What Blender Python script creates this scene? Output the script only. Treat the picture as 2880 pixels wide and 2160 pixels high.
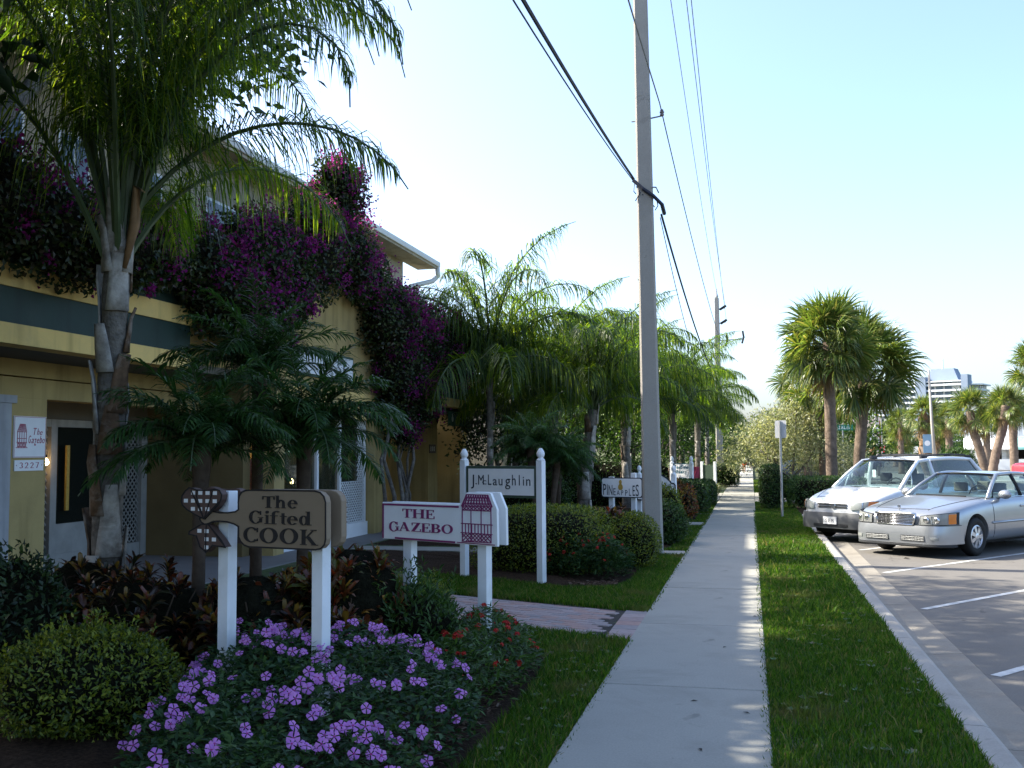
import bpy, math, random
import numpy as np
from mathutils import Vector, Matrix

for _o in list(bpy.data.objects):
    bpy.data.objects.remove(_o)
SC = bpy.context.scene
COL = SC.collection
R = math.radians

# ------------------------------------------------------------------ camera
CAM_H = 1.76
YAW, PITCH, ROLL = R(13.4), R(3.85), R(0.4)
_f = Vector((-math.sin(YAW) * math.cos(PITCH), math.cos(YAW) * math.cos(PITCH), math.sin(PITCH)))
_r = Vector((math.cos(YAW), math.sin(YAW), 0))
_u = _r.cross(_f)
_rr = _r * math.cos(ROLL) - _u * math.sin(ROLL)
_uu = _u * math.cos(ROLL) + _r * math.sin(ROLL)
cd = bpy.data.cameras.new("camera")
cam = bpy.data.objects.new("camera", cd)
COL.objects.link(cam)
m = Matrix((( _rr.x, _uu.x, -_f.x, 0), (_rr.y, _uu.y, -_f.y, 0), (_rr.z, _uu.z, -_f.z, CAM_H), (0, 0, 0, 1)))
cam.matrix_world = m
cd.sensor_width = 36.0
cd.lens = 36.0 * 2812.5 / 2880.0
cd.clip_start = 0.05
cd.clip_end = 4000
SC.camera = cam

# ------------------------------------------------------------------ world, sun, exposure
SUN_EL = R(40)
SUN_DIR = Vector((-math.cos(SUN_EL) * 0.9985, math.cos(SUN_EL) * 0.055, math.sin(SUN_EL)))   # towards the sun
w = bpy.data.worlds.new("World")
SC.world = w
w.use_nodes = True
nt = w.node_tree
bg = nt.nodes["Background"]
sky = nt.nodes.new("ShaderNodeTexSky")
sky.sky_type = 'NISHITA'
sky.sun_disc = False
sky.sun_elevation = SUN_EL
sky.sun_rotation = math.atan2(SUN_DIR.x, SUN_DIR.y)
sky.air_density = 0.9
sky.dust_density = 3.0
sky.ozone_density = 3.2
nt.links.new(sky.outputs[0], bg.inputs[0])
bg.inputs[1].default_value = 0.15
sl = bpy.data.lights.new("sun", 'SUN')
sl.energy = 4.4
sl.angle = R(0.53)
sl.color = (1.0, 0.93, 0.80)
sun = bpy.data.objects.new("sun", sl)
COL.objects.link(sun)
sun.rotation_euler = SUN_DIR.to_track_quat('Z', 'Y').to_euler()
sun.location = (-40, 10, 40)
SC.view_settings.view_transform = 'Standard'
SC.view_settings.look = 'None'
SC.view_settings.exposure = 1.7
SC.view_settings.gamma = 1.0
SC.view_settings.use_curve_mapping = False
SC.cycles.use_denoising = True
SC.cycles.max_bounces = 8
SC.cycles.diffuse_bounces = 3
SC.cycles.glossy_bounces = 3
SC.cycles.transmission_bounces = 4
SC.cycles.transparent_max_bounces = 8
SC.cycles.caustics_reflective = False
SC.cycles.caustics_refractive = False
SC.cycles.sample_clamp_indirect = 6.0

# ------------------------------------------------------------------ helpers
rng = random.Random(7)
nrg = np.random.default_rng(11)


class MB:
    """Collects pieces of ONE mesh."""
    def __init__(s):
        s.v, s.f, s.mi = [], [], []
        s.cur = 0

    def add(s, vs, fs, mat=None):
        o = len(s.v)
        s.v.extend([tuple(p) for p in vs])
        k = s.cur if mat is None else mat
        for f in fs:
            s.f.append(tuple(i + o for i in f))
            s.mi.append(k)
        return s

    def box(s, a, b, mat=None):
        x0, y0, z0 = a
        x1, y1, z1 = b
        vs = [(x0, y0, z0), (x1, y0, z0), (x1, y1, z0), (x0, y1, z0), (x0, y0, z1), (x1, y0, z1), (x1, y1, z1), (x0, y1, z1)]
        return s.add(vs, [(0, 3, 2, 1), (4, 5, 6, 7), (0, 1, 5, 4), (1, 2, 6, 5), (2, 3, 7, 6), (3, 0, 4, 7)], mat)

    def prism(s, poly, y0, y1, mat=None):
        """poly in (x,z), extruded from y0 (front) to y1."""
        n = len(poly)
        vs = [(p[0], y0, p[1]) for p in poly] + [(p[0], y1, p[1]) for p in poly]
        fs = [tuple(range(n)), tuple(range(2 * n - 1, n - 1, -1))]
        fs += [(i, n + i, n + (i + 1) % n, (i + 1) % n) for i in range(n)]
        return s.add(vs, fs, mat)

    def slab(s, poly, z0, z1, mat=None):
        """poly in (x,y), extruded from z0 up to z1."""
        n = len(poly)
        vs = [(p[0], p[1], z0) for p in poly] + [(p[0], p[1], z1) for p in poly]
        fs = [tuple(range(n - 1, -1, -1)), tuple(range(n, 2 * n))]
        fs += [(i, (i + 1) % n, n + (i + 1) % n, n + i) for i in range(n)]
        return s.add(vs, fs, mat)

    def tube(s, pts, rad, n=8, mat=None, caps=True):
        pts = [Vector(p) for p in pts]
        if not isinstance(rad, (list, tuple)):
            rad = [rad] * len(pts)
        vs, fs = [], []
        up = None
        for i, p in enumerate(pts):
            d = (pts[min(i + 1, len(pts) - 1)] - pts[max(i - 1, 0)]).normalized()
            if up is None:
                up = Vector((0, 0, 1)) if abs(d.z) < 0.9 else Vector((1, 0, 0))
            a = d.cross(up).normalized()
            b = a.cross(d).normalized()
            up = b
            for k in range(n):
                t = 2 * math.pi * k / n
                vs.append(p + (a * math.cos(t) + b * math.sin(t)) * rad[i])
        for i in range(len(pts) - 1):
            for k in range(n):
                k2 = (k + 1) % n
                fs.append((i * n + k, i * n + k2, (i + 1) * n + k2, (i + 1) * n + k))
        if caps:
            fs.append(tuple(range(n - 1, -1, -1)))
            fs.append(tuple(range((len(pts) - 1) * n, len(pts) * n)))
        return s.add(vs, fs, mat)

    def lathe(s, prof, c=(0, 0, 0), n=16, axis='z', mat=None, caps=True):
        """prof: list of (radius, height)."""
        vs, fs = [], []
        for (r_, h) in prof:
            for k in range(n):
                t = 2 * math.pi * k / n
                if axis == 'z':
                    vs.append((c[0] + r_ * math.cos(t), c[1] + r_ * math.sin(t), c[2] + h))
                else:
                    vs.append((c[0] + r_ * math.cos(t), c[1] + h, c[2] + r_ * math.sin(t)))
        for i in range(len(prof) - 1):
            for k in range(n):
                k2 = (k + 1) % n
                fs.append((i * n + k, i * n + k2, (i + 1) * n + k2, (i + 1) * n + k))
        if caps:
            fs.append(tuple(range(n - 1, -1, -1)))
            fs.append(tuple(range((len(prof) - 1) * n, len(prof) * n)))
        return s.add(vs, fs, mat)

    def grid(s, P, mat=None):
        """P: rows of points."""
        nr, nc = len(P), len(P[0])
        vs = [p for row in P for p in row]
        fs = [(i * nc + j, i * nc + j + 1, (i + 1) * nc + j + 1, (i + 1) * nc + j) for i in range(nr - 1) for j in range(nc - 1)]
        return s.add(vs, fs, mat)

    def mesh(s, name, mats, smooth=False):
        me = bpy.data.meshes.new(name)
        me.from_pydata(s.v, [], s.f)
        if not isinstance(mats, (list, tuple)):
            mats = [mats]
        for mm in mats:
            me.materials.append(mm)
        if len(mats) > 1:
            me.polygons.foreach_set("material_index", s.mi)
        if smooth:
            me.polygons.foreach_set("use_smooth", [True] * len(me.polygons))
        me.update()
        return me


def link(name, data, parent=None, loc=None, rz=None):
    o = bpy.data.objects.new(name, data)
    COL.objects.link(o)
    if parent is not None:
        o.parent = parent
    if loc is not None:
        o.location = loc
    if rz is not None:
        o.rotation_euler = (0, 0, rz)
    return o


def tag(o, label=None, cat=None, group=None, kind=None):
    if label: o["label"] = label
    if cat: o["category"] = cat
    if group: o["group"] = group
    if kind: o["kind"] = kind
    return o


def thing(name, label, cat, loc=(0, 0, 0), rz=0.0, group=None):
    o = link(name, None, None, loc, rz)
    o.empty_display_size = 0.2
    return tag(o, label, cat, group)


def part(name, mb, mat, parent, smooth=False, bevel=0.0, auto=None, loc=None, rz=None):
    me = mb if isinstance(mb, bpy.types.Mesh) else mb.mesh(name, mat, smooth)
    o = link(name, me, parent, loc, rz)
    if bevel > 0:
        b = o.modifiers.new("bevel", 'BEVEL')
        b.width = bevel
        b.segments = 2
        b.limit_method = 'ANGLE'
        b.angle_limit = R(40)
    return o


def struct(name, mb, mat, smooth=False, parent=None):
    o = part(name, mb, mat, parent, smooth)
    if parent is None:
        o["kind"] = 'structure'
    return o


# ------------------------------------------------------------------ materials
def nodes_of(name):
    mt = bpy.data.materials.new(name)
    mt.use_nodes = True
    t = mt.node_tree
    return mt, t, t.nodes["Principled BSDF"], t.nodes["Material Output"]


def ramp(t, stops, fac):
    r_ = t.nodes.new("ShaderNodeValToRGB")
    e = r_.color_ramp.elements
    while len(e) < len(stops):
        e.new(0.5)
    for i, (p, c) in enumerate(stops):
        e[i].position = p
        e[i].color = (*c, 1)
    t.links.new(fac, r_.inputs[0])
    return r_


def noise(t, scale, detail=4, rough=0.55, coord='Object', dist=0.0):
    tc = t.nodes.new("ShaderNodeTexCoord")
    n = t.nodes.new("ShaderNodeTexNoise")
    n.inputs["Scale"].default_value = scale
    n.inputs["Detail"].default_value = detail
    n.inputs["Roughness"].default_value = rough
    n.inputs["Distortion"].default_value = dist
    t.links.new(tc.outputs[coord], n.inputs["Vector"])
    return n


def mix(t, fac, a, b, mode='MIX'):
    n = t.nodes.new("ShaderNodeMixRGB")
    n.blend_type = mode
    for k, x in ((0, fac), (1, a), (2, b)):
        if isinstance(x, (int, float)):
            n.inputs[k].default_value = x
        elif isinstance(x, tuple):
            n.inputs[k].default_value = (*x, 1)
        else:
            t.links.new(x, n.inputs[k])
    return n.outputs[0]


def bump(t, b, height, strength=0.3, dist=0.01):
    n = t.nodes.new("ShaderNodeBump")
    n.inputs["Strength"].default_value = strength
    n.inputs["Distance"].default_value = dist
    t.links.new(height, n.inputs["Height"])
    t.links.new(n.outputs[0], b.inputs["Normal"])


def surf(name, c, rough=0.7, var=0.15, scale=3.0, spec=0.3, metal=0.0, bmp=0.0, bscale=60, dirt=None, coord='Object', bdist=0.004, streak=0.0):
    """painted or stony surface: two scales of tone variation, optional dirt colour and relief"""
    mt, t, b, _ = nodes_of(name)
    n1 = noise(t, scale, 5, 0.6, coord)
    lo = tuple(x * (1 - var) for x in c)
    hi = tuple(min(1, x * (1 + var)) for x in c)
    col = ramp(t, [(0.3, lo), (0.7, hi)], n1.outputs[0]).outputs[0]
    if dirt:
        n2 = noise(t, scale * 0.35, 8, 0.7, coord, 0.4)
        f = ramp(t, [(0.48, (0, 0, 0)), (0.72, (1, 1, 1))], n2.outputs[0]).outputs[0]
        col = mix(t, f, col, dirt)
    t.links.new(col, b.inputs["Base Color"])
    b.inputs["Roughness"].default_value = rough
    b.inputs["Metallic"].default_value = metal
    b.inputs["Specular IOR Level"].default_value = spec
    if streak > 0:
        tc = t.nodes.new("ShaderNodeTexCoord")
        mp = t.nodes.new("ShaderNodeMapping")
        mp.inputs["Scale"].default_value = (2.2, 2.2, 0.16)
        ns = t.nodes.new("ShaderNodeTexNoise")
        ns.inputs["Scale"].default_value = 2.0
        ns.inputs["Detail"].default_value = 6
        t.links.new(tc.outputs["Object"], mp.inputs[0])
        t.links.new(mp.outputs[0], ns.inputs["Vector"])
        sf = ramp(t, [(0.5, (0, 0, 0)), (0.75, (streak, streak, streak))], ns.outputs[0]).outputs[0]
        col = mix(t, sf, col, tuple(x * 0.45 for x in c))
        t.links.new(col, b.inputs["Base Color"])
    if bmp > 0:
        n3 = noise(t, bscale, 4, 0.6, coord)
        bump(t, b, n3.outputs[0], bmp, bdist)
    return mt


def leafmat(name, cols, trans=0.35, rough=0.45, spec=0.4, tcol=None, objvar=0.0):
    """cols: colours spread over the single leaves by chance"""
    mt, t, b, out = nodes_of(name)
    g = t.nodes.new("ShaderNodeNewGeometry")
    n = len(cols)
    rp = ramp(t, [((i + 0.5) / n, c) for i, c in enumerate(cols)], g.outputs["Random Per Island"])
    col = rp.outputs[0]
    if objvar > 0:
        oi = t.nodes.new("ShaderNodeObjectInfo")
        mr = t.nodes.new("ShaderNodeMapRange")
        mr.inputs[3].default_value = 1 - objvar
        mr.inputs[4].default_value = 1 + objvar
        t.links.new(oi.outputs["Random"], mr.inputs[0])
        cc = t.nodes.new("ShaderNodeCombineColor")
        for k in range(3):
            t.links.new(mr.outputs[0], cc.inputs[k])
        col = mix(t, 1.0, col, cc.outputs[0], 'MULTIPLY')
    t.links.new(col, b.inputs["Base Color"])
    b.inputs["Roughness"].default_value = rough
    b.inputs["Specular IOR Level"].default_value = spec
    tr = t.nodes.new("ShaderNodeBsdfTranslucent")
    tc = mix(t, 1.0, col, tcol or (1.5, 1.45, 0.7), 'MULTIPLY')
    t.links.new(tc, tr.inputs[0])
    ms = t.nodes.new("ShaderNodeMixShader")
    ms.inputs[0].default_value = trans
    t.links.new(b.outputs[0], ms.inputs[1])
    t.links.new(tr.outputs[0], ms.inputs[2])
    t.links.new(ms.outputs[0], out.inputs[0])
    return mt


def glassmat(name, tint=(0.02, 0.03, 0.035), clear=0.0, rough=0.03):
    """window glass: a clear share lets one see through, the rest is dark and mirrors the surroundings"""
    mt, t, b, out = nodes_of(name)
    b.inputs["Base Color"].default_value = (*tint, 1)
    b.inputs["Roughness"].default_value = rough
    b.inputs["Specular IOR Level"].default_value = 0.45
    if clear > 0:
        tp = t.nodes.new("ShaderNodeBsdfTransparent")
        tp.inputs[0].default_value = (0.75, 0.88, 0.86, 1)
        gl = t.nodes.new("ShaderNodeBsdfGlossy")
        gl.inputs["Roughness"].default_value = 0.02
        ge = t.nodes.new("ShaderNodeNewGeometry")
        dt = t.nodes.new("ShaderNodeVectorMath")
        dt.operation = 'DOT_PRODUCT'
        t.links.new(ge.outputs["Incoming"], dt.inputs[0])
        t.links.new(ge.outputs["Normal"], dt.inputs[1])
        def mth(op, a, b_=None):
            n = t.nodes.new("ShaderNodeMath")
            n.operation = op
            for k, x in ((0, a), (1, b_)):
                if x is None:
                    continue
                if isinstance(x, (int, float)):
                    n.inputs[k].default_value = x
                else:
                    t.links.new(x, n.inputs[k])
            return n
        ab = mth('ABSOLUTE', dt.outputs["Value"])
        fr = mth('MULTIPLY_ADD', mth('POWER', mth('SUBTRACT', 1.0, ab.outputs[0]).outputs[0], 5.0).outputs[0], 0.8)
        fr.inputs[2].default_value = 0.045
        ms = t.nodes.new("ShaderNodeMixShader")
        t.links.new(fr.outputs[0], ms.inputs[0])
        t.links.new(tp.outputs[0], ms.inputs[1])
        t.links.new(gl.outputs[0], ms.inputs[2])
        m2 = t.nodes.new("ShaderNodeMixShader")
        m2.inputs[0].default_value = clear
        t.links.new(b.outputs[0], m2.inputs[1])
        t.links.new(ms.outputs[0], m2.inputs[2])
        t.links.new(m2.outputs[0], out.inputs[0])
    return mt


def lampmat(name, c, s):
    mt, t, b, out = nodes_of(name)
    b.inputs["Base Color"].default_value = (*c, 1)
    b.inputs["Emission Color"].default_value = (*c, 1)
    b.inputs["Emission Strength"].default_value = s
    return mt


M = {}
M['white_paint'] = surf('white_paint', (0.72, 0.74, 0.74), 0.45, 0.05, 4, 0.4, bmp=0.05, bscale=30)
M['post_white'] = surf('post_white', (0.74, 0.76, 0.77), 0.5, 0.05, 3, 0.35, dirt=(0.52, 0.54, 0.5), bmp=0.08, bscale=25)
M['stucco_yellow'] = surf('stucco_yellow', (0.4, 0.305, 0.13), 0.9, 0.14, 1.2, 0.1, bmp=0.6, bscale=45, dirt=(0.29, 0.225, 0.105), streak=0.7)
M['stucco_cream'] = surf('stucco_cream', (0.7, 0.5, 0.18), 0.85, 0.06, 1.5, 0.15, bmp=0.3, bscale=45, dirt=(0.5, 0.38, 0.17), streak=0.7)
M['stucco_pale'] = surf('stucco_pale', (0.42, 0.37, 0.27), 0.85, 0.08, 1.5, 0.15, bmp=0.3, bscale=45, dirt=(0.34, 0.3, 0.22), streak=0.7)
M['stucco_shaded'] = surf('stucco_shaded', (0.15, 0.115, 0.055), 0.9, 0.15, 1.5, 0.1, bmp=0.4, bscale=45)  # the dim light under the soffit is put into this darker wall colour
M['fascia_green'] = surf('fascia_green', (0.013, 0.036, 0.03), 0.6, 0.2, 2.0, 0.3, bmp=0.1, bscale=20, dirt=(0.028, 0.05, 0.042), streak=0.5)
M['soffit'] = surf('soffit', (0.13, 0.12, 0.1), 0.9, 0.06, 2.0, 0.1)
M['gutter_white'] = surf('gutter_white', (0.62, 0.6, 0.54), 0.5, 0.05, 3.0, 0.4)
M['roof_tile'] = surf('roof_tile', (0.45, 0.43, 0.38), 0.85, 0.15, 5.0, 0.2, bmp=0.3, bscale=20)
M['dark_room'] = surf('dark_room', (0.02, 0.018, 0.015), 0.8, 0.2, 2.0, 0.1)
M['glass_shop'] = glassmat('glass_shop', (0.012, 0.016, 0.015), 0.5)
M['glass_sky'] = glassmat('glass_sky', (0.03, 0.06, 0.09), 0.0, 0.06)
M['concrete_walk'] = None
M['tan_board'] = surf('tan_board', (0.235, 0.175, 0.115), 0.65, 0.04, 6, 0.3, bmp=0.06, bscale=90)
M['tan_edge'] = surf('tan_edge', (0.42, 0.31, 0.21), 0.65, 0.04, 6, 0.3)
M['sign_black'] = surf('sign_black', (0.012, 0.011, 0.013), 0.55, 0.1, 6, 0.35)
M['gingham_brown'] = surf('gingham_brown', (0.1, 0.062, 0.05), 0.6, 0.06, 6, 0.3)
M['sign_white'] = surf('sign_white', (0.78, 0.78, 0.77), 0.5, 0.04, 5, 0.35, bmp=0.05, bscale=50)
M['purple_paint'] = surf('purple_paint', (0.2, 0.025, 0.11), 0.5, 0.1, 8, 0.35)
M['crimson_paint'] = surf('crimson_paint', (0.32, 0.03, 0.07), 0.5, 0.1, 8, 0.35)
M['sign_green'] = surf('sign_green', (0.045, 0.075, 0.05), 0.55, 0.1, 5, 0.3)
M['letter_navy'] = surf('letter_navy', (0.012, 0.022, 0.035), 0.5, 0.1, 5, 0.3)
M['letter_teal'] = surf('letter_teal', (0.02, 0.12, 0.15), 0.5, 0.1, 5, 0.3)
M['gold_paint'] = surf('gold_paint', (0.42, 0.27, 0.05), 0.45, 0.2, 30, 0.4)
M['bark_grey'] = surf('bark_grey', (0.17, 0.155, 0.135), 0.9, 0.45, 9, 0.1, dirt=(0.06, 0.045, 0.035), bmp=0.9, bscale=26, bdist=0.03, streak=0.9)
M['stem_brown'] = surf('stem_brown', (0.075, 0.055, 0.04), 0.9, 0.3, 9, 0.1, bmp=0.4, bscale=30)
M['metal_grey'] = surf('metal_grey', (0.3, 0.31, 0.31), 0.45, 0.08, 5, 0.5, metal=0.6)
M['black_rubber'] = surf('black_rubber', (0.012, 0.012, 0.012), 0.75, 0.2, 6, 0.3)
M['cable_black'] = surf('cable_black', (0.02, 0.025, 0.04), 0.6, 0.1, 6, 0.3)
M['wire_grey'] = surf('wire_grey', (0.12, 0.13, 0.14), 0.5, 0.1, 6, 0.4)
M['mulch'] = surf('mulch', (0.045, 0.03, 0.02), 0.95, 0.55, 40, 0.05, bmp=1.0, bscale=55, bdist=0.03)

# ================================================================== GROUND AND PAVING
def concrete(name, c, stain, scale=1.0, spots=0.25):
    mt, t, b, _ = nodes_of(name)
    n1 = noise(t, 0.9 * scale, 6, 0.65)
    col = ramp(t, [(0.25, tuple(x * 0.82 for x in c)), (0.5, c), (0.8, tuple(min(1, x * 1.1) for x in c))], n1.outputs[0]).outputs[0]
    n2 = noise(t, 70, 3, 0.7)
    col = mix(t, 0.35, col, ramp(t, [(0.3, tuple(x * 0.62 for x in c)), (0.65, tuple(min(1, x * 1.12) for x in c))], n2.outputs[0]).outputs[0])
    n3 = noise(t, 0.55 * scale, 9, 0.75, 'Object', 0.8)
    col = mix(t, ramp(t, [(0.5, (0, 0, 0)), (0.75, (0.75, 0.75, 0.75))], n3.outputs[0]).outputs[0], col, stain)
    vo = t.nodes.new("ShaderNodeTexVoronoi")
    vo.feature = 'DISTANCE_TO_EDGE'
    vo.inputs["Scale"].default_value = 0.55 * scale
    nd = noise(t, 2.2, 5, 0.7)
    vm = t.nodes.new("ShaderNodeVectorMath")
    vm.operation = 'MULTIPLY_ADD'
    vm.inputs[1].default_value = (0.7, 0.7, 0.7)
    t.links.new(nd.outputs["Color"], vm.inputs[0])
    t.links.new(nd.inputs["Vector"].links[0].from_socket, vm.inputs[2])
    t.links.new(vm.outputs[0], vo.inputs["Vector"])
    ck = ramp(t, [(0.0, (1, 1, 1)), (0.006, (0, 0, 0))], vo.outputs["Distance"]).outputs[0]
    cm_ = ramp(t, [(0.52, (0, 0, 0)), (0.6, (0.8, 0.8, 0.8))], noise(t, 0.3, 3, 0.5).outputs[0]).outputs[0]
    col = mix(t, mix(t, 1.0, ck, cm_, 'MULTIPLY'), col, tuple(x * 0.3 for x in c))
    n5 = noise(t, 1.7 * scale, 3, 0.6, 'Object', 1.5)
    col = mix(t, ramp(t, [(0.66, (0, 0, 0)), (0.73, (spots, spots, spots))], n5.outputs[0]).outputs[0], col, tuple(x * 0.35 for x in c))
    n4 = noise(t, 9.0, 2, 0.5)
    col = mix(t, ramp(t, [(0.74, (0, 0, 0)), (0.78, (0.6, 0.6, 0.6))], n4.outputs[0]).outputs[0], col, tuple(x * 0.45 for x in c))
    t.links.new(col, b.inputs["Base Color"])
    b.inputs["Roughness"].default_value = 0.88
    b.inputs["Specular IOR Level"].default_value = 0.2
    bump(t, b, n2.outputs[0], 0.35, 0.003)
    return mt


M['sidewalk'] = concrete('sidewalk_concrete', (0.315, 0.305, 0.265), (0.185, 0.18, 0.15), 1.0, 0.45)
M['kerb'] = concrete('kerb_concrete', (0.33, 0.31, 0.275), (0.2, 0.18, 0.15), 1.6)
M['gutter_pan'] = concrete('gutter_concrete', (0.24, 0.22, 0.185), (0.14, 0.12, 0.095), 1.8)
M['asphalt'] = concrete('asphalt', (0.15, 0.14, 0.125), (0.07, 0.066, 0.062), 0.7, 0.8)
M['road_pale'] = concrete('road_pale', (0.3, 0.29, 0.27), (0.2, 0.19, 0.18), 0.3)
M['lawn'] = None


def lawnmat():
    mt, t, b, _ = nodes_of('lawn_soil_green')
    n1 = noise(t, 30, 4, 0.7)
    c = ramp(t, [(0.3, (0.02, 0.035, 0.008)), (0.7, (0.06, 0.10, 0.02))], n1.outputs[0]).outputs[0]
    n2 = noise(t, 1.1, 5, 0.6)
    c = mix(t, ramp(t, [(0.55, (0, 0, 0)), (0.72, (1, 1, 1))], n2.outputs[0]).outputs[0], c, (0.13, 0.10, 0.045))
    t.links.new(c, b.inputs["Base Color"])
    b.inputs["Roughness"].default_value = 0.95
    bump(t, b, n1.outputs[0], 0.8, 0.02)
    return mt


def blademat():
    mt, t, b, out = nodes_of('grass_blades')
    g = t.nodes.new("ShaderNodeNewGeometry")
    c = ramp(t, [(0.1, (0.022, 0.06, 0.008)), (0.5, (0.045, 0.11, 0.011)), (0.85, (0.09, 0.165, 0.018)), (0.96, (0.19, 0.16, 0.07))], g.outputs["Random Per Island"]).outputs[0]
    n2 = noise(t, 1.1, 5, 0.6)
    c = mix(t, ramp(t, [(0.56, (0, 0, 0)), (0.72, (0.8, 0.8, 0.8))], n2.outputs[0]).outputs[0], c, (0.15, 0.125, 0.06))
    t.links.new(c, b.inputs["Base Color"])
    b.inputs["Roughness"].default_value = 0.5
    b.inputs["Specular IOR Level"].default_value = 0.12
    tr = t.nodes.new("ShaderNodeBsdfTranslucent")
    t.links.new(mix(t, 1.0, c, (1.5, 1.5, 0.7), 'MULTIPLY'), tr.inputs[0])
    ms = t.nodes.new("ShaderNodeMixShader")
    ms.inputs[0].default_value = 0.48
    t.links.new(b.outputs[0], ms.inputs[1])
    t.links.new(tr.outputs[0], ms.inputs[2])
    t.links.new(ms.outputs[0], out.inputs[0])
    return mt


M['lawn'] = lawnmat()
M['blades'] = blademat()

# the wide ground sheet, far pale roads, the parking bay
struct('ground', MB().box((-700, -60, -0.6), (900, 1500, -0.17)), surf('far_ground', (0.09, 0.10, 0.05), 0.95, 0.3, 0.4, 0.05))
struct('parking_lot', MB().box((1.86, -8, -0.4), (26, 300, -0.13)), M['asphalt'])
struct('cross_street', MB().box((1.5, 62, -0.35), (160, 88, -0.124)), M['road_pale'])

# lawns: strip between walk and kerb, and the ground in front of the shops
def bumpy(x0, x1, y0, y1, z, nx, ny, amp, seed):
    r_ = random.Random(seed)
    P = []
    for j in range(ny + 1):
        row = []
        for i in range(nx + 1):
            edge = i in (0, nx) or j in (0, ny)
            row.append((x0 + (x1 - x0) * i / nx, y0 + (y1 - y0) * j / ny, z + (0 if edge else r_.uniform(-amp, amp))))
        P.append(row)
    return P


mb = MB()
mb.grid(bumpy(0.09, 1.26, -5, 28.4, -0.022, 10, 200, 0.012, 1))
mb.grid(bumpy(0.09, 1.26, 28.4, 35.05, -0.022, 6, 20, 0.012, 2))
mb.grid(bumpy(0.09, 1.26, 42.6, 61, -0.022, 6, 30, 0.012, 3))
mb.grid(bumpy(-7.3, -1.16, -5, 61, -0.022, 30, 200, 0.012, 4))
struct('lawn', mb, M['lawn'])

# sidewalk slabs, joint by joint
walk = thing('sidewalk', None, None)
walk['kind'] = 'structure'
def slab_mesh(name, x0, x1, ly, zt, zb=-0.12, ch=0.007):
    mb = MB()
    vs = []
    for (inset, z) in ((0, zb), (0, zt - ch), (ch, zt)):
        vs += [(x0 + inset, inset, z), (x1 - inset, inset, z), (x1 - inset, ly - inset, z), (x0 + inset, ly - inset, z)]
    fs = [(8, 9, 10, 11)]
    for k in (0, 4):
        fs += [(k + i, k + (i + 1) % 4, k + 4 + (i + 1) % 4, k + 4 + i) for i in range(4)]
    return mb.add(vs, fs)


PITCHY = 2.73
sm = slab_mesh('slab', -1.153, 0.083, PITCHY - 0.02, 0.0, ch=0.012).mesh('slab', M['sidewalk'])
y = -3.24
k = 0
while y < 75:
    o = link('slab', sm, walk, (0, y + 0.01, -0.003 + 0.003 * math.sin(k * 2.3)))
    y += PITCHY
    k += 1
fm = slab_mesh('slab', -1.153, 0.083, 120, 0.0).mesh('slab', M['sidewalk'])
link('slab', fm, walk, (0, y, 0))

# small concrete walks that lead off the sidewalk, and the wide apron that crosses it
paths = thing('path', None, None)
paths['kind'] = 'structure'
for (x0, x1, y0, y1) in ((-7.2, -1.16, 17.3, 17.95), (-7.2, -1.16, 23.9, 25.1), (-7.2, -1.16, 28.05, 28.5), (0.09, 1.9, 35.1, 42.5), (-7.2, -1.16, 36.0, 42.0)):
    part('path_slab', MB().box((x0, y0, -0.12), (x1, y1, -0.006)), M['sidewalk'], paths)
arc = struct('pavement', MB().box((-10.4, -4, -0.2), (-7.3, 61, 0.0)), concrete('arcade_floor', (0.2, 0.19, 0.18), (0.14, 0.13, 0.12)))

# kerb with its gutter pan, poured in lengths
kerb = thing('kerb', None, None)
kerb['kind'] = 'structure'
gut = thing('gutter', None, None)
gut['kind'] = 'structure'
def kerb_mesh(L):
    prof = [(1.262, -0.3), (1.262, -0.006), (1.275, 0.002), (1.40, 0.0), (1.432, -0.012), (1.455, -0.045), (1.5, -0.135), (1.5, -0.3)]
    mb = MB()
    n = len(prof)
    vs = [(p[0], 0, p[1]) for p in prof] + [(p[0], L, p[1]) for p in prof]
    fs = [tuple(range(n)), tuple(range(2 * n - 1, n - 1, -1))] + [(i, n + i, n + (i + 1) % n, (i + 1) % n) for i in range(n)]
    return mb.add(vs, fs)
def pan_mesh(L):
    prof = [(1.506, -0.3), (1.506, -0.138), (1.6, -0.142), (1.85, -0.122), (1.857, -0.13), (1.857, -0.3)]
    mb = MB()
    n = len(prof)
    vs = [(p[0], 0, p[1]) for p in prof] + [(p[0], L, p[1]) for p in prof]
    fs = [tuple(range(n)), tuple(range(2 * n - 1, n - 1, -1))] + [(i, n + i, n + (i + 1) % n, (i + 1) % n) for i in range(n)]
    return mb.add(vs, fs)
KL = 3.05
km, pm = kerb_mesh(KL - 0.012).mesh('kerb_length', M['kerb']), pan_mesh(KL - 0.012).mesh('gutter_length', M['gutter_pan'])
y = -5.2
while y < 27.5:
    link('kerb_length', km, kerb, (0, y, 0))
    link('gutter_length', pm, gut, (0, y, 0))
    y += KL
yk = y
# the planting island closes the bay
part('kerb_length', MB().box((1.262, yk, -0.3), (1.5, 28.45, -0.004)), M['kerb'], kerb)
part('kerb_length', MB().box((1.506, 28.28, -0.3), (7.0, 28.45, 0.0)), M['kerb'], kerb)
part('kerb_length', MB().box((7.005, 28.28, -0.3), (7.17, 36, 0.0)), M['kerb'], kerb)
part('kerb_length', MB().box((1.262, 42.6, -0.3), (1.5, 61, -0.004)), M['kerb'], kerb)
struct('planting_island', MB().grid(bumpy(1.27, 7.0, 28.455, 35.0, -0.01, 16, 18, 0.02, 9)), M['mulch'])

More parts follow.
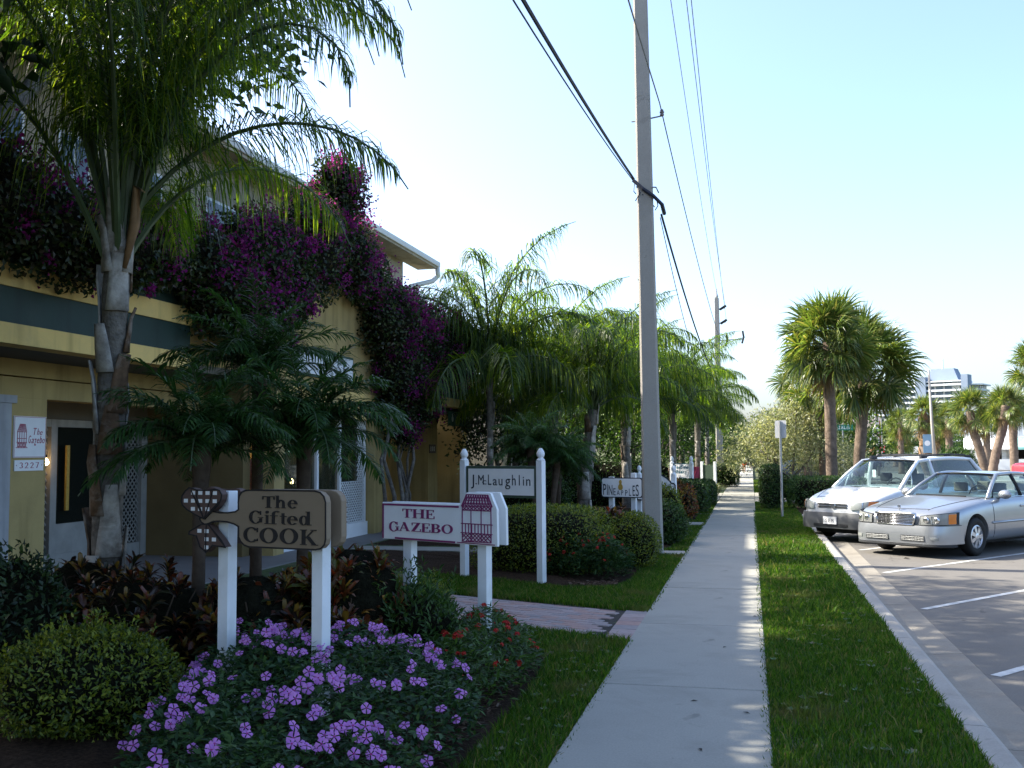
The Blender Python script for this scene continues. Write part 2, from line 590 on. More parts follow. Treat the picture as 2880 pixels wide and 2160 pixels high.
# painted stall lines
lm = surf('line_paint', (0.5, 0.5, 0.48), 0.7, 0.2, 9, 0.2, dirt=(0.17, 0.165, 0.16))
lines = thing('stall_markings', None, None)
lines['kind'] = 'structure'
dv = Vector((0.632, 0.775))
nv = Vector((0.775, -0.632))
for y0 in (5.6, 9.14, 12.72, 16.3, 19.85, 23.4):
    s0 = Vector((1.93, y0))
    L = 5.2
    a, b_ = s0 - nv * 0.045, s0 + nv * 0.045
    c_, d_ = b_ + dv * L, a + dv * L
    vs = [(p.x, p.y, -0.126) for p in (a, b_, c_, d_)]
    part('stall_line', MB().add(vs, [(0, 1, 2, 3)]), lm, lines)

# mulch beds with an uneven edge, as raised sheets
def bed(name, poly, h=0.05, seed=0):
    """poly (x,y): filled fan with a mounded inside"""
    r_ = random.Random(seed)
    pts = []
    n = len(poly)
    for i in range(n):
        a, b_ = Vector(poly[i]), Vector(poly[(i + 1) % n])
        k = max(1, int((b_ - a).length / 0.18))
        for j in range(k):
            p = a.lerp(b_, j / k)
            pts.append(p + Vector((r_.uniform(-.03, .03), r_.uniform(-.03, .03))))
    c = sum(pts, Vector((0, 0))) / len(pts)
    mb = MB()
    rings = [(1.0, -0.03), (0.97, 0.004), (0.9, 0.02), (0.75, h), (0.5, h), (0.2, h), (0.02, h)]
    vs, m_ = [], len(pts)
    for (s_, z) in rings:
        for p in pts:
            q = c + (p - c) * s_
            vs.append((q.x, q.y, z + (r_.uniform(-.012, .012) if 0.05 < s_ < 0.95 else 0)))
    fs = [(i * m_ + k, i * m_ + (k + 1) % m_, (i + 1) * m_ + (k + 1) % m_, (i + 1) * m_ + k) for i in range(len(rings) - 1) for k in range(m_)]
    mb.add(vs, fs)
    return struct(name, mb, M['mulch'])


bed('planting_bed', [(-1.66, 3.0), (-1.6, 6.0), (-1.62, 7.6), (-1.75, 8.6), (-2.1, 9.2), (-2.75, 9.9), (-3.4, 10.6), (-4.6, 11.2), (-7.25, 12.2), (-7.25, 3.0)], 0.06, 3)
bed('planting_bed', [(-1.75, 13.0), (-1.62, 13.8), (-1.62, 16.9), (-7.25, 17.0), (-7.25, 15.2), (-4.6, 14.0), (-3.4, 13.45), (-2.4, 12.85)], 0.05, 4)
bed('planting_bed', [(-1.5, 18.6), (-1.4, 23.4), (-7.2, 23.5), (-7.2, 18.3), (-2.2, 18.2)], 0.05, 5)
bed('planting_bed', [(-1.45, 25.6), (-1.35, 27.8), (-7.2, 27.8), (-7.2, 25.4)], 0.05, 6)
bed('planting_bed', [(-1.3, 28.9), (-1.25, 35.6), (-7.2, 35.6), (-7.2, 28.8)], 0.05, 7)

# wood chips lying on the bare part of the beds: nobody could count them
def chips():
    mb = MB()
    r_ = random.Random(5)
    spots = [(-1.72, -1.95, 5.2, 8.6, 900), (-1.9, -2.3, 8.3, 9.2, 350), (-1.75, -2.4, 12.95, 13.7, 500)]
    for (xa, xb, ya, yb, n) in spots:
        for _ in range(n):
            p = Vector((r_.uniform(xb, xa), r_.uniform(ya, yb), 0.022 + r_.uniform(0, .012)))
            a = r_.uniform(0, math.pi)
            l_, w_ = r_.uniform(.012, .035), r_.uniform(.004, .009)
            u = Vector((math.cos(a), math.sin(a), r_.uniform(-.3, .3))) * l_
            v = Vector((-math.sin(a), math.cos(a), r_.uniform(-.4, .4))) * w_
            mb.add([p - u - v, p + u - v, p + u + v, p - u + v], [(0, 1, 2, 3)])
    o = part('bark_chips', mb, leafmat('bark_chips', [(0.03, 0.018, 0.012), (0.06, 0.035, 0.022), (0.1, 0.06, 0.04), (0.16, 0.12, 0.09)], 0.0, 0.9, 0.1), None)
    o['kind'] = 'stuff'
chips()

# brick path
brick_path = thing('brick_path', None, None)
brick_path['kind'] = 'structure'
bmats = [surf('paver_%d' % i, c, 0.85, 0.12, 14, 0.15, bmp=0.25, bscale=70) for i, c in enumerate(((0.3, 0.225, 0.21), (0.33, 0.265, 0.25), (0.27, 0.235, 0.23), (0.34, 0.23, 0.2)))]
def paver(lx, ly, mt):
    mb = MB()
    g, ch, h = 0.0035, 0.006, 0.06
    vs = []
    for (i_, z) in ((g, -h), (g, -ch), (g + ch, 0.0)):
        vs += [(i_, i_, z), (lx - i_, i_, z), (lx - i_, ly - i_, z), (i_, ly - i_, z)]
    fs = [(8, 9, 10, 11)]
    for k in (0, 4):
        fs += [(k + i, k + (i + 1) % 4, k + 4 + (i + 1) % 4, k + 4 + i) for i in range(4)]
    return mb.add(vs, fs).mesh('brick', mt)
PA = math.atan2(0.39, -1.0)            # direction in which the path leaves the walk
pdir = Vector((math.cos(PA), math.sin(PA), 0))
pnrm = Vector((pdir.y, -pdir.x, 0))    # towards +y side
pave = [paver(0.2, 0.1, mm) for mm in bmats]
bigp = [paver(0.26, 0.235, mm) for mm in bmats]
O0 = Vector((-1.16, 9.52, -0.004))
W_path = 1.46
r_ = random.Random(21)
rows = int(W_path / 0.1)
nb = 0
late = MB()
def inside(p):
    return p.x < -1.395
for i in range(rows):
    base = O0 + pnrm * (i * 0.1)
    for j in range(-5, 30):
        s_ = j * 0.2 + (0.1 if i % 2 else 0)
        p = base + pdir * s_
        if not inside(p) or not inside(p + pnrm * 0.1) or p.x < -7.2:
            continue
        if nb < 285 and s_ < 3.2:
            mm = r_.choice(pave)
            o = link('brick', mm, brick_path, (p.x, p.y, p.z + r_.uniform(-.004, .003)))
            o.rotation_euler = (r_.uniform(-.01, .01), r_.uniform(-.01, .01), PA + r_.uniform(-.012, .012))
            # keep the paver's local +y on the pnrm side
            o.scale = (1, -1, 1)
            nb += 1
        else:
            g = 0.004
            q = [p + pdir * g - -pnrm * g, p + pdir * (0.2 - g) + pnrm * g, p + pdir * (0.2 - g) + pnrm * (0.1 - g), p + pdir * g + pnrm * (0.1 - g)]
            late.add([(v.x, v.y, -0.004) for v in q], [(0, 1, 2, 3)])
if late.v:
    o = part('brick', late, bmats[1], brick_path)
    o['kind'] = 'stuff'
for k in range(7):                        # the border course laid along the walk
    o = link('brick', bigp[k % 4], brick_path, (-1.395, 9.66 + k * 0.24 - 0.12, -0.004 + r_.uniform(-.002, .002)))
ye = O0 + pnrm * W_path
pl = [(-1.165, 9.45), (-1.165, 11.12), (ye.x + pdir.x * 5.5, ye.y + pdir.y * 5.5), (O0.x + pdir.x * 5.5, O0.y + pdir.y * 5.5)]
part('sand_bedding', MB().slab(pl[::-1], -0.2, -0.014), surf('bed_sand', (0.06, 0.055, 0.05), 0.95, 0.2, 20, 0.05), brick_path)

# grass blades
def grass(name, rects, dens, hmin, hmax, keep=None, seed=1, wid=0.0035):
    g = np.random.default_rng(seed)
    P = []
    for (x0, x1, y0, y1) in rects:
        # thinner with distance
        n = int((x1 - x0) * (y1 - y0) * dens)
        p = np.stack([g.uniform(x0, x1, n), g.uniform(y0, y1, n)], 1)
        P.append(p)
    P = np.concatenate(P)
    if keep is not None:
        P = P[keep(P)]
    n = len(P)
    h = g.uniform(hmin, hmax, n)
    a = g.uniform(0, 2 * np.pi, n)
    wd = wid * (1 + 0.09 * np.clip(P[:, 1] - 6, 0, 40))
    lean = g.uniform(0.15, 0.9, n) * h
    la = g.uniform(0, 2 * np.pi, n)
    wx, wy = np.cos(a) * wd, np.sin(a) * wd
    lx, ly = np.cos(la) * lean, np.sin(la) * lean
    z0 = np.full(n, -0.025)
    V = np.empty((n, 5, 3), np.float32)
    V[:, 0] = np.stack([P[:, 0] - wx, P[:, 1] - wy, z0], 1)
    V[:, 1] = np.stack([P[:, 0] + wx, P[:, 1] + wy, z0], 1)
    V[:, 2] = np.stack([P[:, 0] + lx * .35 + wx * .8, P[:, 1] + ly * .35 + wy * .8, z0 + h * .62], 1)
    V[:, 3] = np.stack([P[:, 0] + lx * .35 - wx * .8, P[:, 1] + ly * .35 - wy * .8, z0 + h * .62], 1)
    V[:, 4] = np.stack([P[:, 0] + lx, P[:, 1] + ly, z0 + h], 1)
    me = bpy.data.meshes.new(name)
    me.vertices.add(n * 5)
    me.vertices.foreach_set("co", V.reshape(-1))
    base = (np.arange(n) * 5)[:, None]
    idx = np.concatenate([base + np.array([[0, 1, 2, 3]]), base + np.array([[3, 2, 4]])], 1).reshape(-1)
    me.loops.add(n * 7)
    me.loops.foreach_set("vertex_index", idx.astype(np.int32))
    st = (np.arange(n) * 7)[:, None] + np.array([[0, 4]])
    me.polygons.add(n * 2)
    me.polygons.foreach_set("loop_start", st.reshape(-1).astype(np.int32))
    me.update(calc_edges=True)
    me.materials.append(M['blades'])
    o = link(name, me)
    o['kind'] = 'stuff'
    return o


grass('grass', [(0.075, 1.275, 3.2, 9, ), (0.08, 1.27, 9, 16)], 3900, 0.03, 0.07, None, 1)
grass('grass', [(0.08, 1.27, 16, 28.3), (0.09, 1.27, 28.3, 34.9)], 2200, 0.03, 0.06, None, 2)
def left_keep(P):
    x, y = P[:, 0], P[:, 1]
    low = O0.y + (x - O0.x) * (pdir.y / pdir.x)         # lower rim of the brick path
    high = ye.y + (x - ye.x) * (pdir.y / pdir.x)
    onpath = (y > low - 0.02) & (y < high + 0.03)
    # near bed edge
    xe = np.interp(y, [3, 6, 7.6, 8.6, 9.2, 9.9, 10.6, 11.2], [-1.66, -1.6, -1.62, -1.75, -2.1, -2.75, -3.4, -4.6])
    nearbed = (x < xe - 0.03) & (y < low)
    ye2 = np.interp(-x, [1.62, 1.75, 2.4, 3.4, 4.6, 7.2], [13.8, 13.0, 12.85, 13.45, 14.0, 15.2])
    bed2 = (y > ye2) & (y < 17.0) & (x < -1.64)
    walks = ((y > 17.28) & (y < 17.97)) | ((y > 23.88) & (y < 25.12)) | ((y > 28.03) & (y < 28.52))
    bed3 = ((y > 18.3) & (y < 23.4) & (x < -1.45)) | ((y > 25.6) & (y < 27.8) & (x < -1.42)) | (y > 28.9) & (x < -1.28)
    return ~(onpath | nearbed | bed2 | walks | bed3)
grass('grass', [(-2.6, -1.145, 3.2, 10.6), (-4.6, -1.145, 10.5, 15)], 4200, 0.035, 0.085, left_keep, 3)
grass('grass', [(-2.4, -1.145, 15, 34)], 2200, 0.035, 0.07, left_keep, 4)
grass('grass', [(0.03, 0.1, 3.2, 30), (-1.165, -1.1, 3.2, 9.5), (-1.165, -1.1, 11.2, 30)], 900, 0.02, 0.055, None, 8)
grass('grass', [(0.12, 1.25, 3.2, 20), (-2.2, -1.2, 3.2, 9.4)], 130, 0.08, 0.14, left_keep, 9, 0.0045)
def weeds():
    g = np.random.default_rng(44)
    mb = MB()
    for _ in range(240):
        x, y = (g.uniform(.12, 1.22), g.uniform(3.4, 20)) if g.random() < .7 else (g.uniform(-1.6, -1.2), g.uniform(3.4, 9.3))
        n = int(g.integers(4, 8))
        for k in range(n):
            a = k * 6.283 / n + g.uniform(-.3, .3)
            l_ = g.uniform(.02, .045)
            d = Vector((math.cos(a), math.sin(a), .45)) * l_
            s_ = Vector((-math.sin(a), math.cos(a), 0)) * l_ * .3
            p = Vector((x, y, .012))
            mb.add([p, p + d * .6 + s_, p + d, p + d * .6 - s_], [(0, 1, 2), (0, 2, 3)])
    o = part('weeds', mb, leafmat('weed_leaf', [(0.04, 0.1, 0.02), (0.07, 0.13, 0.03), (0.15, 0.14, 0.06)], 0.3), None)
    o['kind'] = 'stuff'
weeds()
def far_strip():
    return grass('grass', [(0.09, 1.26, 42.7, 60)], 500, 0.03, 0.06, None, 6, 0.006)
far_strip()

# small fallen leaves on the walk
lfm = leafmat('fallen_leaf', [(0.03, 0.03, 0.03), (0.05, 0.04, 0.03)], 0.0, 0.8, 0.2)
lg = 'fallen leaves lying on the sidewalk'
for i, (x, y, a, lb) in enumerate(((-0.43, 7.25, 0.3, 'dark fallen leaf on the sidewalk beyond the nearest joint line'), (-0.07, 7.0, 2.6, 'dark curled leaf near the sidewalk edge beside the grass strip'),
                                   (-0.27, 9.25, 1.0, 'small dark leaf on the sidewalk opposite the brick path'), (-0.33, 6.1, 2.0, 'tiny dark leaf on the sidewalk short of the nearest joint line'),
                                   (0.0, 11.0, 0.4, 'small leaf on the sidewalk just past the brick path'))):
    mb = MB().add([(-.028, 0, .001), (0, -.011, .007), (.03, 0, .002), (0, .011, .008)], [(0, 1, 2), (0, 2, 3)])
    o = part('fallen_leaf', mb, lfm, None, loc=(x, y, 0.002), rz=a)
    tag(o, lb, 'leaf', lg)

# ================================================================== LETTERS
_glyph = {}
def font_glyph(ch, shear=0.0, weight=0.0):
    """flat polygons of one sans letter, as (verts2d, faces), box 0..1"""
    k = (ch, shear, weight)
    if k in _glyph:
        return _glyph[k]
    cu = bpy.data.curves.new("glyph", 'FONT')
    cu.body = ch
    cu.shear = shear
    cu.resolution_u = 3
    cu.offset = weight
    o = bpy.data.objects.new("glyph", cu)
    COL.objects.link(o)
    dg = bpy.context.evaluated_depsgraph_get()
    me = bpy.data.meshes.new_from_object(o.evaluated_get(dg))
    vs = [v.co.copy() for v in me.vertices]
    fs = [tuple(p.vertices) for p in me.polygons]
    bpy.data.objects.remove(o)
    bpy.data.curves.remove(cu)
    bpy.data.meshes.remove(me)
    x0, x1 = min(v.x for v in vs), max(v.x for v in vs)
    y0, y1 = min(v.y for v in vs), max(v.y for v in vs)
    vs = [((v.x - x0) / (x1 - x0 or 1), (v.y - y0) / (y1 - y0 or 1)) for v in vs]
    _glyph[k] = (vs, fs)
    return _glyph[k]


def sans(ch, x0, x1, z0, z1, y, depth, mat, parent, shear=0.0, weight=0.0):
    vs, fs = font_glyph(ch, shear, weight)
    mb = MB()
    n = len(vs)
    V = [(x0 + a * (x1 - x0), y, z0 + b * (z1 - z0)) for a, b in vs]
    B = [(p[0], y + depth, p[2]) for p in V]
    cnt = {}
    for f in fs:
        for i in range(len(f)):
            e = (f[i], f[(i + 1) % len(f)])
            cnt[e] = cnt.get(e, 0) + 1
    side = [e for e in cnt if (e[1], e[0]) not in cnt]
    mb.add(V + B, [f for f in fs] + [(e[1], e[0], e[0] + n, e[1] + n) for e in side])
    return part('letter', mb, mat, parent)


def _arc(cx, cy, rx, ry, wx, wy, a0, a1, n=22):
    o, i = [], []
    for k in range(n + 1):
        t = R(a0 + (a1 - a0) * k / n)
        o.append((cx + rx * math.cos(t), cy + ry * math.sin(t)))
        i.append((cx + (rx - wx) * math.cos(t), cy + (ry - wy) * math.sin(t)))
    return ('strip', o, i)
def _b(x0, x1, y0, y1): return ('poly', [(x0, y0), (x1, y0), (x1, y1), (x0, y1)])
def _v(x, y0, y1, w=.19): return _b(x - w / 2, x + w / 2, y0, y1)
def _s(x, y, w=.36): return _b(x - w / 2, x + w / 2, y, y + .05) if y < .5 else _b(x - w / 2, x + w / 2, y - .05, y)
def _d(x0, y0, x1, y1, w): return ('poly', [(x0 - w / 2, y0), (x0 + w / 2, y0), (x1 + w / 2, y1), (x1 - w / 2, y1)])
SERIF = {
    'T': [_v(.41, 0, 1), _b(.03, .79, .93, 1), _s(.41, 0), _b(.03, .08, .72, .95), _b(.74, .79, .72, .95)],
    'H': [_v(.2, 0, 1), _v(.8, 0, 1), _b(.2, .8, .47, .54), _s(.2, 0), _s(.8, 0), _s(.2, 1), _s(.8, 1)],
    'E': [_v(.2, 0, 1), _b(.04, .74, .94, 1), _b(.04, .8, 0, .06), _b(.2, .58, .47, .54), _b(.69, .74, .74, .96), _b(.75, .8, .04, .28), _b(.54, .58, .38, .63)],
    'G': [_arc(.46, .5, .44, .52, .19, .065, 38, 318), _v(.8, .1, .42, .17), _s(.8, .46, .34), _b(.77, .82, .68, .98)],
    'A': [_d(.1, 0, .48, 1, .07), _d(.84, 0, .46, 1, .21), _b(.22, .7, .3, .36), _s(.1, 0, .28), _s(.84, 0, .36)],
    'Z': [_b(.08, .76, .93, 1), _b(.04, .8, 0, .07), _d(.16, .02, .64, .98, .24), _b(.08, .13, .7, .95), _b(.75, .8, .05, .3)],
    'B': [_v(.2, 0, 1), _arc(.4, .74, .29, .26, .17, .06, -90, 90), _arc(.42, .26, .35, .27, .19, .06, -90, 90), _b(.04, .42, .94, 1), _b(.04, .42, -.01, .05), _b(.2, .42, .48, .53)],
    'O': [_arc(.48, .5, .46, .52, .2, .065, 0, 360, 36)],
    'C': [_arc(.46, .5, .44, .52, .19, .065, 38, 322), _b(.77, .82, .68, .98), _b(.78, .82, .08, .25)],
    'K': [_v(.2, 0, 1), _d(.3, .42, .76, 1, .08), _d(.82, 0, .42, .56, .21), _s(.2, 0), _s(.2, 1), _s(.82, 0), _s(.76, 1, .3)],
    'h': [_v(.18, 0, 1.0, .17), _arc(.44, .38, .28, .3, .17, .1, 0, 165), _v(.635, 0, .4, .17), _s(.18, 0, .34), _s(.635, 0, .34), _b(.02, .2, .95, 1)],
    'e': [_arc(.32, .34, .3, .36, .16, .055, 0, 322), _b(.1, .6, .36, .42)],
    'i': [_v(.2, 0, .66, .17), _s(.2, 0, .38), _b(.03, .2, .62, .67), ('strip', [(.2 + .11 * math.cos(a * .5), .88 + .11 * math.sin(a * .5)) for a in range(14)], [(.2, .88)] * 14)],
    'f': [_v(.22, 0, .8, .17), _arc(.42, .76, .285, .26, .17, .07, 40, 180), _b(.02, .48, .61, .67), _s(.22, 0, .4)],
    't': [_v(.22, .12, .9, .17), _b(.02, .46, .61, .67), _arc(.36, .15, .225, .17, .16, .06, 180, 300)],
    'd': [_arc(.32, .34, .3, .36, .17, .055, 0, 360, 30), _v(.62, 0, 1.0, .17), _b(.62, .82, 0, .05), _b(.46, .62, .95, 1.0)],
    '2': [_arc(.33, .7, .29, .31, .14, .06, -25, 170), _d(.12, .03, .54, .6, .12), _b(.04, .64, 0, .09)],
    '3': [_arc(.3, .74, .28, .27, .14, .06, -90, 160), _arc(.3, .27, .31, .28, .15, .06, -155, 90)],
    '7': [_b(.04, .66, .92, 1), _d(.26, 0, .62, .95, .13)],
}
_ORI = {'e': (0.02, .62, -.02, .7), 'd': (.02, .82, -.02, 1.0)}


def serif(ch, x0, x1, z0, z1, y, depth, mat, parent):
    st = SERIF[ch]
    pts = [p for s_ in st for p in (s_[1] if s_[0] == 'poly' else s_[1] + s_[2])]
    a0, a1 = min(p[0] for p in pts), max(p[0] for p in pts)
    b0, b1 = min(p[1] for p in pts), max(p[1] for p in pts)
    def tr(p): return (x0 + (p[0] - a0) / (a1 - a0) * (x1 - x0), z0 + (p[1] - b0) / (b1 - b0) * (z1 - z0))
    mb = MB()
    for k, s_ in enumerate(st):
        yf = y - 0.0005 * k
        if s_[0] == 'poly':
            mb.prism([tr(p) for p in s_[1]], yf, y + depth)
        else:
            o, i = [tr(p) for p in s_[1]], [tr(p) for p in s_[2]]
            n = len(o)
            vs = [(p[0], yf, p[1]) for p in o] + [(p[0], yf, p[1]) for p in i] + [(p[0], y + depth, p[1]) for p in o] + [(p[0], y + depth, p[1]) for p in i]
            fs = []
            for j in range(n - 1):
                fs += [(j, j + 1, n + j + 1, n + j), (j + 1, j, 2 * n + j, 2 * n + j + 1), (n + j, n + j + 1, 3 * n + j + 1, 3 * n + j)]
            mb.add(vs, fs)
    return part('letter', mb, mat, parent)


def line_bars(mb, segs, wd, y0, y1):
    """flat bars along 2-D segments (x,z)"""
    for k, (a, b_) in enumerate(segs):
        a, b_ = Vector(a), Vector(b_)
        d = (b_ - a)
        if d.length < 1e-6:
            continue
        n = Vector((-d.y, d.x)).normalized() * wd / 2
        e = d.normalized() * wd * 0.3
        yy = y0 - 0.0002 * (k % 5)
        mb.prism([tuple(a - n - e), tuple(b_ - n + e), tuple(b_ + n + e), tuple(a + n - e)], yy, y1)


def outline(poly, wd, y0, y1):
    mb = MB()
    line_bars(mb, [(poly[i], poly[(i + 1) % len(poly)]) for i in range(len(poly))], wd, y0, y1)
    return mb


def in_poly(p, poly):
    c = False
    j = len(poly) - 1
    for i in range(len(poly)):
        a, b_ = poly[i], poly[j]
        if (a[1] > p[1]) != (b_[1] > p[1]) and p[0] < (b_[0] - a[0]) * (p[1] - a[1]) / (b_[1] - a[1]) + a[0]:
            c = not c
        j = i
    return c


def rrect(x0, x1, z0, z1, r_, n=5):
    pts = []
    for (cx, cz, a) in ((x1 - r_, z1 - r_, 0), (x0 + r_, z1 - r_, 90), (x0 + r_, z0 + r_, 180), (x1 - r_, z0 + r_, 270)):
        for k in range(n + 1):
            t = R(a + 90 * k / n)
            pts.append((cx + r_ * math.cos(t), cz + r_ * math.sin(t)))
    return pts


def sq_post(x, y, h, w_=0.09, zb=-0.1):
    return MB().box((x - w_ / 2, y - w_ / 2, zb), (x + w_ / 2, y + w_ / 2, h))


def finial_post(x, y, h, w_=0.09, fin=0.16, ball=False):
    """square post with a turned acorn finial"""
    mb = MB()
    mb.box((x - w_ / 2, y - w_ / 2, -0.1), (x + w_ / 2, y + w_ / 2, h - fin))
    s_ = w_ / 0.09
    prof = [(.052, 0), (.052, .012), (.05, .02), (.034, .03), (.034, .045), (.046, .06), (.05, .085), (.046, .11), (.03, .14), (.018, .16)] if not ball else \
           [(.05, 0), (.05, .02), (.022, .04), (.022, .055), (.04, .075), (.045, .1), (.038, .13), (.015, .155), (.004, .16)]
    mb.lathe([(a * s_ * 1.08, b * fin / .16) for a, b in prof], (x, y, h - fin), 8 if not ball else 12)
    return mb


# ================================================================== THE STREET SIGNS
# --- cutting-board sign
t = thing('cutting_board_sign', 'tan cutting board sign reading The Gifted Cook with a gingham bow on two posts', 'sign', (-3.37, 6.17, 0), R(-12.2))
def gc(cx, cy): return ((cx - 845) / 1500.0, 1.135 + (855 - cy) / 1890.0)
board = [(845, 390), (838, 300), (850, 220), (880, 172), (930, 148), (1000, 142), (1780, 142), (1850, 160), (1895, 210), (1914, 280), (1917, 720), (1902, 790), (1862, 838), (1800, 855),
         (980, 855), (920, 835), (875, 790), (850, 740), (845, 605), (790, 575), (700, 550), (600, 545), (520, 550), (450, 580), (400, 592), (355, 565), (330, 515), (370, 505), (405, 520), (440, 480), (500, 420), (600, 437), (700, 435), (800, 420)]
bp = [gc(*p) for p in board]
for k, yb in enumerate((0.0, 0.175)):
    part('board', MB().prism(bp, yb, yb + 0.062), M['tan_board'], t, bevel=0.006)
part('edge_band', outline(bp, 0.011, -0.0015, 0.001), M['sign_black'], t)
for ch, a, b, c, d in (('T', 1150, 1300, 215, 360), ('h', 1310, 1440, 205, 360), ('e', 1465, 1580, 255, 362), ('G', 985, 1160, 395, 562), ('i', 1180, 1240, 395, 560), ('f', 1250, 1368, 395, 560),
                       ('t', 1372, 1450, 420, 562), ('e', 1460, 1585, 452, 564), ('d', 1605, 1750, 395, 564), ('C', 915, 1095, 605, 797), ('O', 1120, 1340, 605, 800), ('O', 1370, 1590, 605, 800), ('K', 1620, 1830, 615, 803)):
    x0, z1 = gc(a, c)
    x1, z0 = gc(b, d)
    serif(ch, x0, x1, z0, z1, -0.007, 0.0075, M['sign_black'], t)
bow = [(100, 300), (108, 230), (150, 165), (205, 120), (260, 130), (300, 147), (400, 152), (500, 147), (560, 135), (612, 150), (640, 200), (630, 270), (590, 345), (500, 430), (430, 490), (405, 515), (300, 470), (180, 405), (118, 350)]
tail = [(470, 590), (380, 588), (215, 688), (210, 722), (310, 740), (360, 880), (440, 948), (530, 852), (700, 872), (640, 780)]
for name, pl, ribs in (('bow', bow, [((405, 515), (230, 150)), ((405, 515), (305, 230)), ((305, 230), (315, 155)), ((415, 510), (520, 165)), ((420, 505), (600, 300))]), ('bow_tail', tail, [((440, 600), (435, 940)), ((480, 600), (690, 865))])):
    p2 = [gc(*p) for p in pl]
    for yb in (-0.012, 0.185):
        o = part(name, MB().prism(p2, yb, yb + 0.06), M['gingham_brown'], t, bevel=0.003)
    sq = MB()
    for i in range(-2, 14):
        for j in range(-2, 20):
            cx, cy = 160 + i * 97 + (0 if name == 'bow' else -5), 185 + j * 104 - (0 if name == 'bow' else 30)
            q = [(cx - 26, cy - 24), (cx + 26, cy - 24), (cx + 26, cy + 24), (cx - 26, cy + 24)]
            if all(in_poly(p, pl) for p in q):
                sq.prism([gc(*p) for p in q], -0.0145, -0.011)
    part('gingham_checks', sq, M['sign_white'], t)['kind'] = 'stuff'
    seg = MB()
    line_bars(seg, [(gc(*a), gc(*b)) for a, b in ribs] + [(p2[i], p2[(i + 1) % len(p2)]) for i in range(len(p2))], 0.009, -0.0165, -0.0135)
    part('bow_outline', seg, M['sign_black'], t)
for x, top in ((-0.195, 1.50), (0.595, 1.2)):
    part('post', MB().box((x - 0.043, 0.072, -0.1), (x + 0.043, 0.166, top)), M['post_white'], t, bevel=0.004)

# --- the gazebo-shaped sign
t = thing('gazebo_sign', 'white sign reading THE GAZEBO with purple letters and a purple gazebo drawing', 'sign', (-3.24, 8.53, 0), R(-17.7))
def gz(cx, cy): return ((cx - 62) / 1183.0, 0.965 + (1212 - cy) / 1446.0)
bo = [(62, 708), (1060, 715), (1140, 565), (1425, 568), (1500, 765), (1505, 1212), (62, 1178)]
for yb in (0.0, 0.145):
    part('board', MB().prism([gz(*p) for p in bo], yb, yb + 0.034), M['sign_white'], t, bevel=0.004)
seg = MB()
line_bars(seg, [(gz(76, 1165), gz(76, 735)), (gz(76, 737), gz(1040, 745)), (gz(240, 1163), gz(995, 1182))], 0.0165, -0.004, 0.001)
part('border', seg, M['purple_paint'], t)
for ch, a, b, c, d in (('T', 335, 455, 787, 900), ('H', 465, 622, 789, 902), ('E', 637, 745, 792, 904), ('G', 158, 290, 953, 1082), ('A', 285, 430, 957, 1070), ('Z', 450, 572, 960, 1072), ('E', 582, 692, 963, 1075), ('B', 702, 822, 966, 1077), ('O', 835, 973, 966, 1082)):
    x0, z1 = gz(a, c)
    x1, z0 = gz(b, d)
    serif(ch, x0, x1, z0, z1, -0.006, 0.0065, M['purple_paint'], t)
S = []
def L_(a, b): S.append((gz(*a), gz(*b)))
L_((1140, 590), (1398, 594)); L_((1140, 590), (1080, 733)); L_((1398, 594), (1447, 733)); L_((1080, 733), (1447, 735)); L_((1095, 782), (1435, 786))
for i in range(10):                        # roof lattice, crossing diagonals
    x = 1145 + i * 27
    L_((x, 592), (1092 + i * 37 - 26, 731) if i else (1092, 731)); L_((x, 592), (1092 + i * 37 + 34 if i < 9 else 1440, 731))
for j in range(1, 4):
    f = j / 4
    L_((1140 - 60 * f, 590 + 143 * f), (1398 + 49 * f, 594 + 140 * f))
for i in range(8):
    x = 1097 + i * 43
    L_((x, 738), (min(x + 43, 1435), 782)); L_((min(x + 43, 1435), 738), (x, 782))
for x in (1090, 1195, 1316, 1433):
    L_((x, 735), (x, 1165))
L_((1075, 945), (1448, 953)); L_((1072, 1058), (1446, 1068))
for i in range(9):
    L_((1090 + i * 38, 950), (1090 + i * 38, 1060))
for i in range(9):
    x = 1090 + i * 43
    L_((x, 1068), (min(x + 86, 1433), 1068 + 96 * (min(x + 86, 1433) - x) / 86)); L_((x, 1068), (max(x - 86, 1090), 1068 + 96 * (x - max(x - 86, 1090)) / 86))
L_((1025, 1180), (1475, 1192)); L_((1085, 1165), (1433, 1168))
seg = MB()
line_bars(seg, S, 0.0075, -0.005, 0.001)
part('gazebo_drawing', seg, M['purple_paint'], t)
for x in (0.245, 1.035):
    part('post', MB().box((x - 0.045, 0.045, -0.1), (x + 0.045, 0.135, 1.19 if x > 1 else 1.05)), M['post_white'], t, bevel=0.004)

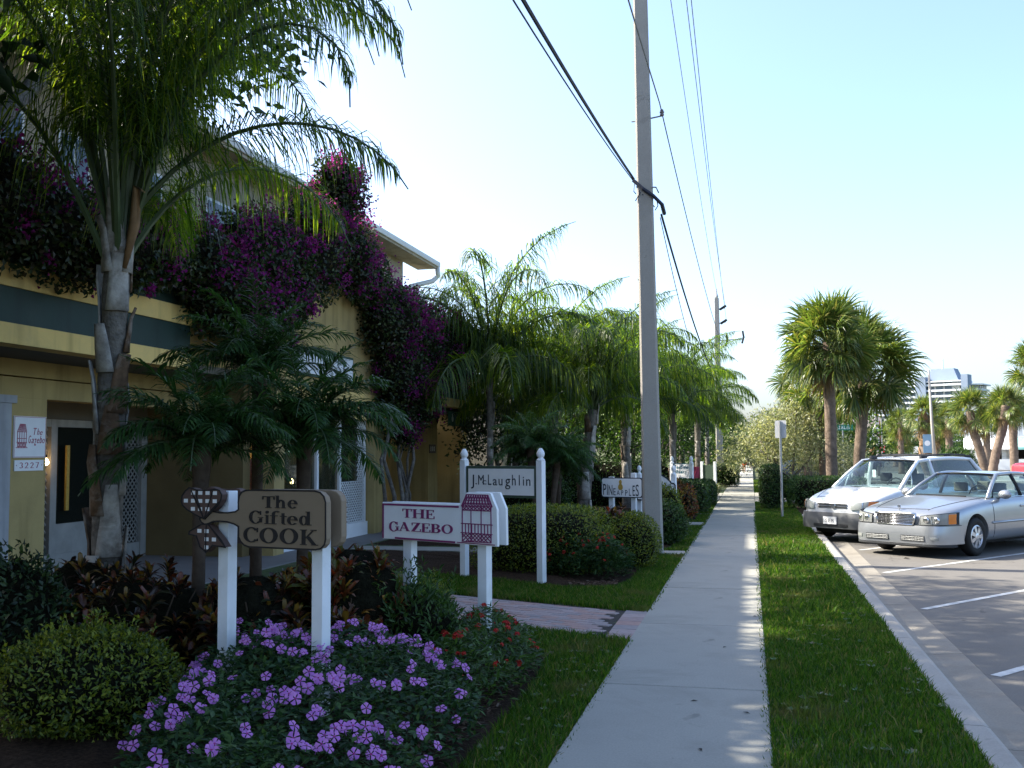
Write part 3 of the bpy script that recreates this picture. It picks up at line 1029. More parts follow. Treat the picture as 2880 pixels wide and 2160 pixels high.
# --- green framed sign between acorn posts
t = thing('hanging_sign', 'white J.McLaughlin sign in a green frame between two white posts with acorn finials', 'sign', (-3.98, 13.68, 0), R(-23.5))
def mc(cx, cy): return (0.055 + (cx - 1110) / 700.0, 1.125 + (612 - cy) / 921.0)
x0, z1 = mc(1110, 212)
x1, z0 = mc(1965, 612)
part('frame', MB().prism([(x0, z0), (x1, z0), (x1, z1), (x0, z1)], 0.0, 0.05), M['sign_green'], t, bevel=0.003)
a0, c1 = mc(1142, 247)
a1, c0 = mc(1937, 578)
for yb in (-0.008, 0.05):
    part('panel', MB().prism([(a0, c0), (a1, c0), (a1, c1), (a0, c1)], yb, yb + 0.008), M['sign_white'], t)
for ch, a, b, c, d in (('J', 1178, 1216, 325, 505), ('.', 1234, 1250, 432, 450), ('M', 1268, 1338, 328, 452), ('c', 1320, 1370, 396, 448), ('L', 1390, 1432, 322, 454), ('a', 1450, 1502, 378, 458), ('u', 1521, 1567, 376, 458),
                       ('g', 1600, 1662, 372, 505), ('h', 1682, 1726, 322, 454), ('l', 1764, 1774, 322, 454), ('i', 1812, 1824, 345, 454), ('n', 1850, 1898, 374, 456)):
    x0, zt = mc(a, c)
    x1, zb = mc(b, d)
    sans(ch, x0, x1, zb, zt, -0.011, 0.003, M['letter_navy'], t)
for x, h in ((0.0, 1.80), (1.33, 1.80)):
    part('post', finial_post(x, 0.025, h, 0.092, 0.17), M['post_white'], t, bevel=0.002)

# --- fruit shop sign
t = thing('fruit_shop_sign', 'white rounded sign reading PINEAPPLES with a gold pineapple, beside the utility pole', 'sign', (-2.97, 20.24, 0.04), R(-15))
def pn(cx, cy): return ((cx - 170) / 835.0, 0.78 + (1365 - cy) / 765.0)
x0, z1 = pn(165, 1062)
x1, z0 = pn(905, 1368)
part('backing', MB().prism(rrect(x0, x1, z0, z1, 0.05), 0.0, 0.05), M['letter_navy'], t)
part('panel', MB().prism(rrect(x0 + .018, x1 - .018, z0 + .018, z1 - .018, 0.045), -0.006, 0.0), M['sign_white'], t)
for ch, a, b, c, d in (('P', 203, 257, 1160, 1326), ('I', 272, 284, 1166, 1328), ('N', 302, 370, 1175, 1332), ('E', 388, 428, 1226, 1332), ('A', 448, 502, 1255, 1328), ('P', 530, 566, 1256, 1330), ('P', 600, 642, 1250, 1337), ('L', 668, 706, 1228, 1336), ('E', 734, 774, 1180, 1336), ('S', 788, 842, 1165, 1342)):
    xa, zt = pn(a, c)
    xb, zb = pn(b, d)
    sans(ch, xa, xb, zb, zt, -0.009, 0.003, M['letter_navy'], t)
xa, zt = pn(475, 1095)
xb, zb = pn(560, 1250)
xc = (xa + xb) / 2
part('pineapple', MB().prism([(xc + (xb - xa) / 2 * r_ * sx, zb + (zt - zb) * f) for sx in (1,) for f, r_ in ((0, .5), (.1, .85), (.25, 1), (.42, .9), (.55, .55), (.62, .45), (.75, .62), (.9, .5), (1, .2))] +
                             [(xc - (xb - xa) / 2 * r_, zb + (zt - zb) * f) for f, r_ in ((1, .2), (.9, .5), (.75, .62), (.62, .45), (.55, .55), (.42, .9), (.25, 1), (.1, .85), (0, .5))], -0.014, -0.006), M['gold_paint'], t)
for x in (0.18, 0.66):
    part('post', sq_post(x, 0.1, 1.19 if x < .5 else 1.27, 0.095), M['post_white'], t, bevel=0.004)

# --- scalloped sign half behind the pole
t = thing('scalloped_sign', 'scalloped white sign with dark outline, mostly behind the utility pole', 'sign', (-2.62, 23.13, 0), R(-17))
W_ = 0.98
half = [(0.0, .60), (0.0, .84), (.03, .88), (.10, .89), (.12, .93), (.2, 1.0), (.32, 1.07), (.49, 1.1)]
pl = half + [(W_ - x, z) for x, z in half[-2::-1]] + [(W_ - .0, .60), (W_ - .05, .55), (W_ - .06, .5), (.06, .5), (.05, .55)]
pl = [(x, z + 0.13) for x, z in pl]
part('board', MB().prism(pl, 0, 0.05), M['sign_white'], t)
part('outline', outline(pl, 0.03, -0.006, 0.001), M['letter_navy'], t)
for ch, a, b in (('D', .07, .19), ('I', .225, .25), ('O', W_ - .23, W_ - .07)):
    sans(ch, a, b, .79, .95, -0.004, 0.005, M['letter_navy'], t)
part('plaque', MB().prism(rrect(W_ - .32, W_ - .06, .665, .725, .02), -0.005, 0.0), M['letter_navy'], t)
for x in (0.07, W_ - 0.07):
    part('post', finial_post(x, 0.1, 1.42, 0.1, 0.22, True), M['post_white'], t)

# --- realty sign
t = thing('realty_sign', 'white SeaSide Realty sign with teal lettering between two acorn-topped posts', 'sign', (-2.33, 30.37, 0), R(-22))
part('panel', MB().prism([(.06, .62), (.57, .62), (.57, 1.36), (.06, 1.36)], 0, 0.04), M['sign_white'], t)
part('border', outline([(.065, .87), (.565, .87), (.565, 1.355), (.065, 1.355)], 0.014, -0.004, 0.001), M['letter_teal'], t)
def word(txt, x0, x1, z0, z1, mat, par, y=-0.004, shear=0.0, weight=0.0, asc=None):
    """a word set in its box: every letter one part"""
    wid = {'i': .35, 'l': .3, 'I': .35, '-': .5, '1': .5, 't': .55, 'f': .55, '.': .3, 'm': 1.5, 'M': 1.3, 'W': 1.5}
    tall = set('bdfhklt')
    desc = set('gjpqy')
    ws = [wid.get(c, 1.0) if c != ' ' else .6 for c in txt]
    tot = sum(ws) + .22 * (len(txt) - 1)
    x = x0
    u = (x1 - x0) / tot
    h = z1 - z0
    for c, w_ in zip(txt, ws):
        if c != ' ':
            a, b = z0, z1
            if c.islower() and c not in tall and c not in desc: b = z0 + h * .68
            if c in desc: a, b = z0 - h * .28, z0 + h * .68
            if c == 't': b = z0 + h * .88
            if c == 'i': b = z0 + h * .95
            if c == '-': a, b = z0 + h * .4, z0 + h * .52
            if c == '.': a, b = z0, z0 + h * .15
            sans(c, x, x + w_ * u, a, b, y, -y, mat, par, shear, weight)
        x += (w_ + .22) * u
word('SeaSide', .09, .53, 1.21, 1.31, M['letter_teal'], t, -0.004, 0.3, 0.01)
word('Realty', .14, .48, 1.07, 1.17, M['letter_teal'], t, -0.004, 0.3, 0.01)
word('331-7761', .17, .45, .9, .95, M['letter_teal'], t, -0.004)
for x in (0.0, 0.63):
    part('post', finial_post(x, 0.02, 1.58, 0.1, 0.2), M['post_white'], t)

# --- two white posts carrying a dark board
t = thing('small_board_sign', 'dark sign board between two plain white posts near the second utility pole', 'sign', (-1.95, 41, 0), R(-20))
part('board', MB().box((.05, 0, .55), (.5, .04, 1.15)), M['sign_green'], t)
for x in (0.0, 0.55):
    part('post', sq_post(x, 0.02, 1.3, 0.1), M['post_white'], t)

# ================================================================== THE SHOP BUILDING
B = thing('shop_building', 'yellow stucco shop building with green fascia bands and a recessed upper floor', 'building', (-8.0, 12, 0))
def bb(name, a, b, mat, par=B, **k):
    off = (8.0, -12, 0)
    return part(name, MB().box(tuple(p + q for p, q in zip(a, off)), tuple(p + q for p, q in zip(b, off))), mat, par, **k)
Y0 = -3.0
for (ya, yb) in ((Y0, 13.2), (21.0, 34.5)):
    bb('lower_band', (-8.3, ya, 3.0), (-8.0, yb, 3.23), M['stucco_cream'])
    bb('green_fascia', (-8.3, ya, 3.2301), (-8.03, yb, 3.64), M['fascia_green'])
    bb('upper_band', (-8.3, ya, 3.6401), (-8.0, yb, 3.9), M['stucco_cream'])
    bb('balcony_rail', (-8.22, ya, 3.9001), (-8.06, yb, 4.1), M['fascia_green'])
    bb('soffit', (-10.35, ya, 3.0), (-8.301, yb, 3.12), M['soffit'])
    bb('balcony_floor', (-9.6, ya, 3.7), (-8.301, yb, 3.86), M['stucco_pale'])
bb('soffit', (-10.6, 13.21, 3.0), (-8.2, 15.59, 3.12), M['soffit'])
bb('balcony_floor', (-9.6, 13.21, 3.7), (-8.6, 15.59, 3.86), M['stucco_pale'])
bb('fascia_return', (-8.62, 13.21, 3.125), (-8.3, 15.59, 3.9), M['stucco_yellow'])
# ground floor, near wing
bb('beam', (-9.5, Y0, 2.78), (-9.21, 15.59, 2.995), M['stucco_yellow'])
bb('beam', (-9.5, Y0, 2.5), (-9.2, 15.59, 2.76), M['stucco_yellow'])
bb('column', (-9.5, 10.95, -0.05), (-9.2, 11.62, 2.499), M['stucco_yellow'])
bb('wall', (-10.55, 11.621, -0.05), (-10.3, 12.35, 2.6), M['stucco_pale'])
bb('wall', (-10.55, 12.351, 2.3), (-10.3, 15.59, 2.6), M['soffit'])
bb('wall', (-10.29, 11.1, -0.05), (-9.51, 11.6, 2.49), M['stucco_shaded'])
bb('wall', (-10.5, 15.6, -0.05), (-8.45, 15.85, 2.99), M['stucco_shaded'])
# shop window at the very edge of the picture
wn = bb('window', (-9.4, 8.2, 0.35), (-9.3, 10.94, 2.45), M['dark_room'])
off = Vector((8.0, -12, 0))
def sub(name, a, b, mat, par, **k):
    return bb(name, a, b, mat, par, **k)
M['jamb_white'] = surf('jamb_white', (0.34, 0.35, 0.36), 0.55, 0.12, 4, 0.3, streak=0.6)
sub('jamb', (-9.35, 10.72, 0.0), (-9.17, 10.93, 2.42), M['jamb_white'], wn)
sub('head_trim', (-9.35, 8.2, 2.421), (-9.15, 11.0, 2.52), M['jamb_white'], wn)
sub('pane', (-9.28, 8.2, 0.4), (-9.27, 10.719, 2.42), M['glass_shop'], wn)
bb('wall', (-9.5, Y0, -0.05), (-9.2, 10.71, 0.34), M['stucco_pale'])
# lattice door set
def lattice(y0, y1, z0, z1, x, step=0.11, wd=0.018, th=0.012):
    """diagonal strips crossing inside a rectangle in the plane x"""
    mb = MB()
    W2, H2 = y1 - y0, z1 - z0
    for sgn in (1, -1):
        k = -int(H2 / step) - 1
        while k * step < W2:
            c = k * step
            pts = []
            a0, a1 = max(0, -c), min(H2, W2 - c)
            if a1 > a0 + 0.01:
                p, q = (c + a0, a0), (c + a1, a1)
                if sgn < 0:
                    p, q = (W2 - p[0], p[1]), (W2 - q[0], q[1])
                d = Vector((q[0] - p[0], q[1] - p[1])).normalized()
                n = Vector((-d.y, d.x)) * wd / 2
                xa = x + (0 if sgn > 0 else th)
                pl = [(p[0] - n.x, p[1] - n.y), (q[0] - n.x, q[1] - n.y), (q[0] + n.x, q[1] + n.y), (p[0] + n.x, p[1] + n.y)]
                vs = [(xa + 8.0, y0 - 12 + u, z0 + v) for u, v in pl] + [(xa + th + 8.0, y0 - 12 + u, z0 + v) for u, v in pl]
                mb.add(vs, [(3, 2, 1, 0), (4, 5, 6, 7), (0, 1, 5, 4), (1, 2, 6, 5), (2, 3, 7, 6), (3, 0, 4, 7)])
            k += 1
    return mb
M['door_white'] = surf('door_white', (0.27, 0.27, 0.25), 0.55, 0.15, 4, 0.3, streak=0.6)
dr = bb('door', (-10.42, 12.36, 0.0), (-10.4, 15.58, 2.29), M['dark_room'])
for (ya, yb) in ((12.36, 12.52), (13.1, 13.24), (14.62, 14.76), (15.42, 15.58)):
    sub('door_frame', (-10.39, ya, 0.0), (-10.28, yb, 2.295), M['door_white'], dr)
sub('door_frame', (-10.385, 12.521, 2.18), (-10.285, 15.419, 2.294), M['door_white'], dr)
sub('kick_panel', (-10.385, 12.521, 0.0), (-10.3, 15.419, 0.25), M['door_white'], dr)
for (ya, yb) in ((12.521, 13.099), (14.761, 15.419)):
    part('lattice', lattice(ya, yb, 0.251, 2.179, -10.36), M['door_white'], dr)
sub('door_panel', (-10.38, 13.241, 0.251), (-10.32, 14.619, 0.7), M['door_white'], dr)
sub('pane', (-10.37, 13.241, 0.701), (-10.36, 14.619, 2.179), M['glass_shop'], dr)
sub('door_bar', (-10.3, 13.45, 0.9), (-10.27, 13.52, 1.9), M['gold_paint'], dr)
# the projecting bay with the lattice window
bb('wall', (-8.4, 15.6, 3.0), (-8.0, 20.99, 5.2), M['stucco_yellow'])
bb('wall', (-8.4, 15.86, -0.05), (-8.0, 16.25, 2.999), M['stucco_yellow'])
bb('wall', (-8.4, 20.55, -0.05), (-8.0, 20.99, 2.999), M['stucco_yellow'])
bb('lintel', (-8.4, 16.26, 2.45), (-7.98, 20.54, 2.999), M['stucco_cream'])
wn = bb('window', (-9.6, 16.3, 0.0), (-9.58, 20.5, 2.44), M['stucco_cream'])
for ya in (16.26, 18.0, 19.1, 20.44):
    sub('mullion', (-8.28, ya, 0.0), (-8.18, ya + 0.09, 2.449), M['white_paint'] if ya > 17 else M['sign_black'], wn)
sub('sill', (-8.3, 16.351, 0.0), (-8.1, 20.439, 0.28), M['white_paint'], wn)
sub('pane', (-8.24, 16.351, 0.281), (-8.23, 20.43, 2.449), M['glass_shop'], wn)
part('lattice', lattice(19.191, 20.439, 0.281, 1.15, -8.22, 0.1), M['white_paint'], wn)
part('lattice', lattice(20.1, 20.439, 1.16, 2.44, -8.22, 0.1), M['white_paint'], wn)
part('lattice', lattice(18.091, 19.099, 0.281, 0.75, -8.22, 0.1), M['white_paint'], wn)
# inside the shop: dark floor and goods seen through the glass
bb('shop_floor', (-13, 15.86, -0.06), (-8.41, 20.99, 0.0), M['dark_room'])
# upper floor
bb('wall', (-10.0, Y0, 3.87), (-9.6, 26.6, 7.2), M['stucco_pale'])
bb('wall', (-16, 26.601, 3.13), (-9.6, 26.9, 7.2), M['stucco_pale'])
bb('eave', (-9.6, Y0, 7.2), (-8.98, 28.2, 7.26), M['stucco_pale'])
bb('gutter', (-9.1, Y0, 7.261), (-8.93, 28.35, 7.42), M['gutter_white'], bevel=0.02)
part('downspout', MB().tube([(-9.0 + 8, 28.25 - 12, 7.3), (-9.0 + 8, 28.3 - 12, 7.0), (-9.1 + 8, 28.1 - 12, 6.82), (-9.4 + 8, 27.0 - 12, 6.5), (-9.5 + 8, 26.85 - 12, 6.35), (-9.5 + 8, 26.85 - 12, 4.0)], 0.075, 10), M['gutter_white'], B, True)
mb = MB()
rf = [(-8.98, 7.43), (-14.5, 9.4), (-20, 7.43)]
vs = [(x + 8, ye_ - 12, z) for ye_ in (Y0, 28.3) for x, z in rf] + [(x + 8, ye_ - 12, z - .12) for ye_ in (Y0, 28.3) for x, z in rf]
mb.add(vs, [(0, 3, 4, 1), (1, 4, 5, 2), (6, 7, 10, 9), (7, 8, 11, 10), (0, 1, 7, 6), (1, 2, 8, 7), (3, 9, 10, 4), (4, 10, 11, 5), (0, 6, 9, 3), (2, 5, 11, 8)])
part('roof', mb, M['roof_tile'], B)
for ya, yb in ((7.4, 9.0), (9.9, 11.5), (12.2, 12.9), (13.4, 14.8), (16.2, 17.6), (19.5, 21.0), (23.4, 24.8)):
    wn = bb('window', (-9.62, ya, 4.7), (-9.57, yb, 6.45), M['white_paint'])
    ym = (ya + yb) / 2
    for (a, b_) in ((ya + .06, ym - .03), (ym + .03, yb - .06)):
        sub('pane', (-9.569, a, 4.76), (-9.555, b_, 6.39), M['glass_sky'], wn)
# far wing, ground floor
bb('column', (-10.6, 28.1, -0.05), (-9.25, 29.0, 2.999), M['stucco_yellow'])
bb('column', (-10.2, 31.9, -0.05), (-9.3, 32.5, 2.999), M['stucco_yellow'])
bb('wall', (-10.9, 21.0, -0.05), (-10.65, 28.0, 2.999), M['stucco_yellow'])
bb('wall', (-10.6, 29.01, -0.05), (-10.4, 34.5, 0.6), M['stucco_pale'])
bb('wall', (-8.4, 21.0, -0.05), (-8.15, 21.6, 2.999), M['stucco_yellow'])
wn = bb('window', (-11.6, 29.01, 0.61), (-11.58, 34.4, 2.99), M['dark_room'])
sub('pane', (-10.5, 29.01, 0.61), (-10.49, 34.4, 2.7), M['glass_shop'], wn)
sub('sill', (-10.55, 29.02, 0.56), (-10.3, 34.4, 0.605), M['white_paint'], wn)
for ya in (30.3, 33.2):
    sub('mullion', (-10.52, ya, 0.61), (-10.42, ya + .09, 2.99), M['white_paint'], wn)
bb('back_wall', (-16, Y0, -0.05), (-15.7, 34.5, 3.0), M['dark_room'])
bb('end_wall', (-15.69, 34.3, -0.05), (-10.7, 34.5, 3.0), M['stucco_pale'])

# green canvas awning with the shop's name
t = thing('canvas_awning', 'dark green canvas awning with pale Pineapples lettering under the fascia', 'awning', (-8.35, 27.2, 0))
mb = MB()
mb.add([(0, 0, 2.92), (0, 2.6, 2.92), (0, 2.6, 2.5), (0, 0, 2.5)], [(0, 1, 2, 3)])
mb.add([(-.015, 0, 2.5), (-.015, 2.6, 2.5), (-.015, 2.6, 2.92), (-.015, 0, 2.92)], [(0, 1, 2, 3)])
awm = surf('awning_canvas', (0.05, 0.12, 0.085), 0.85, 0.1, 4, 0.15, bmp=0.1, bscale=80)
part('valance', mb, awm, t)
part('canvas', MB().add([(-.002, 0.01, 2.93), (-.002, 2.59, 2.93), (-1.6, 2.59, 2.98), (-1.6, 0.01, 2.98)], [(0, 1, 2, 3)]), awm, t)
g_ = thing('temporary', None, None)
lt = surf('awning_print', (0.5, 0.55, 0.48), 0.8, 0.05, 5, 0.1)
before = set(bpy.data.objects)
word('Pineapples', 0.78, 2.48, 2.66, 2.86, lt, t, -0.004)
for o in set(bpy.data.objects) - before:
    # the word was set in (x, z); turn it so that it reads along the street front
    for v in o.data.vertices:
        v.co = Vector((0.004 - v.co.y * 0, v.co.x, v.co.z)) + Vector((-0.0 + (-v.co.y) * 0.5, 0, 0))
bpy.data.objects.remove(g_)
part('pineapple', MB().add([(0.004, .42 + .09 * r_ * s_, 2.62 + .25 * f) for s_, seq in ((1, ((0, .5), (.25, 1), (.5, .9), (.65, .4), (.85, .6), (1, .1))), (-1, ((1, .1), (.85, .6), (.65, .4), (.5, .9), (.25, 1), (0, .5)))) for f, r_ in seq], [tuple(range(12))]), lt, t)

# wall plaques
def wallword(par, items, x):
    """items: (char kind, ch, y0, y1, z0, z1): letters fixed to a wall that faces the street"""
    for kind, ch, a, b, c, d, mt in items:
        before = set(bpy.data.objects)
        (serif if kind == 's' else sans)(ch, a, b, c, d, -0.003, 0.0025, mt, par, *((0.3,) if kind == 'i' else ()))
        for o in set(bpy.data.objects) - before:
            for v in o.data.vertices:
                v.co = Vector((x - v.co.y, v.co.x, v.co.z))
t = thing('wall_plaque', 'white shop plaque with a red gazebo drawing and script The Gazebo on yellow column', 'sign', (-9.2, 10.97, 1.72))
part('plate', MB().box((0.0, .02, 0), (0.02, .62, .54)), M['sign_white'], t, bevel=0.002)
mb = MB()
for (a, b) in (((.03, .01), (.61, .01)), ((.03, .53), (.61, .53)), ((.03, .01), (.03, .53)), ((.61, .01), (.61, .53))):
    mb.box((0.019, min(a[0], b[0]) - .003, min(a[1], b[1]) - .003), (0.0215 + .0003 * (a[0] == b[0]), max(a[0], b[0]) + .003, max(a[1], b[1]) + .003))
part('border', mb, M['crimson_paint'], t)
S = []
def L2(a, b): S.append((a, b))
for k in range(8):
    L2((.10 + .15 * k / 7 * .62 + .03, .435), (.08 + .17 * k / 7, .335))
for z in (.435, .41, .385, .36, .335): L2((.13 - (.435 - z) * .5, z), (.20 + (.435 - z) * .5, z))
for yv in (.085, .125, .165, .205, .245): L2((yv, .335), (yv, .20))
L2((.08, .25), (.25, .25)); L2((.075, .2), (.255, .2)); L2((.06, .13), (.27, .13))
for k in range(6): L2((.08 + .028 * k, .2), (.11 + .028 * k, .13)); L2((.11 + .028 * k, .2), (.08 + .028 * k, .13))
mb = MB()
line_bars(mb, S, 0.008, -0.002, 0.0005)
mb.v = [(0.02 - p[1] + 0.0005, p[0], p[2]) for p in mb.v]
part('gazebo_drawing', mb, M['crimson_paint'], t)
wallword(t, [('i', 'T', .38, .44, .30, .39, M['crimson_paint']), ('i', 'h', .445, .49, .30, .385, M['crimson_paint']), ('i', 'e', .50, .55, .30, .35, M['crimson_paint'])] +
         [('i', c, .29 + .052 * k, .29 + .052 * k + .044, .19 - (.03 if c in 'gz' else 0), .29 if c in 'Gb' else .25, M['crimson_paint']) for k, c in enumerate('Gazebo')], 0.02)
t = thing('number_plaque', 'small white house number plaque 3227 below the gazebo plaque', 'sign', (-9.2, 11.0, 1.55))
part('plate', MB().box((0, .02, 0), (0.015, .56, .14)), M['sign_white'], t, bevel=0.002)
wallword(t, [('s', c, .11 + .1 * k, .17 + .1 * k, .035, .11, M['crimson_paint']) for k, c in enumerate('3227')] + [('s', 'O', .05, .06, .065, .08, M['crimson_paint']), ('s', 'O', .52, .53, .065, .08, M['crimson_paint'])], 0.015)
t = thing('number_plaque', 'small dark unit number plaque on the yellow pier of the far wing', 'sign', (-9.25, 28.2, 1.72))
part('plate', MB().box((0, 0, 0), (0.02, .6, .26)), M['gingham_brown'], t)
wallword(t, [('n', c, .1 + .14 * k, .13 + .14 * k + (.06 if c != '1' else 0), .06, .2, M['sign_white']) for k, c in enumerate('110')], 0.02)
t = thing('shop_front_sign', 'long white shop sign in a dark frame above the lattice window', 'sign', (-8.0, 16.4, 3.18))
part('frame', MB().box((0.0, 0, 0), (.05, 2.85, .52)), M['sign_green'], t)
part('panel', MB().box((.0501, .05, .05), (.06, 2.8, .47)), M['white_paint'], t)
wallword(t, [('n', 'S', 2.0, 2.2, .14, .36, M['letter_navy']), ('n', 'E', 2.3, 2.48, .14, .36, M['letter_navy'])], 0.06)

# goods and small lamps in the shop window
lampw = lampmat('shop_bulb', (1.0, 0.62, 0.28), 18.0)
for i, (x, y_, z, lb) in enumerate(((-8.9, 17.1, 2.05, 'small warm lamp hanging high behind the shop window glass'), (-8.8, 17.75, 1.98, 'warm ceiling lamp beside the black window mullion'), (-8.75, 18.1, 1.2, 'lit candle-like lamp low in the shop window'), (-10.2, 12.9, 1.65, 'tiny warm lamp seen in the lattice door'), (-10.05, 30.1, 1.5, 'small warm lamp inside the far shop window'))):
    mb = MB().lathe([(.004, -.05), (.03, -.03), (.036, 0), (.02, .035), (.008, .06)], (0, 0, 0), 10)
    t = thing('window_lamp', lb, 'lamp', (x, y_, z))
    part('bulb', mb, lampw, t, True)
    part('socket', MB().tube([(0, 0, .055), (0, 0, .11)], .012, 6), M['sign_black'], t)
t = thing('mannequin', 'headless mannequin in patterned pink blouse and blue skirt in the shop window', 'mannequin', (-8.75, 16.75, 0.28))
part('blouse', MB().lathe([(.1, .75), (.17, .85), (.2, 1.05), (.23, 1.25), (.17, 1.36), (.06, 1.42), (.05, 1.5)], (0, 0, 0), 14), surf('blouse_cloth', (0.4, 0.24, 0.3), 0.8, 0.5, 40, 0.2), t, True)
part('skirt', MB().lathe([(.26, .15), (.24, .4), (.2, .65), (.14, .78)], (0, 0, 0), 14), surf('skirt_cloth', (0.03, 0.06, 0.2), 0.8, 0.2, 10, 0.2), t, True)
part('stand', MB().lathe([(.14, 0), (.14, .015), (.015, .03), (.015, .3)], (0, 0, 0), 12), M['metal_grey'], t)

# the next shop along the row, mostly behind palms
t = thing('neighbour_shop', 'low pale shop with blue awnings beyond the yellow building', 'building', (-8.6, 37, 0))
part('wall', MB().box((-6, 0, -.05), (-.6, 22, 4.3)), M['stucco_pale'], t)
part('parapet', MB().box((-6.1, -.1, 4.301), (-.5, 22.1, 4.6)), M['white_paint'], t)
am = surf('blue_awning', (0.3, 0.42, 0.5), 0.8, 0.1, 4, 0.2)
for k in range(4):
    y1 = 1.0 + k * 5.3
    part('awning', MB().add([(-.59, y1, 3.1), (-.59, y1 + 3.6, 3.1), (.5, y1 + 3.6, 2.45), (.5, y1, 2.45), (.5, y1, 2.25), (.5, y1 + 3.6, 2.25)], [(0, 3, 2, 1), (3, 4, 5, 2)]), am, t)
    wn = part('window', MB().box((-.6, y1 + .3, .5), (-.56, y1 + 3.3, 2.3)), M['white_paint'], t)
    part('pane', MB().box((-.559, y1 + .38, .58), (-.55, y1 + 3.22, 2.22)), M['glass_sky'], wn)

# ================================================================== POLES AND WIRES
polem = concrete('pole_concrete', (0.34, 0.32, 0.285), (0.27, 0.25, 0.22), 1.2)
def conc_pole(name, label, base, top, w0, w1, rz):
    t = thing(name, label, 'utility pole', (base[0], base[1], 0), 0, 'concrete utility poles')
    dx, dy, h = top[0] - base[0], top[1] - base[1], top[2]
    mb = MB()
    vs = []
    n = 12
    for k in range(n + 1):
        f = k / n
        hw = (w0 + (w1 - w0) * f) / 2
        ch = hw * 0.22
        c = Vector((dx * f, dy * f, -0.3 + (h + .3) * f))
        for (a, b_) in ((-1, -1), (1, -1), (1, 1), (-1, 1)):
            seq = [(a * (hw - ch), b_ * hw), (a * hw, b_ * (hw - ch))]
            if (a, b_) in ((1, -1), (-1, 1)):
                pass
            else:
                seq = seq[::-1]
            for (px, py) in seq:
                ca, sa = math.cos(rz), math.sin(rz)
                vs.append((c.x + px * ca - py * sa, c.y + px * sa + py * ca, c.z))
    fs = [(i * 8 + k, i * 8 + (k + 1) % 8, (i + 1) * 8 + (k + 1) % 8, (i + 1) * 8 + k) for i in range(n) for k in range(8)]
    fs.append(tuple(range(n * 8, n * 8 + 8)))
    mb.add(vs, fs)
    part('shaft', mb, polem, t)
    return t
P1 = conc_pole('utility_pole', 'square concrete utility pole rising beside the sidewalk behind the McLaughlin sign', (-1.66, 17.35), (-1.72, 17.0, 11.6), 0.335, 0.225, R(4))
P2_ = conc_pole('utility_pole', 'thin far concrete utility pole with side-arm insulators above the palms', (-1.72, 57.2), (-1.72, 57.2, 10.3), 0.42, 0.26, 0)
M['alloy_tag'] = surf('alloy_tag', (0.45, 0.45, 0.45), .4, .1, 8, .5, metal=.5)
def insulator(par, x, y, z, s=1.0, dirx=1):
    mb = MB()
    mb.tube([(x, y, z), (x + dirx * .28 * s, y, z + .03)], .018 * s, 6)
    o = part('bracket', mb, M['metal_grey'], par)
    prof = [(.02, 0), (.05, .02), (.05, .05), (.03, .06), (.055, .08), (.055, .11), (.03, .12), (.045, .14), (.02, .17)]
    p = part('insulator', MB().lathe([(a * s, b * s) for a, b in prof], (x + dirx * .28 * s, y, z + .02), 10), surf('porcelain', (.16, .13, .12), .35, .1, 5, .5), par, True)
insulator(P1, 0.07, -.17, 7.55 - 0.02, .75)
part('bolt', MB().tube([(-.17, -.17, 7.5), (-.25, -.17, 7.5)], .012, 6), M['metal_grey'], P1)
mb = MB()
rr = random.Random(3)
for k in range(9):
    z = 6.2 + rr.uniform(-.28, .14)
    a = rr.uniform(-.2, .25)
    p0 = Vector((-.2 + k * .045, -.32 + .02 * k, 6.35 - .03 * k))
    mb.tube([p0, p0 + Vector((rr.uniform(-.06, .08), -.05, -.14)), p0 + Vector((rr.uniform(-.08, .1), -.02, rr.uniform(-.32, -.1)))], .009, 5)
mb.tube([(-.22, -.3, 6.42), (-.05, -.34, 6.25), (.12, -.34, 6.12), (.26, -.25, 5.98), (.27, .1, 5.9)], .035, 6)
part('cable_clamp', mb, M['cable_black'], P1)
part('strap', MB().tube([(-.17, -.31, 6.3), (.17, -.31, 6.27), (.18, .05, 6.27)], .014, 6), M['metal_grey'], P1)
part('ground_wire', MB().tube([(-.168 + .003 * k, -.12 - .01 * k, -.1 + .65 * k) for k in range(17)], .008, 5), M['wire_grey'], P1)
for z in (.9, 1.6, 2.35, 3.1, 3.9, 4.7):
    part('staple', MB().box((-.185, -.16, z), (-.14, -.1, z + .025)), M['metal_grey'], P1)
part('pole_tag', MB().box((-.045, -.172 - .012, 2.05), (.045, -.168, 2.17)), M['alloy_tag'], P1)
part('pole_tag', MB().box((-.02, -.18, 2.35), (.03, -.166, 2.42)), M['gold_paint'], P1)
for z, dx in ((9.75, .47), (8.95, .5)):
    mb = MB().tube([(.1, 0, z - .1), (dx, 0, z)], .035, 6)
    part('bracket', mb, M['metal_grey'], P2_)
    part('insulator', MB().tube([(dx - .3, 0, z - .1), (dx + .05, 0, z + .12)], .07, 8), M['sign_black'], P2_)
part('insulator', MB().lathe([(.08, 0), (.1, .1), (.05, .3), (.02, .55)], (0, 0, 10.3), 8), M['metal_grey'], P2_)
for dx, z in ((.45, 7.9), (1.35, 8.05)):
    part('cutout_switch', MB().tube([(dx, 0, z - .35), (dx + .1, 0, z), (dx + .05, 0, z + .35)], .06, 6), M['sign_black'], P2_)
part('bracket', MB().tube([(.15, 0, 7.9), (1.4, 0, 7.95)], .03, 6), M['metal_grey'], P2_)

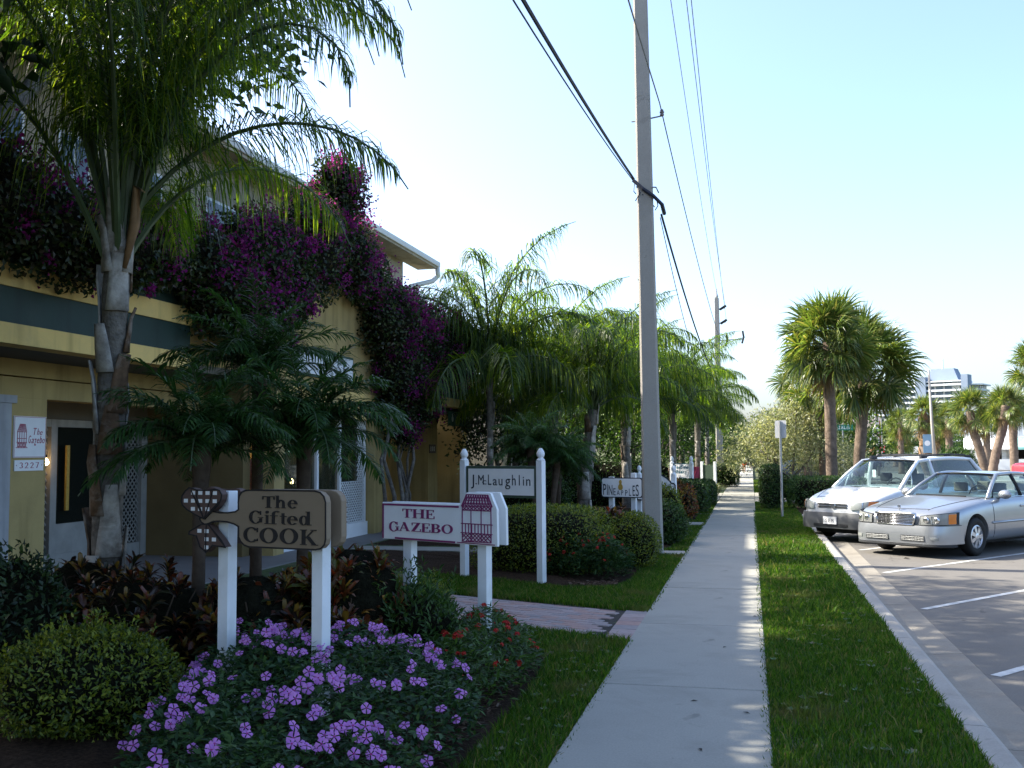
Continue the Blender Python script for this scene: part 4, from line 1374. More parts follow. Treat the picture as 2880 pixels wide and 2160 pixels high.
def wire(name, label, pts, rad, mat, sag=0.5, n=14, group='overhead wires'):
    full = []
    for a, b_ in zip(pts[:-1], pts[1:]):
        a, b_ = Vector(a), Vector(b_)
        for k in range(n):
            f = k / n
            p = a.lerp(b_, f)
            p.z -= sag * 4 * f * (1 - f)
            full.append(p)
    full.append(Vector(pts[-1]))
    o = part(name, MB().tube(full, rad, 5), mat, None)
    return tag(o, label, 'wire', group)
X1, Y1 = -1.7, 17.1
wire('cable_bundle', 'thick black cable bundle sagging to the concrete pole from upper edge', [(-1.95, -23, 6.3), (-1.86, 16.95, 6.42)], 0.021, M['cable_black'], 0.95, 30)
wire('cable_bundle', 'thin black service cable looping beneath the thick bundle', [(-1.98, -23, 6.2), (-1.88, 16.95, 6.40)], 0.009, M['cable_black'], 1.06, 30)
wire('cable_bundle', 'black cable bundle running from the near pole on to the far pole', [(-1.43, 17.3, 5.85), (-1.5, 57.2, 5.6)], 0.02, M['cable_black'], 0.75, 26)
wire('cable_bundle', 'thin drooping cable under the bundle beyond the near pole', [(-1.45, 17.3, 5.8), (-1.62, 38, 4.4)], 0.008, M['cable_black'], 0.5, 26)
wire('power_line', 'wire tied to the side insulator of the near pole', [(-1.4, -23, 7.8), (-1.40, 17.0, 7.72), (-1.3, 57.2, 7.3)], 0.011, M['wire_grey'], 0.55, 24)
wire('power_line', 'single high wire left of the paired lines', [(-1.5, -23, 11.7), (-1.45, 17.1, 11.75), (-1.72, 57.2, 10.8)], 0.009, M['wire_grey'], 0.45, 24)
wire('power_line', 'inner one of the two close parallel high wires', [(-1.1, -23, 10.9), (-1.05, 17.1, 10.95), (-1.25, 57.2, 9.85)], 0.009, M['wire_grey'], 0.45, 24)
wire('power_line', 'outer one of the two close parallel high wires', [(-.95, -23, 10.7), (-.92, 17.1, 10.6), (-1.2, 57.2, 9.05)], 0.009, M['wire_grey'], 0.45, 24)
wire('service_drop', 'slack service wire dropping from the far pole to the shops', [(-1.62, 57.2, 7.3), (-2.2, 38, 5.6)], 0.01, M['wire_grey'], 0.5, 12)

# ================================================================== PLANTS
def np_mesh(name, V, F3, mats, midx=None):
    """V (n,3), F3 (m,3) triangles"""
    me = bpy.data.meshes.new(name)
    me.vertices.add(len(V))
    me.vertices.foreach_set("co", np.asarray(V, np.float32).reshape(-1))
    m_ = len(F3)
    me.loops.add(m_ * 3)
    me.loops.foreach_set("vertex_index", np.asarray(F3, np.int32).reshape(-1))
    me.polygons.add(m_)
    me.polygons.foreach_set("loop_start", (np.arange(m_) * 3).astype(np.int32))
    if not isinstance(mats, (list, tuple)):
        mats = [mats]
    for mm in mats:
        me.materials.append(mm)
    if midx is not None:
        me.polygons.foreach_set("material_index", np.asarray(midx, np.int32))
    me.update(calc_edges=True)
    return me


def unit(a):
    return a / (np.linalg.norm(a, axis=-1, keepdims=True) + 1e-9)


def leaf_arrays(P, D, N, L, W, fold=0.2, mid=0.45, droop=0.12):
    D = unit(D)
    S = unit(np.cross(D, N))
    N2 = np.cross(S, D)
    L, W = L[:, None], W[:, None]
    n = len(P)
    V = np.empty((n, 4, 3))
    V[:, 0] = P
    V[:, 1] = P + D * L * mid + S * W * .5 + N2 * W * fold
    V[:, 2] = P + D * L - N2 * L * droop
    V[:, 3] = P + D * L * mid - S * W * .5 + N2 * W * fold
    b = (np.arange(n) * 4)[:, None, None]
    F = (b + np.array([[[0, 1, 2], [0, 2, 3]]])).reshape(-1, 3)
    return V.reshape(-1, 3), F


def rand_dirs(g, n):
    return unit(g.normal(size=(n, 3)))


def lump(dirs, seed, amp):
    g = np.random.default_rng(seed)
    out = np.ones(len(dirs))
    for k in range(7):
        f = g.normal(size=3) * (1.5 + k * .9)
        out += amp / (1 + .35 * k) * np.sin(dirs @ f + g.uniform(0, 6.28))
    return out


def shell_points(g, n, r, power, lumpamp, seed, top=None, inner=0.72):
    """points near the surface of a rounded box / ellipsoid; returns points, outward dirs"""
    d = rand_dirs(g, n)
    if power > 2:
        k = (np.abs(d) ** power).sum(1) ** (-1.0 / power)
        q = d * k[:, None]
    else:
        q = d
    q = q * lump(d, seed, lumpamp)[:, None]
    rad = 1 - (1 - inner) * g.random(n) ** 2
    rad += g.normal(size=n) * 0.02
    return q * rad[:, None] * np.array(r), unit(d / np.array(r))


M['hedge_green'] = leafmat('hedge_green', [(0.012, 0.03, 0.008), (0.022, 0.055, 0.012), (0.035, 0.08, 0.015), (0.06, 0.12, 0.02)], 0.3)
M['hedge_yellow'] = leafmat('hedge_yellow', [(0.03, 0.055, 0.008), (0.07, 0.11, 0.012), (0.12, 0.165, 0.015), (0.2, 0.23, 0.02)], 0.35)
M['shrub_green'] = leafmat('shrub_green', [(0.02, 0.05, 0.012), (0.04, 0.09, 0.02), (0.07, 0.14, 0.03)], 0.35)
M['dark_leaf'] = leafmat('dark_leaf', [(0.008, 0.02, 0.008), (0.015, 0.035, 0.012), (0.025, 0.05, 0.016), (0.04, 0.075, 0.02)], 0.3)
M['vine_leaf'] = leafmat('vine_leaf', [(0.008, 0.02, 0.008), (0.015, 0.035, 0.012), (0.03, 0.055, 0.016), (0.06, 0.09, 0.02), (0.05, 0.03, 0.02), (0.02, 0.045, 0.014)], 0.35)
M['bract'] = leafmat('bract', [(0.15, 0.014, 0.115), (0.22, 0.025, 0.17), (0.3, 0.04, 0.23), (0.2, 0.018, 0.1), (0.12, 0.02, 0.12)], 0.5, 0.6, 0.15, (1.6, 1.0, 1.3))
M['silver_leaf'] = leafmat('silver_leaf', [(0.14, 0.17, 0.09), (0.22, 0.25, 0.14), (0.32, 0.34, 0.22), (0.42, 0.42, 0.3)], 0.4, 0.5, 0.3)
M['tree_leaf'] = leafmat('tree_leaf', [(0.018, 0.045, 0.01), (0.035, 0.085, 0.014), (0.06, 0.13, 0.02), (0.1, 0.17, 0.03)], 0.42)
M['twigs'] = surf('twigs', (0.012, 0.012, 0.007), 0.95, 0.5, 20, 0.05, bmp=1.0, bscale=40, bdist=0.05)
M['croton'] = leafmat('croton', [(0.03, 0.02, 0.01), (0.1, 0.025, 0.012), (0.04, 0.055, 0.012), (0.32, 0.05, 0.015), (0.07, 0.04, 0.012), (0.42, 0.12, 0.015), (0.3, 0.22, 0.025), (0.08, 0.09, 0.015)], 0.35, 0.35, 0.5, (1.4, 1.1, 0.8))
M['croton_dark'] = leafmat('croton_dark', [(0.012, 0.01, 0.008), (0.03, 0.014, 0.01), (0.02, 0.03, 0.01), (0.16, 0.035, 0.012), (0.025, 0.02, 0.01), (0.015, 0.02, 0.01), (0.18, 0.11, 0.015)], 0.3, 0.35, 0.5, (1.4, 1.1, 0.8))
M['vinca_leaf'] = leafmat('vinca_leaf', [(0.012, 0.035, 0.012), (0.02, 0.055, 0.018), (0.035, 0.08, 0.028), (0.055, 0.105, 0.03)], 0.3, 0.5, 0.2)
M['vinca_petal'] = leafmat('vinca_petal', [(0.42, 0.16, 0.5), (0.5, 0.2, 0.56), (0.55, 0.24, 0.56)], 0.3, 0.6, 0.2, (1.2, 1.0, 1.2))
M['vinca_eye'] = surf('vinca_eye', (0.3, 0.02, 0.16), 0.6, 0.1, 10, 0.2)
M['red_flower'] = leafmat('red_flower', [(0.3, 0.012, 0.015), (0.42, 0.02, 0.02), (0.5, 0.05, 0.03)], 0.3, 0.6, 0.2, (1.3, 0.8, 0.8))
M['palm_leaf'] = leafmat('palm_leaf', [(0.024, 0.055, 0.011), (0.042, 0.085, 0.014), (0.065, 0.115, 0.018), (0.12, 0.165, 0.024)], 0.6, 0.32, 0.45, (2.5, 2.4, 0.6), 0.15)
M['pygmy_leaf'] = leafmat('pygmy_leaf', [(0.018, 0.055, 0.016), (0.034, 0.09, 0.022), (0.06, 0.125, 0.032)], 0.4, 0.45, 0.3, None, 0.2)
M['fan_leaf'] = leafmat('fan_leaf', [(0.05, 0.085, 0.02), (0.09, 0.14, 0.028), (0.14, 0.19, 0.04), (0.24, 0.23, 0.07)], 0.38, 0.35, 0.5, (1.4, 1.4, 0.6), 0.18)
M['petiole'] = surf('petiole', (0.05, 0.075, 0.03), 0.5, 0.2, 6, 0.4)
M['petiole_tan'] = surf('petiole_tan', (0.2, 0.12, 0.06), 0.7, 0.25, 8, 0.2)
M['boot'] = surf('boot', (0.33, 0.31, 0.28), 0.85, 0.35, 9, 0.15, dirt=(0.09, 0.06, 0.04), bmp=0.5, bscale=40, bdist=0.01)
M['fan_trunk'] = surf('fan_trunk', (0.17, 0.13, 0.1), 0.95, 0.35, 6, 0.08, dirt=(0.08, 0.06, 0.045), bmp=0.8, bscale=18, bdist=0.03)


def lumpy_core(r, c, power, lumpamp, seed, s=0.8, nu=20, nv=12):
    vs, fs = [], []
    D = []
    for i in range(nv + 1):
        th = math.pi * i / nv
        for k in range(nu):
            ph = 2 * math.pi * k / nu
            D.append((math.sin(th) * math.cos(ph), math.sin(th) * math.sin(ph), math.cos(th)))
    D = np.array(D)
    q = D
    if power > 2:
        q = D * ((np.abs(D) ** power).sum(1) ** (-1.0 / power))[:, None]
    q = q * lump(D, seed, lumpamp)[:, None] * s * np.array(r) + np.array(c)
    fs = [(i * nu + k, i * nu + (k + 1) % nu, (i + 1) * nu + (k + 1) % nu, (i + 1) * nu + k) for i in range(nv) for k in range(nu)]
    return [tuple(p) for p in q], fs


_seed = [100]
def shrub(name, label, cat, loc, r, n, L, W, mat, power=2.0, lumpamp=0.06, group=None, up=0.25, core=True, zc=None, mat2=None, rz=0.0, shoots=0):
    """a clipped or loose shrub: leaves round a dark twiggy inside; loc is its place on the ground"""
    _seed[0] += 1
    sd = _seed[0]
    g = np.random.default_rng(sd)
    t = thing(name, label, cat, (loc[0], loc[1], loc[2] if len(loc) > 2 else 0), rz, group)
    zc = r[2] * 0.92 if zc is None else zc
    P, O = shell_points(g, n, r, power, lumpamp, sd)
    P[:, 2] += zc
    keep = P[:, 2] > 0.02
    P, O = P[keep], O[keep]
    n = len(P)
    D = O * 0.6 + rand_dirs(g, n) * 0.75 + np.array([0, 0, up])
    N = O + rand_dirs(g, n) * 0.6 + np.array([0, 0, .4])
    V, F = leaf_arrays(P, D, N, L * g.uniform(.6, 1.25, n), W * g.uniform(.7, 1.2, n))
    if shoots:
        Vs, Fs = [V], [F]
        k0 = len(V)
        d = rand_dirs(g, shoots)
        d[:, 2] = np.abs(d[:, 2]) + .3
        d = unit(d)
        for j in range(shoots):
            b = d[j] * np.array(r) * .95 + np.array([0, 0, zc])
            m_ = 9
            s_ = np.linspace(0, 1, m_)[:, None]
            dirn = unit(d[j] * np.array([.4, .4, .2]) + np.array([0, 0, .8]))
            PP = b + dirn * s_ * L * 3.2
            DD = rand_dirs(g, m_) * .8 + dirn * .7
            v, f = leaf_arrays(PP, DD, rand_dirs(g, m_) + np.array([0, 0, 1.]), np.full(m_, L * .9), np.full(m_, W))
            Vs.append(v)
            Fs.append(f + k0)
            k0 += len(v)
        V, F = np.concatenate(Vs), np.concatenate(Fs)
    o = link('foliage', np_mesh('foliage', V, F, mat), t)
    o['kind'] = 'stuff'
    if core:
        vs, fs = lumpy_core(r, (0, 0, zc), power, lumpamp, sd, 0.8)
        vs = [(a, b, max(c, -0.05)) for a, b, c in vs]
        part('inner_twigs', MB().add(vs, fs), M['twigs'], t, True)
    return t


# --- yellow-green clipped shrubs near the camera
shrub('boxwood_shrub', 'rounded yellow-green clipped shrub in the shade below the cutting board sign', 'shrub', (-4.1, 5.6), (.53, .5, .34), 8000, .04, .017, M['hedge_yellow'], 2.6, .05, 'clipped yellow-green shrubs', shoots=60)
shrub('boxwood_shrub', 'small yellow-green shrub tucked under the gazebo sign', 'shrub', (-2.98, 8.75), (.34, .34, .33), 3600, .035, .015, M['hedge_yellow'], 2.4, .06, 'clipped yellow-green shrubs', shoots=25)
shrub('leafy_shrub', 'loose bright green shrub with soft shoots before the gazebo sign', 'shrub', (-2.72, 7.95), (.38, .34, .33), 2600, .075, .02, M['shrub_green'], 2, .1, None, .5, shoots=30)
shrub('leafy_shrub', 'dark leafy shrub beside the yellow column at the building corner', 'shrub', (-5.75, 6.9), (.42, .4, .5), 2600, .07, .03, M['dark_leaf'], 2, .1)
shrub('clipped_hedge', 'long clipped yellow-green hedge behind the McLaughlin sign', 'hedge', (-3.0, 14.55), (1.0, .75, .5), 14000, .045, .02, M['hedge_yellow'], 4.5, .02, 'clipped yellow-green shrubs', rz=R(-12))
shrub('boxwood_shrub', 'round yellow shrub beside the base of the utility pole', 'shrub', (-1.78, 15.3), (.4, .4, .4), 5200, .045, .02, M['hedge_yellow'], 2.5, .05, 'clipped yellow-green shrubs')
shrub('clipped_hedge', 'low dark clipped hedge below the PINEAPPLES sign', 'hedge', (-3.1, 19.3), (1.9, .5, .3), 9000, .055, .025, M['hedge_green'], 5, .02, 'clipped dark green hedges')
shrub('clipped_hedge', 'dense dark hedge in front of the far shop window', 'hedge', (-5.9, 25.2), (1.4, .55, .62), 4500, .075, .035, M['hedge_green'], 4, .04, 'clipped dark green hedges')
shrub('clipped_hedge', 'dense dark hedge behind the PINEAPPLES and scalloped signs', 'hedge', (-5.0, 31.5), (2.2, .6, .75), 6500, .08, .04, M['hedge_green'], 4, .04, 'clipped dark green hedges')
shrub('clipped_hedge', 'dense dark hedge behind the realty sign', 'hedge', (-4.6, 37.2), (2.2, .6, .8), 5000, .09, .045, M['hedge_green'], 4, .04, 'clipped dark green hedges')
shrub('leafy_shrub', 'dark green shrub pushing out past the utility pole', 'shrub', (-1.62, 19.3), (.36, .5, .42), 3600, .06, .028, M['hedge_green'], 2.5, .08)
shrub('leafy_shrub', 'tall yellow-green shrub close behind the utility pole', 'shrub', (-1.75, 21.0), (.35, .4, .55), 3200, .06, .025, M['hedge_yellow'], 2.4, .08)
shrub('clipped_hedge', 'dark square hedge block below the realty sign', 'hedge', (-1.75, 29.3), (.55, .8, .47), 5200, .07, .035, M['hedge_green'], 5, .02, 'clipped dark green hedges')
shrub('clipped_hedge', 'second dark hedge block along the sidewalk past the realty sign', 'hedge', (-1.62, 32.6), (.5, .75, .42), 4000, .07, .035, M['hedge_green'], 5, .02, 'clipped dark green hedges')
shrub('leafy_shrub', 'orange and green mottled shrub in front of the realty sign', 'shrub', (-1.85, 26.4), (.45, .5, .42), 2800, .09, .035, M['croton'], 2.6, .08)
shrub('clipped_hedge', 'far dark hedge block beside the second utility pole', 'hedge', (-1.35, 49.3), (.75, .8, .55), 3000, .1, .05, M['hedge_green'], 5, .02, 'clipped dark green hedges')
# right-hand side hedges by the parking bay
shrub('clipped_hedge', 'tall column-like dark hedge at the end of the grass strip', 'hedge', (.56, 31.2), (.34, .36, .68), 6500, .05, .03, M['hedge_green'], 4, .03, 'hedges at the end of the parking bay')
shrub('clipped_hedge', 'low wide hedge with a bright top on the planting island', 'hedge', (2.2, 31.4), (1.15, .55, .48), 9000, .055, .035, M['shrub_green'], 6, .02, 'hedges at the end of the parking bay')
shrub('clipped_hedge', 'low dark hedge behind the bright-topped one', 'hedge', (1.9, 36.6), (1.6, .5, .42), 4000, .08, .04, M['hedge_green'], 5, .02, 'hedges at the end of the parking bay')
# striped grass-like clump
def strap_clump(name, label, loc, n, L, mat, spread=.6, group=None):
    g = np.random.default_rng(int(loc[1] * 100))
    t = thing(name, label, 'plant', (loc[0], loc[1], 0), 0, group)
    mb = MB()
    for k in range(n):
        a = g.uniform(0, 6.28)
        b = g.uniform(.1, spread)
        l_ = L * g.uniform(.6, 1.1)
        d = Vector((math.cos(a), math.sin(a), 0))
        s_ = Vector((-d.y, d.x, 0)) * .014
        p0 = d * g.uniform(0, .18)
        p1 = p0 + d * l_ * b * .45 + Vector((0, 0, l_ * .6))
        p2 = p0 + d * l_ * b * 1.3 + Vector((0, 0, l_ * (.8 - .3 * b)))
        mb.add([p0 - s_, p0 + s_, p1 + s_, p1 - s_, p2], [(0, 1, 2, 3), (3, 2, 4)])
    o = part('foliage', mb, mat, t)
    o['kind'] = 'stuff'
    return t
vg = leafmat('striped_leaf', [(0.08, 0.12, 0.04), (0.2, 0.22, 0.1), (0.3, 0.3, 0.18)], 0.35)
strap_clump('strap_leaf_plant', 'pale striped grass-like clump beyond the dark hedge blocks', (-1.42, 36.2), 420, .8, vg, .9, 'pale grass-like clumps')
strap_clump('strap_leaf_plant', 'second pale grass-like clump farther along the walk', (-1.6, 38.6), 320, .75, vg, .9, 'pale grass-like clumps')

# --- crotons: leaf rosettes as parts
def rosette_mesh(seed, n, L, mat, elmin=20, wr=.1):
    g = np.random.default_rng(seed)
    mb = MB()
    for k in range(n):
        a = k * 2.4 + g.uniform(-.3, .3)
        el = R(g.uniform(elmin, 82))
        l_ = L * g.uniform(.65, 1.15)
        w_ = l_ * g.uniform(wr * .85, wr * 1.3)
        d = Vector((math.cos(a) * math.cos(el), math.sin(a) * math.cos(el), math.sin(el)))
        s_ = Vector((-math.sin(a), math.cos(a), g.uniform(-.3, .3))).normalized()
        up = s_.cross(d) * -1
        z0 = Vector((0, 0, -k * .006))
        m1 = z0 + d * l_ * .4
        m2 = z0 + d * l_ * .75 - Vector((0, 0, l_ * .1))
        tp = z0 + d * l_ - Vector((0, 0, l_ * .3))
        mb.add([z0, m1 + s_ * w_ + up * .01, m2 + s_ * w_ * .75, tp, m2 - s_ * w_ * .75, m1 - s_ * w_ + up * .01, m1, m2], [(0, 1, 6), (1, 2, 7, 6), (2, 3, 7), (0, 6, 5), (6, 7, 4, 5), (7, 3, 4)])
    return mb.mesh('leaf_rosette', mat)
ros = [rosette_mesh(s_, 22, .27, M['croton'], 40, .065) for s_ in range(5)]
rosd = [rosette_mesh(s_ + 50, 18, .2, M['croton_dark']) for s_ in range(5)]
def croton(label, loc, r, n, meshes, lean=0.5, group='red-leaved crotons'):
    _seed[0] += 1
    g = random.Random(_seed[0])
    t = thing('croton', label, 'shrub', (loc[0], loc[1], 0), 0, group)
    for k in range(n):
        f = (k + .5) / n
        th = math.acos(1 - f * 1.05) if f < .95 else 1.5
        ph = k * 2.399 + g.uniform(-.3, .3)
        rad = g.uniform(.75, 1.05)
        p = Vector((math.sin(th) * math.cos(ph) * r[0], math.sin(th) * math.sin(ph) * r[1], .12 + math.cos(th) * r[2])) * rad
        o = link('leaf_rosette', g.choice(meshes), t, p)
        ax = Vector((math.cos(ph), math.sin(ph), 0))
        q = Vector((0, 0, 1)).rotation_difference((Vector((0, 0, 1)) + ax * math.sin(th) * lean).normalized())
        o.rotation_euler = (q.to_matrix() @ Matrix.Rotation(g.uniform(0, 6.28), 3, 'Z')).to_euler()
        s_ = g.uniform(.75, 1.25)
        o.scale = (s_, s_, s_)
    mb = MB()
    for k in range(14):
        ph = k * 2.4
        p = Vector((math.cos(ph) * r[0] * .75, math.sin(ph) * r[1] * .75, r[2] * g.uniform(.5, .95)))
        mb.tube([(p.x * .15, p.y * .15, -.02), (p.x * .6, p.y * .6, p.z * .5), p], [.012, .01, .006], 5)
    part('stems', mb, M['stem_brown'], t)
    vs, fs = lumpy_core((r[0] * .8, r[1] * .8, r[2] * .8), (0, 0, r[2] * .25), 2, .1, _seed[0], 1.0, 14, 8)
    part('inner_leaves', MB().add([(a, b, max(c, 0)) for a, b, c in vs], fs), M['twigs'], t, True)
croton('dark croton by the foot of the big palm', (-5.9, 8.1), (.75, .6, .75), 55, rosd)
croton('dark bronze croton behind the bow of the cutting board sign', (-4.95, 7.45), (.7, .55, .72), 60, rosd)
croton('shaded croton between the two posts of the cutting board sign', (-3.9, 7.55), (.72, .5, .66), 70, rosd)
croton('bright orange and red croton between the cutting board and gazebo signs', (-3.35, 7.95), (.62, .5, .78), 95, ros, .8)
croton('dark croton low behind the purple flowers', (-3.2, 7.2), (.5, .4, .42), 40, rosd)
croton('orange-tinted dark croton between the hedge and the round yellow shrub', (-2.25, 15.6), (.55, .55, .82), 70, rosd + ros[:2])
croton('bright orange croton above the dark hedge near the realty sign', (-2.0, 27.7), (.5, .5, .8), 40, ros)
croton('low croton under the PINEAPPLES sign', (-2.3, 17.0 - .2), (.5, .35, .5), 36, rosd + ros[:1])

# --- flower bed of purple periwinkles
def flower_bed(name, label, cat, poly, hfun, n, L, W, mat, seed, origin):
    g = np.random.default_rng(seed)
    xs = [p[0] for p in poly]
    ys = [p[1] for p in poly]
    P = []
    while len(P) < n:
        x, y_ = g.uniform(min(xs), max(xs)), g.uniform(min(ys), max(ys))
        if in_poly((x, y_), poly):
            P.append((x, y_))
    P = np.array(P)
    H = np.array([hfun(x, y_) for x, y_ in P])
    z = H * (1 - .75 * g.random(n) ** 1.6) + g.normal(size=n) * .012
    Q = np.stack([P[:, 0] - origin[0], P[:, 1] - origin[1], np.maximum(z, .03)], 1)
    D = rand_dirs(g, n) * np.array([1, 1, .45]) + np.array([0, 0, .25])
    N = rand_dirs(g, n) * .5 + np.array([0, 0, 1.0])
    V, F = leaf_arrays(Q, D, N, L * g.uniform(.6, 1.2, n), W * g.uniform(.75, 1.2, n), .1)
    t = thing(name, label, cat, (origin[0], origin[1], 0))
    o = link('foliage', np_mesh('foliage', V, F, mat), t)
    o['kind'] = 'stuff'
    return t, g
vpoly = [(-1.62, 3.4), (-1.62, 5.9), (-1.75, 6.4), (-2.15, 6.75), (-2.7, 7.05), (-3.6, 7.0), (-4.0, 6.7), (-3.75, 6.2), (-3.5, 5.6), (-3.35, 4.9), (-2.9, 4.2), (-2.4, 3.4)]
def edge_dist(p, poly):
    best = 9
    for i in range(len(poly)):
        a, b = Vector(poly[i]), Vector(poly[(i + 1) % len(poly)])
        q = Vector(p)
        f = max(0, min(1, (q - a).dot(b - a) / (b - a).length_squared))
        best = min(best, (q - a.lerp(b, f)).length)
    return best
def vh(x, y_):
    e = min(1, edge_dist((x, y_), vpoly) / .45)
    return (.22 + .36 * math.sqrt(e)) * (1 + .12 * math.sin(x * 7 + 1) * math.sin(y_ * 6)) * (.82 + .1 * (y_ - 4.5) / 2)
t, g = flower_bed('periwinkle_bed', 'bed of purple-pink periwinkles with dark leaves below the cutting board sign', 'flowers', vpoly, vh, 15000, .062, .026, M['vinca_leaf'], 77, (-2.6, 5.6))
def blossom_mesh(mats, R_=.026):
    mb = MB()
    for k in range(5):
        a = 2 * math.pi * k / 5
        def pt(r_, da, z): return (r_ * math.cos(a + da), r_ * math.sin(a + da), z)
        mb.add([pt(.003, 0, 0), pt(R_ * .55, -.42, .002), pt(R_, -.48, -.001), pt(R_ * 1.08, .05, .001), pt(R_ * .95, .55, -.003), pt(R_ * .5, .42, .002)], [(0, 1, 2, 3, 4, 5)], 0)
    mb.lathe([(.005, .0035), (.0045, .004)], (0, 0, 0), 6, 'z', 1)
    mb.tube([(0, 0, 0), (.004, 0, -.03)], .0015, 4, 0)
    return mb.mesh('blossom', mats)
bms = [blossom_mesh([M['vinca_petal'], M['vinca_eye']], r_) for r_ in (.029, .032, .025)]
k = 0
rr = random.Random(9)
while k < 285:
    cx, cy = rr.uniform(-4.0, -1.65), rr.uniform(3.6, 7.0)
    if not in_poly((cx, cy), vpoly) or rr.random() > (.8 + .2 * (cy - 4) / 2.5):
        continue
    for _ in range(rr.choice((1, 1, 1, 2, 2, 3))):
        x, y_ = cx + rr.uniform(-.075, .075), cy + rr.uniform(-.075, .075)
        if not in_poly((x, y_), vpoly):
            continue
        o = link('blossom', rr.choice(bms), t, (x + 2.6, y_ - 5.6, vh(x, y_) + rr.uniform(0.0, .035)))
        # open flowers look up and towards the light of the street
        v = Vector((rr.uniform(-.1, .75), rr.uniform(-.95, .0), .55))
        o.rotation_euler = (Vector((0, 0, 1)).rotation_difference(v.normalized()).to_matrix() @ Matrix.Rotation(rr.uniform(0, 6.28), 3, 'Z')).to_euler()
        k += 1

# --- red-flowered plants
def cluster_mesh(seed):
    g = random.Random(seed)
    mb = MB()
    for k in range(13):
        v = Vector((g.uniform(-1, 1), g.uniform(-1, 1), g.uniform(.2, 1))).normalized()
        c = v * .017
        a = v.orthogonal().normalized()
        b = v.cross(a)
        for j in range(4):
            th = j * math.pi / 2 + g.random()
            d = a * math.cos(th) + b * math.sin(th)
            e = v.cross(d)
            mb.add([c, c + d * .007 + e * .005, c + d * .013 + v * .002, c + d * .007 - e * .005], [(0, 1, 2, 3)])
    return mb.mesh('flower_cluster', M['red_flower'])
cms = [cluster_mesh(s_) for s_ in range(3)]
def red_bed(label, poly, h, n, nc, seed, scale=1.0):
    def hf(x, y_):
        e = min(1, edge_dist((x, y_), poly) / .35)
        return h * (.35 + .65 * math.sqrt(e)) * (1 + .15 * math.sin(x * 8) * math.sin(y_ * 7 + 2))
    c = (sum(p[0] for p in poly) / len(poly), sum(p[1] for p in poly) / len(poly))
    t, g = flower_bed('red_flower_shrub', label, 'flowers', poly, hf, n, .085 * scale, .02 * scale, M['shrub_green'] if scale == 1 else M['vinca_leaf'], seed, c)
    t['group'] = 'red-flowered shrubs'
    r_ = random.Random(seed)
    k = 0
    while k < nc:
        x, y_ = r_.uniform(min(p[0] for p in poly), max(p[0] for p in poly)), r_.uniform(min(p[1] for p in poly), max(p[1] for p in poly))
        if not in_poly((x, y_), poly):
            continue
        o = link('flower_cluster', r_.choice(cms), t, (x - c[0], y_ - c[1], hf(x, y_) + r_.uniform(-.02, .04)))
        o.rotation_euler = (r_.uniform(0, .9), r_.uniform(-.4, .6), r_.uniform(0, 6))
        s_ = r_.uniform(.8, 1.4) * scale
        o.scale = (s_, s_, s_)
        k += 1
red_bed('red-flowered green shrub at the foot of the gazebo sign', [(-1.72, 6.5), (-1.62, 7.5), (-1.8, 8.4), (-2.2, 9.0), (-2.6, 8.9), (-2.55, 8.2), (-2.5, 7.4), (-2.2, 6.8)], .42, 4200, 60, 31)
red_bed('red-flowered dark shrub in front of the McLaughlin hedge', [(-1.66, 14.1), (-1.72, 13.5), (-2.3, 13.35), (-2.85, 13.75), (-2.9, 14.2), (-1.7, 14.6)], .58, 4500, 45, 32, 1.1)

